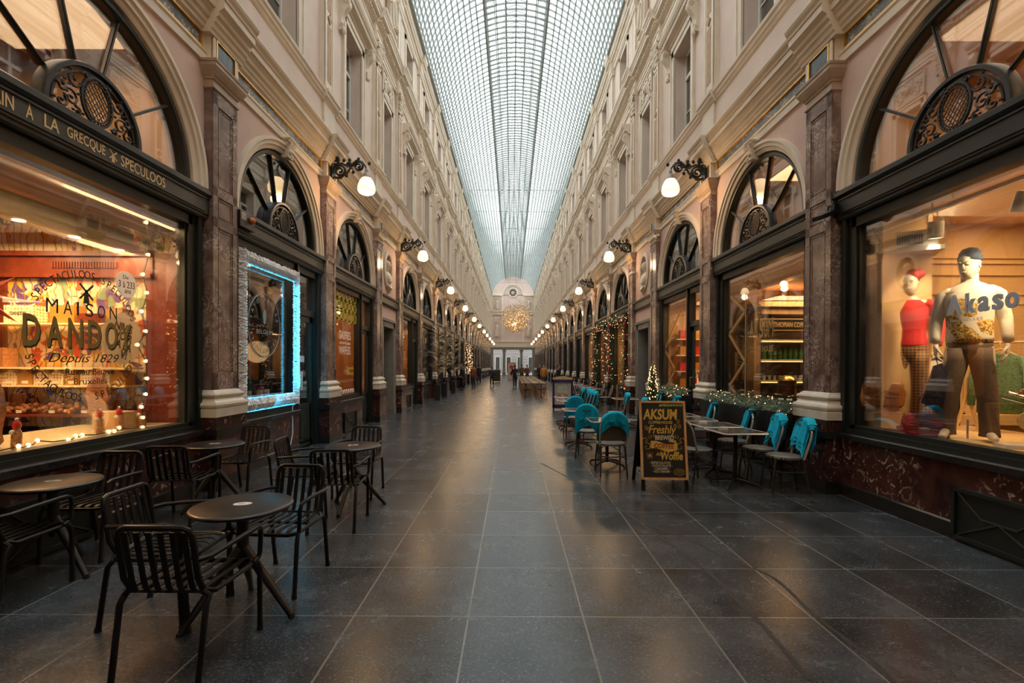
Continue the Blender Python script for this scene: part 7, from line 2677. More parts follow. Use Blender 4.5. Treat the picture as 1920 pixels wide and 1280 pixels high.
track_spot(rx(4.64), 5.35, 4.95, 5.7, 2.0, 'farthest white track spotlight, partly behind reflections', 60)
track_spot(rx(4.64), 4.42, 4.8, 5.62, 2.2, 'white track spotlight in the middle of the track', 110)
track_spot(rx(4.64), 3.98, 4.60, 4.78, 2.3, 'nearest white track spotlight at the right frame edge', 120)
track_spot(rx(5.0), 4.10, 5.2, 5.6, 1.4, 'lower white spotlight cut by the right frame edge', 50)
lamp_spot('spot_beam', (rx(4.5), 3.9, 3.2), (4.60, 4.78, 2.0), 60, (1.0, 0.74, 0.42), 50)
# air unit hanging high in the window
au = empty('air_unit', (rx(4.62), 5.72, 3.00), R(-30), 'white ceiling air unit with a dark grille and loose cables', 'air unit')
MB().box(-0.25, 0.25, -0.18, 0.18, 0.0, 0.20).box(-0.30, 0.30, -0.24, 0.22, -0.05, 0.0).build('housing', M['whitecan'], au)
mb = MB()
for k in range(11): mb.box(-0.12 + k * 0.022, -0.107 + k * 0.022, -0.185, -0.18, 0.04, 0.15)
mb.build('grille', M['cast'], au)
MB().tube([(-0.25, -0.1, 0.1), (-0.36, -0.1, 0.13), (-0.38, -0.1, 0.22), (-0.3, -0.1, 0.26), (-0.22, -0.1, 0.2)], 0.005, 5).tube([(-0.25, 0, 0.08), (-0.4, 0, 0.06), (-0.42, 0.05, 0.0)], 0.004, 5).build('cables', M['cast'], au)
MB().tube([(-0.2, 0, 0.2), (-0.2, 0, 0.47)], 0.008, 5).tube([(0.2, 0, 0.2), (0.2, 0, 0.47)], 0.008, 5).build('hanger_rods', M['foot'], au)


def handbag(name, loc, rot, w, h, dpt, m, label, cat='handbag', strap=0.3, hang=False, soft=0.03):
    t = empty(name, loc, rot, label, cat)
    mb = MB()
    rr = random.Random(int(w * 1000))
    rg = []
    for i in range(9):
        f = i / 8
        rg.append((rr.uniform(-.008, .008), 0, h * f, w / 2 * (0.88 + 0.22 * math.sin(PI * (f * 0.8 + 0.1))) * (0.9 if f > .9 else 1), dpt / 2 * (1.0 - 0.75 * f ** 1.5) + 0.012))
    mb.loft(rg, 22)
    for k in range(5):
        zz = h * (.2 + .13 * k)
        mb.tube([(-w * .4, -dpt * .42, zz), (0, -dpt * .52, zz + rr.uniform(-soft, soft)), (w * .4, -dpt * .42, zz + rr.uniform(-soft, soft))], 0.006, 5)
    mb.build('bag_body', m, t, smooth='all')
    for s in (-1, 1):
        MB().tube([(-w * .22, s * .02, h * .9), (-w * .2, s * .02, h + strap * .6), (-w * .08, s * .01, h + strap * .95), (w * .08, s * .01, h + strap * .95), (w * .2, s * .02, h + strap * .6), (w * .22, s * .02, h * .9)], 0.009, 7).build('handle', m, t, smooth=True)
    mb = MB()
    for s in (-1, 1): mb.ball((s * w * .22, -0.02, h * .88), 0.014, 8, 5)
    mb.box(-0.02, 0.02, -dpt * .45, -dpt * .3, h * .55, h * .62)
    mb.build('metal_fittings', M['brass'], t)
    return t


# hand position of the female mannequin's picture-left hand
def man_pt(loc, yaw, h, p):
    k = h / 1.86
    v = Matrix.Rotation(yaw, 4, 'Z') @ (Vector(p) * k)
    return Vector(loc) + v


pf = man_pt((4.74, 5.66, 0.87), R(-40), 1.84, (-0.27, -0.09, 0.87))
handbag('handbag', (pf.x - 0.03, pf.y - 0.05, pf.z - 0.60), R(-35), 0.42, 0.30, 0.17, M['tanleather'], 'tan leather handbag hanging from the left hand of the female mannequin', strap=0.26)
pm = man_pt((4.60, 4.78, 0.87), R(-42), 1.86, (-0.25, -0.09, 0.83))
cl = empty('clutch_bag', (pm.x, pm.y, pm.z - 0.50), R(-38), 'flat navy zip pouch hanging from the male mannequin hand', 'pouch')
mb = MB(); mb.prism([(-0.11, 0.04), (0.02, -0.06), (0.11, 0.26), (0.05, 0.45), (-0.02, 0.42)], -0.015, 0.015, 'y'); mb.build('pouch_body', M['navyleather'], cl)
MB().tube([(0.02, 0, 0.42), (0.0, 0, 0.52)], 0.005, 5).build('strap', M['navyleather'], cl)
handbag('handbag', (4.38, 5.00, 0.87), R(-45), 0.36, 0.25, 0.17, M['redleather'], 'dark red leather handbag standing on the display floor between the mannequins', strap=0.22)
sc = tag(MB().box(-0.22, 0.12, -0.10, 0.12, 0, 0.02).box(-0.05, 0.12, -0.05, 0.15, 0.02, 0.05).build('folded_red_scarf', M['redleather'], loc=(4.50, 5.40, 0.87), rot=R(-20)), 'folded dark red cloth lying beside the red handbag', 'scarf')
# framed picture leaning on the wall
fp = empty('leaning_picture', (5.35, YR - 0.16, 0.87), 0, 'black framed picture leaning on the back wall behind the two mannequins', 'picture')
MB().box(-0.28, 0.30, 0, 0.03, 0, 0.85).build('pale_mount', M['white'], fp)
mb = MB()
for a, b, c, d in ((-.30, -.27, 0, .86), (.29, .32, 0, .86), (-.30, .32, .84, .87), (-.30, .32, 0, .03)): mb.box(a, b, -0.02, 0.03, c, d)
mb.build('black_frame', M['cast'], fp)
MB().box(-0.18, 0.14, -0.006, 0, 0.12, 0.7).build('dark_print', M['navyleather'], fp)
# clothes rail with green jumpers
M['greenknit'] = mat('sage_green_cable_knit', (0.10, 0.22, 0.12), 0.9, var=0.4, scale=45, bump=0.5)
M['palewood'] = mat('pale_birch_wood', (0.70, 0.46, 0.20), 0.45, var=0.08)
cr = empty('clothes_rail', (5.62, 5.25, 0.87), R(-40), 'pale wooden clothes rail at the right frame edge', 'clothes rail')
mb = MB()
for s in (-1, 1):
    mb.tube([(s * .42, 0, 1.02), (s * .42, 0, .42)], 0.022, 6)
    mb.tube([(s * .42, 0, .44), (s * .42 - .10, 0, 0)], 0.02, 6); mb.tube([(s * .42, 0, .44), (s * .42 + .10, 0, 0)], 0.02, 6)
mb.tube([(-.5, 0, 1.02), (.5, 0, 1.02)], 0.014, 8)
mb.build('wooden_frame', M['palewood'], cr)
for k, x in enumerate((-0.16, 0.26)):
    ang = R(-40)
    bx_ = 5.62 + x * math.cos(ang); by_ = 5.25 + x * math.sin(ang)
    jp = empty('green_jumper', (bx_, by_, 0.87), ang, 'sage green knitted jumper on the wooden rail, %s one' % ('left' if k == 0 else 'right'), 'jumper', 'green jumpers on the rail')
    g = MB(); g.loft([(0, -.03, .22, .19, .05), (0, -.03, .5, .18, .05), (0, -.03, .78, .19, .045), (0, -.03, .87, .16, .035), (0, -.03, .90, .07, .03)], 18)
    for s in (-1, 1): g.tube([(s * .15, -.03, .85), (s * .22, -.03, .6), (s * .23, -.03, .3)], [.05, .045, .035], 8)
    g.build('knitted_body', M['greenknit'], jp, smooth='all')
    MB().tube([(-.18, -.03, .84), (-.04, -.03, .93), (0, -.03, .95), (.04, -.03, .93), (.18, -.03, .84)], .01, 6).tube([(0, -.03, .95), (0, -.03, 1.0), (0.0, 0.0, 1.04), (0, .02, 1.02)], .004, 5).build('hanger', M['palewood'], jp)
# scooter handlebars and headlamp parts at the frame edge
M['champagne'] = mat('champagne_enamel', (0.62, 0.46, 0.22), 0.2, metal=0.3, var=0.04)
M['chrome'] = mat('polished_chrome', (0.75, 0.70, 0.6), 0.08, metal=1.0, var=0.02)
scw = empty('metal_engine_sculpture', (5.02, 4.42, 0.87), R(-35), 'polished champagne and chrome vehicle part with round disc and red reflector, right frame edge', 'vehicle part')
mb = MB(); mb.ball((0.10, 0, 0.38), 0.19, 20, 12, sx=1.2, sy=.8, sz=.8); mb.ball((0.34, 0.0, 0.36), 0.2, 20, 12, sx=1.2, sy=.8, sz=.8)
mb.build('rounded_casing', M['champagne'], scw, smooth=True)
mb = MB()
for x, z in ((-.12, .52), (.02, .56), (.16, .55), (.30, .54)):
    mb.ball((x, -.04, z), .055, 12, 8, sx=1.6, sz=.6)
    mb.tube([(x - .12, -.10, z - .03), (x + .02, -.05, z + .02)], 0.012, 6)
mb.tube([(-.30, -.1, .50), (-.14, -.08, .44), (.1, -.14, .40), (.25, -.12, .30)], .014, 7)
mb.tube([(0.1, -.12, .36), (.12, -.14, .2), (.2, -.14, .06), (.34, -.12, .03)], .014, 7)
mb.tube([(-.34, -.08, .45), (-.18, -.08, .40)], .01, 6)
for k in range(8): mb.tube([(0.0 + k * .03, -.17, .40 - k * .008), (0.03 + k * .03, -.18, .38 - k * .008)], .008, 5)
mb.build('chrome_pipes', M['chrome'], scw, smooth=True)
T = Matrix.Translation((-.16, -.14, .24)) @ Matrix.Rotation(PI / 2, 4, 'X')
MB().lathe([(0.01, .03), (0.03, .03), (.04, .02), (.07, .015), (.085, .02), (.09, 0.0), (.085, -.03), (.01, -.03)], 28, T=T).build('yellow_disc', M['letter_gold'], scw, smooth=True)
MB().ball((-.06, -.13, .42), .04, 12, 8).ball((.36, -.13, .04), .035, 12, 8).build('red_reflector', M['red'], scw, smooth=True)
mb = MB()
mb.tube([(0.0, 0, 0.3), (-0.12, 0.0, 0.0)], .02, 6); mb.tube([(0.4, 0, 0.3), (0.5, 0, 0.0)], .02, 6); mb.tube([(0.2, .1, 0.3), (0.22, .2, 0.0)], .02, 6)
mb.build('stand_legs', M['palewood'], scw)
bk = tag(MB().box(-.14, .14, -.1, .1, 0, .02).box(-.13, .12, -.09, .1, .02, .035).build('flat_books', M['white'], loc=(4.62, 4.32, .87), rot=R(-20)), 'thin pale books lying flat by the male mannequin feet', 'book')
# glass lettering and notice
for k, (chh, a, b) in enumerate((('A', 4.66, 4.51), ('k', 4.47, 4.37), ('a', 4.35, 4.25), ('s', 4.22, 4.13), ('o', 4.11, 4.00))):
    top = 2.30 if chh in 'Ak' else 2.25
    M.setdefault('bluewhite', mat('pale_blue_letter_face', (0.42, 0.45, 0.52), 0.4, var=0.03))
    fit_text('shop_lettering', chh, M['white'], 'right', 4.143, a - .012, b - .012, 2.112, top + .002, wr2, bold=0.03)
    fit_text('shop_lettering', chh, M['bluewhite'], 'right', 4.140, a, b, 2.11, top, wr2, bold=0.03)
fit_text('shop_lettering', 'BRUXELLES', M['bluewhite'], 'right', 4.142, 4.62, 4.30, 2.04, 2.065, wr2)
nt_ = tag(MB().box(rx(4.148), rx(4.15), 3.80, 3.96, 1.48, 1.80).build('paper_notice', M['stick']), 'white printed notice on the clothes shop glass at the right frame edge', 'notice')
mb = MB()
for k in range(9): mb.box(rx(4.146), rx(4.147), 3.82, 3.93, 1.52 + k * .03, 1.528 + k * .03)
wchild(mb, 'printed_lines', M['letter_black'], nt_)
# floodlight on the beam
fl_ = empty('floodlight', (rx(3.86), 6.02, 3.62), R(20), 'black angled floodlight fixed to the end of the right shop beam', 'floodlight')
MB().box(-0.22, 0.20, -0.07, 0.07, -0.10, -0.05, Matrix.Rotation(R(-24), 4, 'Y')).build('flat_lamp_head', M['cast'], fl_)
MB().tube([(0.05, 0, -0.05), (0.10, 0, 0.08), (0.14, 0, 0.02)], 0.014, 6).box(0.06, 0.16, -0.05, 0.05, -0.06, 0.04).tube([(0.1, 0, .04), (0.06, 0, .12), (.12, 0, .13), (.15, 0, .05)], .005, 5).build('bracket', M['cast'], fl_)

# ================================================================== RIGHT SHOP 2: coffee house (bay 6.35..10.05)
wr3 = shop_windows[('right', 3)]
YB = 9.93
mb = MB(); mb.box(rx(4.26), rx(8.4), YB, YB + 0.05, 0, 5.42); mb.box(rx(8.4), rx(8.45), 6.45, YB, 0, 5.42); mb.box(rx(4.26), rx(8.4), 6.42, 6.46, 0, 5.42)
M['bar'] = mat('dark_brown_bar_wall', (0.14, 0.075, 0.03), 0.6, var=0.3, scale=3)
wchild(mb, 'bar_walls', M['bar'], wR)
mb = MB(); mb.box(rx(4.26), rx(8.4), 6.45, YB, -0.05, 0.01); wchild(mb, 'bar_floor', M['dark'], wR)
mb = MB(); mb.box(rx(4.26), rx(8.4), 6.45, YB, 5.38, 5.42); mb.box(rx(5.0), rx(8.4), 6.45, YB, 3.20, 3.26)
wchild(mb, 'bar_ceiling', M['tan'], wR)
lamp_area('shop_light', (rx(5.9), 9.3, 2.95), (2.0, 0.6), 60, WARM)
lamp_area('fan_light', (rx(5.6), 8.4, 5.2), (1.6, 1.6), 90, WARM)
for k, (d, y) in enumerate(((4.9, 8.8), (5.2, 9.3))):
    o = MB().ball((0, 0, 0), .06, 10, 7).build('ceiling_spot', M['bulb'], loc=(rx(d), y, 3.14)); tag(o, 'small glowing ceiling spot in the coffee house, %s from the window' % ORD[k], 'spotlight')
# canopy, sign, shelves
bc = empty('back_bar', (rx(5.6), YB - 0.25, 0), 0, 'lit golden back bar with shelves under a pale canopy inside the coffee house', 'bar shelving')
mb = MB(); mb.box(-0.85, 1.4, -0.3, 0.22, 2.80, 2.90); mb.box(-0.75, 1.3, -0.2, 0.22, 2.66, 2.80)
mb.box(-0.85, -0.72, -0.12, 0.2, 0.0, 2.7); mb.box(0.95, 1.05, -0.12, 0.2, 0.9, 2.7)
mb.build('pale_canopy', M['tan'], bc)
mb = MB()
for z in (1.30, 1.72, 2.12): mb.box(-0.72, 1.3, -0.15, 0.2, z, z + 0.035)
mb.build('shelves', M['shelfglass'], bc)
M['barlight'] = emit('warm_bar_strip', (1.0, 0.66, 0.22), 3)
mb = MB()
for z in (1.285, 1.705, 2.105): mb.box(-0.72, 1.3, -0.16, -0.15, z, z + 0.015)
mb.build('light_strip', M['barlight'], bc)
sg_ = empty('coffee_sign', (rx(5.33), YB - 0.44, 2.45), 0, 'dark framed sign with pale letters reading best coffee inside the coffee house', 'sign')
MB().box(-0.52, 0.52, 0, 0.03, -0.13, 0.13).build('sign_board', M['cast'], sg_)
mb = MB()
for a, b, c, d in ((-.5, .5, .105, .12), (-.5, .5, -.12, -.105), (-.5, -.485, -.12, .12), (.485, .5, -.12, .12)): mb.box(a, b, -0.006, 0, c, d)
mb.build('gold_border', M['letter_gold'], sg_)
face_text('sign_lettering', 'BEST ETHIOPIAN COFFEE', M['letter_gold'], YB - 0.442, rx(5.33) - .46, rx(5.33) + .46, 2.40, 2.50, sg_, bold=0.01)
# hang the sign from the canopy
wchild(MB().tube([(rx(4.95), YB - .43, 2.58), (rx(4.95), YB - .43, 2.82)], .005, 5).tube([(rx(5.7), YB - .43, 2.58), (rx(5.7), YB - .43, 2.82)], .005, 5), 'hanging_rods', M['cast'], sg_)
M['greenglass'] = mat('green_bottle_glass', (0.06, 0.22, 0.06), 0.1, var=0.2)
bt = MB().lathe([(.028, 0), (.032, .01), (.032, .14), (.012, .19), (.011, .24), (.001, .242)], 10).mesh('bottle', M['greenglass'], smooth=True)
for k in range(16):
    o = inst('green_bottle', bt, None, (rx(4.98) + k * 0.105, YB - 0.33, 1.755))
    tag(o, 'green glass bottle on the middle shelf of the back bar, %s from the left' % ORD[k], 'bottle', 'green bottles on the back bar')
gl = MB().lathe([(.02, 0), (.03, .09), (.03, .1), (.001, .1)], 10).mesh('glass', M['white'], smooth=True)
for k in range(16):
    o = inst('drinking_glass', gl, None, (rx(4.98) + k * 0.105, YB - 0.33, 1.335))
    tag(o, 'small glass on the lowest shelf of the back bar, %s from the left' % ORD[k], 'glass', 'glasses on the back bar')
ct = tag(MB().box(rx(4.95), rx(6.9), 8.9, 9.3, 0.01, 1.08).build('bar_counter', M['bar']), 'dark wooden counter before the lit back bar', 'counter')
cf = empty('coffee_machine', (rx(5.15), 9.1, 1.08), 0, 'round shouldered brass coffee machine on the coffee house counter', 'coffee machine')
MB().lathe([(.16, 0), (.17, .02), (.16, .25), (.17, .27), (.12, .34), (.02, .37)], 20).build('brass_body', M['brass'], cf, smooth=True)
MB().tube([(.17, -.05, .2), (.24, -.08, .18), (.24, -.08, .1)], .014, 6).build('spout', M['chrome'], cf)
for k in range(3):
    x, y = rx(4.6), 7.3 + k * 0.8
    o = MB().lathe([(.22, 0), (.03, .03), (.03, .70), (.25, .72), (.30, .73), (.30, .75), (.01, .75)], 20, (0, 0, 0)).build('pedestal_table', M['redwood'], loc=(x, y, 0.01))
    tag(o, 'round brown table inside the coffee house, %s from the camera' % ORD[k], 'table')
# zigzag decal on the glass and lettering
M['golddecal'] = mat('gold_zigzag_decal', (0.42, 0.27, 0.10), 0.45, var=0.05)
mb = MB()
zz = [(9.28, 2.98), (8.72, 2.62), (9.34, 2.24), (8.70, 1.70), (9.30, 1.24), (8.72, 0.92)]
for i in range(len(zz) - 1):
    a, b = zz[i], zz[i + 1]
    mb.strip([(rx(4.143), a[0], a[1]), (rx(4.143), b[0], b[1])], 0.055, 0.002, side=(0, -(b[1] - a[1]), b[0] - a[0]))
mb.box(rx(4.141), rx(4.143), 8.66, 8.69, .92, 2.95)
wchild(mb, 'zigzag_decal', M['golddecal'], wr3)
for chh, a, b in (('A', 8.52, 8.38), ('K', 8.34, 8.22), ('S', 8.19, 8.07), ('U', 8.04, 7.93), ('M', 7.90, 7.76)):
    fit_text('shop_lettering', chh, M['golddecal'], 'right', 4.143, a, b, 2.10, 2.42, wr3, bold=0.01)
fit_text('shop_lettering', 'COFFEE HOUSE', M['golddecal'], 'right', 4.143, 8.50, 7.75, 1.86, 1.96, wr3, bold=0.01)
wchild(MB().tube([(rx(4.143), 8.18 + .06 * math.cos(q * PI / 8), 2.6 + .08 * math.sin(q * PI / 8)) for q in range(16)], .006, 4, closed=True), 'bean_decal', M['golddecal'], wr3)

# ================================================================== RIGHT SHOP 3: bay 10.05..13.75 interior
wr4 = shop_windows[('right', 4)]
mb = MB()
mb.add([(rx(a), y, z) for z in (0, 3.44) for a, y in ((4.3, 10.15), (6.3, 10.15), (6.3, 13.6), (4.3, 13.6))], [(0, 1, 5, 4), (1, 2, 6, 5), (2, 3, 7, 6), (0, 3, 2, 1), (4, 5, 6, 7)])
wchild(mb, 'room_lining', M['tan'], wR, norm=False)
lamp_area('shop_light', (rx(5.2), 11.4, 3.3), (1.0, 2.0), 55, WARM)
mb = MB()
for a, b in (((13.25, 2.1), (12.45, 2.72)), ((13.25, 2.05), (12.45, 1.55)), ((12.45, 1.5), (13.25, .95)), ((12.45, 2.72), (12.1, 2.95))):
    mb.strip([(rx(4.143), a[0], a[1]), (rx(4.143), b[0], b[1])], 0.055, 0.002, side=(0, -(b[1] - a[1]), b[0] - a[0]))
wchild(mb, 'zigzag_decal', M['golddecal'], wr4)
for k in range(12):
    z = 1.0 + 0.45 * (k // 3); x = rx(4.7 + 0.35 * (k % 3))
    o = MB().box(-.12, .12, -.08, .08, 0, .24).build('red_gift_box' if k % 2 else 'gold_gift_box', M['red'] if k % 2 else M['goldbox'], loc=(x, 13.35, z + .03))
    tag(o, '%s gift box behind the coffee house door, row %s, %s from left' % ('red' if k % 2 else 'gold', ['one', 'two', 'three', 'four'][k // 3], ORD[k % 3]), 'box', 'gift boxes through the door')
for k in range(4):
    o = MB().box(rx(4.45), rx(5.75), 13.2, 13.58, 1.0 + .45 * k, 1.03 + .45 * k).build('display_shelf', M['shelfglass']); tag(o, 'lit display shelf seen through the coffee house door, %s from below' % ORD[k], 'shelf')

# ================================================================== people far down the arcade
M['skin'] = mat('skin', (0.50, 0.30, 0.21), 0.6, var=0.04)
COATS = {}


def person(x, y, yaw, h, coat, trouser, hair, label, stride=0.0, bag=None):
    t = empty('person', (x, y, 0), yaw, label, 'person')
    k = h / 1.75
    t.scale = (k, k, k)
    s = stride
    J = [(0, 0, .94, .12, .09), (0, 0, 1.12, .11, .085), (0, 0, 1.30, .14, .10), (0, 0, 1.42, .11, .075), (0, 0, 1.50, .045), (0, -.01, 1.55, .045),
         (-.09, 0, .86, .08), (-.10, -.16 * s - .01, .48, .055), (-.10, -.22 * s + .02, .09, .038), (-.10, -.22 * s - .12, .03, .03), (.09, 0, .86, .08), (.10, .10 * s - .01, .48, .055), (.10, .32 * s + .02, .10, .038), (.10, .32 * s - .10, .04, .03),
         (-.19, 0, 1.41, .05), (-.24, .05 + .10 * s, 1.14, .038), (-.25, -.08 + .12 * s, .93, .025), (.19, 0, 1.41, .05), (.24, .04 - .10 * s, 1.14, .038), (.25, -.10 - .15 * s, .94, .025)]
    Ed = [(0, 1), (1, 2), (2, 3), (3, 4), (4, 5), (0, 6), (6, 7), (7, 8), (8, 9), (0, 10), (10, 11), (11, 12), (12, 13), (3, 14), (14, 15), (15, 16), (3, 17), (17, 18), (18, 19)]
    body = skin_obj('body', J, Ed, M['skin'], t, 1)
    hd = head_mesh(Matrix.Translation((0, -.01, 1.53)), 0.95)
    hh = MB()
    for sd, wi in ((-1, 16), (1, 19)):
        add_hand(hh, J[wi][:3], (0, -.1, -1), (0, -1, 0), (-sd, 0, 0), 1.0, 0.4)
    bm = bmesh.new(); bm.from_mesh(body.data); bm.from_mesh(hd.mesh('h', M['skin'])); bm.from_mesh(hh.mesh('hh', M['skin'])); bm.to_mesh(body.data); bm.free()
    for p in body.data.polygons: p.use_smooth = True
    for nm, c in (coat, trouser, hair):
        if nm not in COATS: COATS[nm] = mat(nm, c, 0.85, var=0.15, scale=20)
    g = MB(); g.loft([(0, 0, .70, .19, .15), (0, 0, .95, .175, .135), (0, 0, 1.12, .16, .125), (0, 0, 1.30, .185, .135), (0, 0, 1.40, .185, .11), (0, 0, 1.46, .11, .08), (0, 0, 1.50, .06, .06)], 18)
    for sd in (-1, 1):
        j = (14, 15, 16) if sd < 0 else (17, 18, 19)
        g.tube([(sd * .12, 0, 1.41)] + [J[q][:3] for q in j], [.06, .066, .055, .042], 10)
    g.build('coat', COATS[coat[0]], t, smooth='all')
    g = MB()
    for q in ((6, 7, 8), (10, 11, 12)):
        g.tube([J[i][:3] for i in q], [.10, .078, .06], 10)
    g.build('trousers', COATS[trouser[0]], t, smooth='all')
    g = MB()
    for q in (9, 13):
        a = J[q][:3]; g.tube([(a[0], a[1] + .12, .04), (a[0], a[1] - .04, .035)], [.045, .036], 8)
    g.build('shoes', M['cast'], t, smooth=True)
    g = MB(); g.loft([(0, .03, 1.60, .078, .08), (0, .025, 1.66, .084, .095), (0, .015, 1.71, .083, .100), (0, .01, 1.75, .06, .075), (0, .01, 1.768, .02, .02)], 16); g.build('hair', COATS[hair[0]], t, smooth='all')
    if bag:
        g = MB(); g.box(.22, .30, -.12, .12, .62, .90); g.tube([(.26, -.08, .9), (.2, 0, 1.2), (.1, .05, 1.45)], .01, 5); g.build('shoulder_bag', M['cast'], t)
    return t


BK = ('black_wool_coat', (.02, .018, .018)); BN = ('brown_coat', (.12, .07, .045)); RD = ('rust_red_jacket', (.20, .06, .035)); JN = ('dark_jeans', (.03, .035, .05)); HB = ('dark_brown_hair', (.03, .018, .012)); HG = ('reddish_hair', (.16, .07, .03))
OR_ = ('orange_jacket', (.6, .22, .04)); TN = ('beige_coat', (.35, .27, .18))
person(-3.25, 31.5, R(-80), 1.74, BK, JN, HB, 'person in a dark coat standing by the left shop fronts, nearer of two', .1)
person(-3.55, 33.6, R(-60), 1.72, BK, JN, HG, 'person with reddish hair in a dark coat beside the nearer one, left shop fronts')
person(-2.95, 36.5, R(150), 1.70, RD, JN, HB, 'person in a rust jacket far down the left side')
person(-3.05, 44, R(160), 1.72, BK, JN, HB, 'distant person in black near the left shop fronts', .4)
person(-1.62, 38.5, R(175), 1.52, BK, BK, HB, 'small person all in black walking left of centre', .5)
person(0.22, 36.0, R(185), 1.68, BK, JN, HB, 'person in black walking just right of the arcade centre', .7)
person(0.95, 46, R(170), 1.75, BN, BN, HB, 'person in a brown coat behind the walker at centre', .3)
person(1.5, 47, R(150), 1.72, RD, BK, HG, 'person in a rust jacket next to the brown coated one at centre right', .3)
person(2.6, 45, R(20), 1.75, BK, JN, HB, 'distant person in black standing at the right by the shops')
person(2.9, 29.5, R(60), 1.68, BK, JN, HB, 'person in black beside the far rattan tables')
person(2.55, 38.0, R(0), 1.70, OR_, JN, HB, 'person in an orange jacket far on the right side')

# ================================================================== far terrace: wooden tables and rattan chairs
M['rattan2'] = mat('honey_rattan', (0.30, 0.17, 0.07), 0.5, var=0.25, scale=25)
M['darkcush'] = mat('dark_seat_cushion', (0.03, 0.035, 0.04), 0.8)
M['tablewood'] = mat('pale_worn_wood', (0.36, 0.30, 0.20), 0.4, var=0.15, scale=5)


def rattan_chair():
    t = empty('rattan_armchair')
    MB().loft([(0, 0, .43, .23, .22), (0, 0, .47, .24, .23), (0, 0, .485, .21, .2)], 16).build('dark_cushion', M['darkcush'], t, smooth=True)
    mb = MB()
    rim = [(.27 * math.cos(a), .02 - .26 * math.sin(a), .66 + .16 * max(0, math.sin(a))) for a in [R(-30 + 240 * i / 16) for i in range(17)]]
    mb.tube(rim, .016, 6)
    for i in range(1, 16):
        x, y, z = rim[i]; mb.tube([(x, y, z), (x * .85, y * .85, .44)], .005, 4)
    mb.build('curved_back', M['rattan2'], t, smooth=True)
    for sx in (-1, 1):
        for sy in (-1, 1):
            MB().tube([(sx * .2, sy * .19, .45), (sx * .22, sy * .22, 0)], .015, 6).build('leg', M['rattan2'], t)
    mb = MB()
    for sx in (-1, 1):
        mb.tube([(sx * .21, -.2, .1), (sx * .2, 0, .36), (sx * .21, .2, .1)], .009, 5); mb.tube([(-.2, sx * .21, .1), (0, sx * .2, .36), (.2, sx * .21, .1)], .009, 5)
    mb.build('curved_braces', M['rattan2'], t)
    return t


def wood_table():
    t = empty('wooden_dining_table')
    MB().box(-.6, .6, -.36, .36, .71, .75).build('table_top', M['tablewood'], t)
    for sx in (-1, 1):
        MB().tube([(sx * .4, 0, 0.03), (sx * .4, 0, .72)], .035, 8).build('leg', M['redwood'], t)
        MB().box(sx * .4 - .03, sx * .4 + .03, -.28, .28, 0, .04).build('foot_bar', M['redwood'], t)
    mb = MB()
    for x in (-.35, .05, .4):
        mb.box(x - .1, x + .1, -.3, -.1, .75, .757)
    mb.build('paper_place_mats', M['white'], t)
    return t


rc0, wt0 = rattan_chair(), wood_table()
rows = [24.6, 26.8, 29.0, 31.4, 34.0, 37.0]
nc = nt2 = 0
for r_, y in enumerate(rows):
    o = wt0 if r_ == 0 else copy_tree(wt0)
    o.location = (1.12, y, 0)
    tag(o, 'pale wooden table with place mats on the far terrace, %s from the camera' % ORD[r_], 'table', 'wooden tables of the far terrace')
    for q, (dx, dy, a) in enumerate(((-.33, -.78, 0), (.38, -.78, 0), (-.33, .76, 180), (.38, .76, 180))):
        if r_ and q < 2 and r_ % 2 == 0: pass
        o = rc0 if nc == 0 else copy_tree(rc0)
        nc += 1
        o.location = (1.12 + dx, y + dy, 0); o.rotation_euler = (0, 0, R(a + 4 * ((nc * 7) % 5 - 2)))
        tag(o, 'honey rattan armchair at the %s wooden table of the far terrace, %s %s side' % (ORD[r_], 'near' if q < 2 else 'far', 'left' if q % 2 == 0 else 'right'), 'chair', 'rattan armchairs of the far terrace')
# dark chairs along the right wall farther on
n_ = 0
for r_, y in enumerate((17.6, 19.2, 20.8, 22.4, 24.6, 26.4, 28.2)):
    for q, x in enumerate((2.75, 3.45)):
        o = copy_tree(bist0)
        o.location = (x, y, 0); o.rotation_euler = (0, 0, R(88 if q else -88))
        tag(o, 'dark bare bistro chair by the right wall beyond the garlands, %s row, %s side' % (ORD[r_], 'wall' if q else 'aisle'), 'chair', 'dark bistro chairs beyond the garlands')
    o = copy_tree(t0); o.location = (3.1, y + .75, 0); o.rotation_euler = (0, 0, 0)
    tag(o, 'dark small table by the right wall beyond the garlands, %s from the camera' % ORD[r_], 'table', 'small dark tables beyond the garlands')

# far signs
def a_board(name, x, y, w, h, m, mf, label):
    t = empty(name, (x, y, 0), 0, label, 'sign board')
    MB().box(-w / 2 + .03, w / 2 - .03, 0, .02, .08, h - .03).build('panel', m, t)
    mb = MB()
    for a, b, c, d in ((-w / 2, -w / 2 + .04, 0, h), (w / 2 - .04, w / 2, 0, h), (-w / 2, w / 2, h - .04, h), (-w / 2, w / 2, .06, .10)): mb.box(a, b, -.02, .04, c, d)
    mb.box(-w / 2, w / 2, -.2, .2, 0, .03)
    mb.build('frame', mf, t)
    return t


a_board('framed_board', -1.55, 47, .85, 1.25, M['dark'], M['letter_gold'], 'pale framed board standing far left of centre')
t_ = a_board('red_menu_board', -0.05, 55, 1.0, 2.0, M['menuback'], M['red'], 'tall red framed poster stand far down the centre')
MB().ball((0, -.03, 1.5), .22, 10, 6, sy=.1).ball((0, -.03, .8), .2, 10, 6, sy=.1).build('red_picture', M['red'], t_)
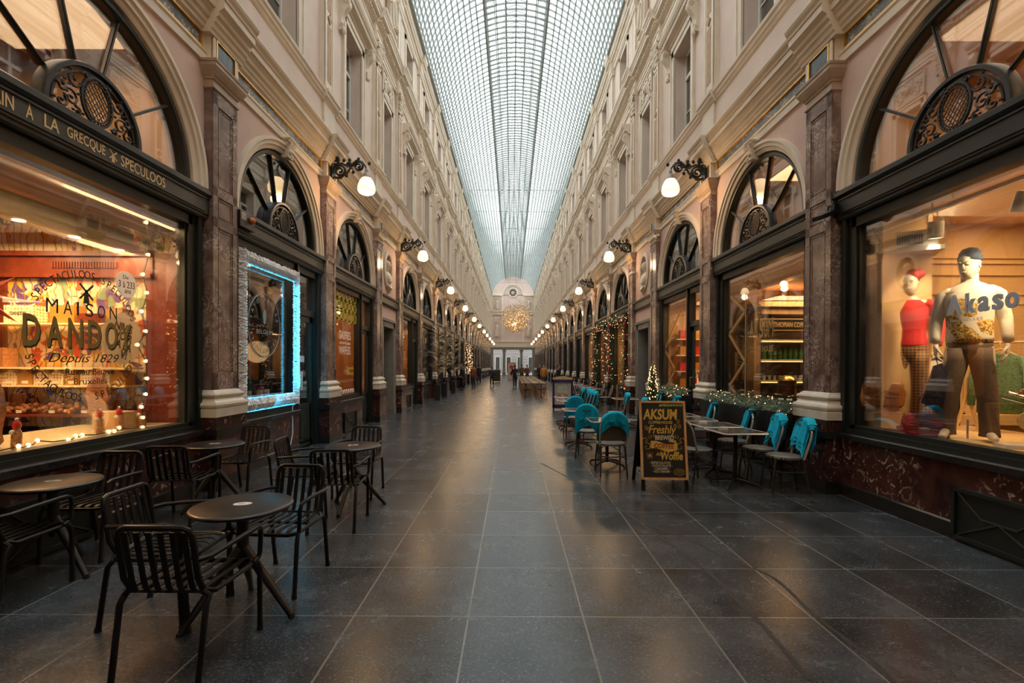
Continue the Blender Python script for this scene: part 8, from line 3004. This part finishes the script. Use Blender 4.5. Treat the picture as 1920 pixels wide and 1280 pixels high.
# garland far left and little awning lights
garland('thin garland of warm lights around a far left shop front', [(CX - 3.85, 40.2, 3.3), (CX - 3.85, 40.2, 1.0)], 0.22, 77, dens=14, lights=3, bows=False, ball=0.02)
garland('second thin garland of warm lights on the far left shop front', [(CX - 3.85, 42.0, 3.3), (CX - 3.85, 42.0, 1.0)], 0.22, 78, dens=14, lights=3, bows=False, ball=0.02)

# security cameras on the right
for k, (y, z) in enumerate(((13.42, 5.28), (16.05, 4.75))):
    o = empty('security_camera', (rx(3.92 if k == 0 else 3.9), y, z), 0, 'small white dome camera on the right marble pilaster, %s from the camera' % ORD[k], 'security camera')
    MB().box(0.0, 0.10, -.05, .05, 0, .05).build('mount', M['white'], o)
    MB().ball((-.02, 0, -.03), .06, 12, 8).build('dome', M['white'], o, smooth=True)

# dark scuff lines worn into the paving
M['scuff'] = mat('dark_tyre_scuff', (0.02, 0.019, 0.018), 0.5, var=0.6, scale=30)
def floor_pt(px, py):
    y = 890 * 1.6 / (py - 686 - (px - 960) * 0.00425)
    return (px - 960) * y / 890, y
for k, (pts, w) in enumerate((([(1015, 868), (1075, 900), (1150, 945), (1230, 1000), (1320, 1065), (1400, 1140), (1470, 1215), (1530, 1285)], 0.035), ([(1190, 975), (1290, 1010), (1370, 1050), (1450, 1082), (1532, 1155), (1618, 1221), (1690, 1290)], 0.03))):
    P = [floor_pt(*p) for p in pts]
    V = [Vector((x, y, 0.0008)) for x, y in P]
    # smooth
    Q = []
    for i in range(len(V) - 1):
        for q in range(6):
            u = q / 6
            p0, p1, p2, p3 = V[max(i - 1, 0)], V[i], V[i + 1], V[min(i + 2, len(V) - 1)]
            Q.append(0.5 * ((2 * p1) + (p2 - p0) * u + (2 * p0 - 5 * p1 + 4 * p2 - p3) * u * u + (3 * p1 - p0 - 3 * p2 + p3) * u ** 3))
    mb = MB(); mb.strip(Q, w, 0.001, side=(0.9, 0.2, 0) if False else (1, 0, 0))
    fo = bpy.data.objects['floor']
    o = mb.build('dark_scuff_line', M['scuff'], fo)
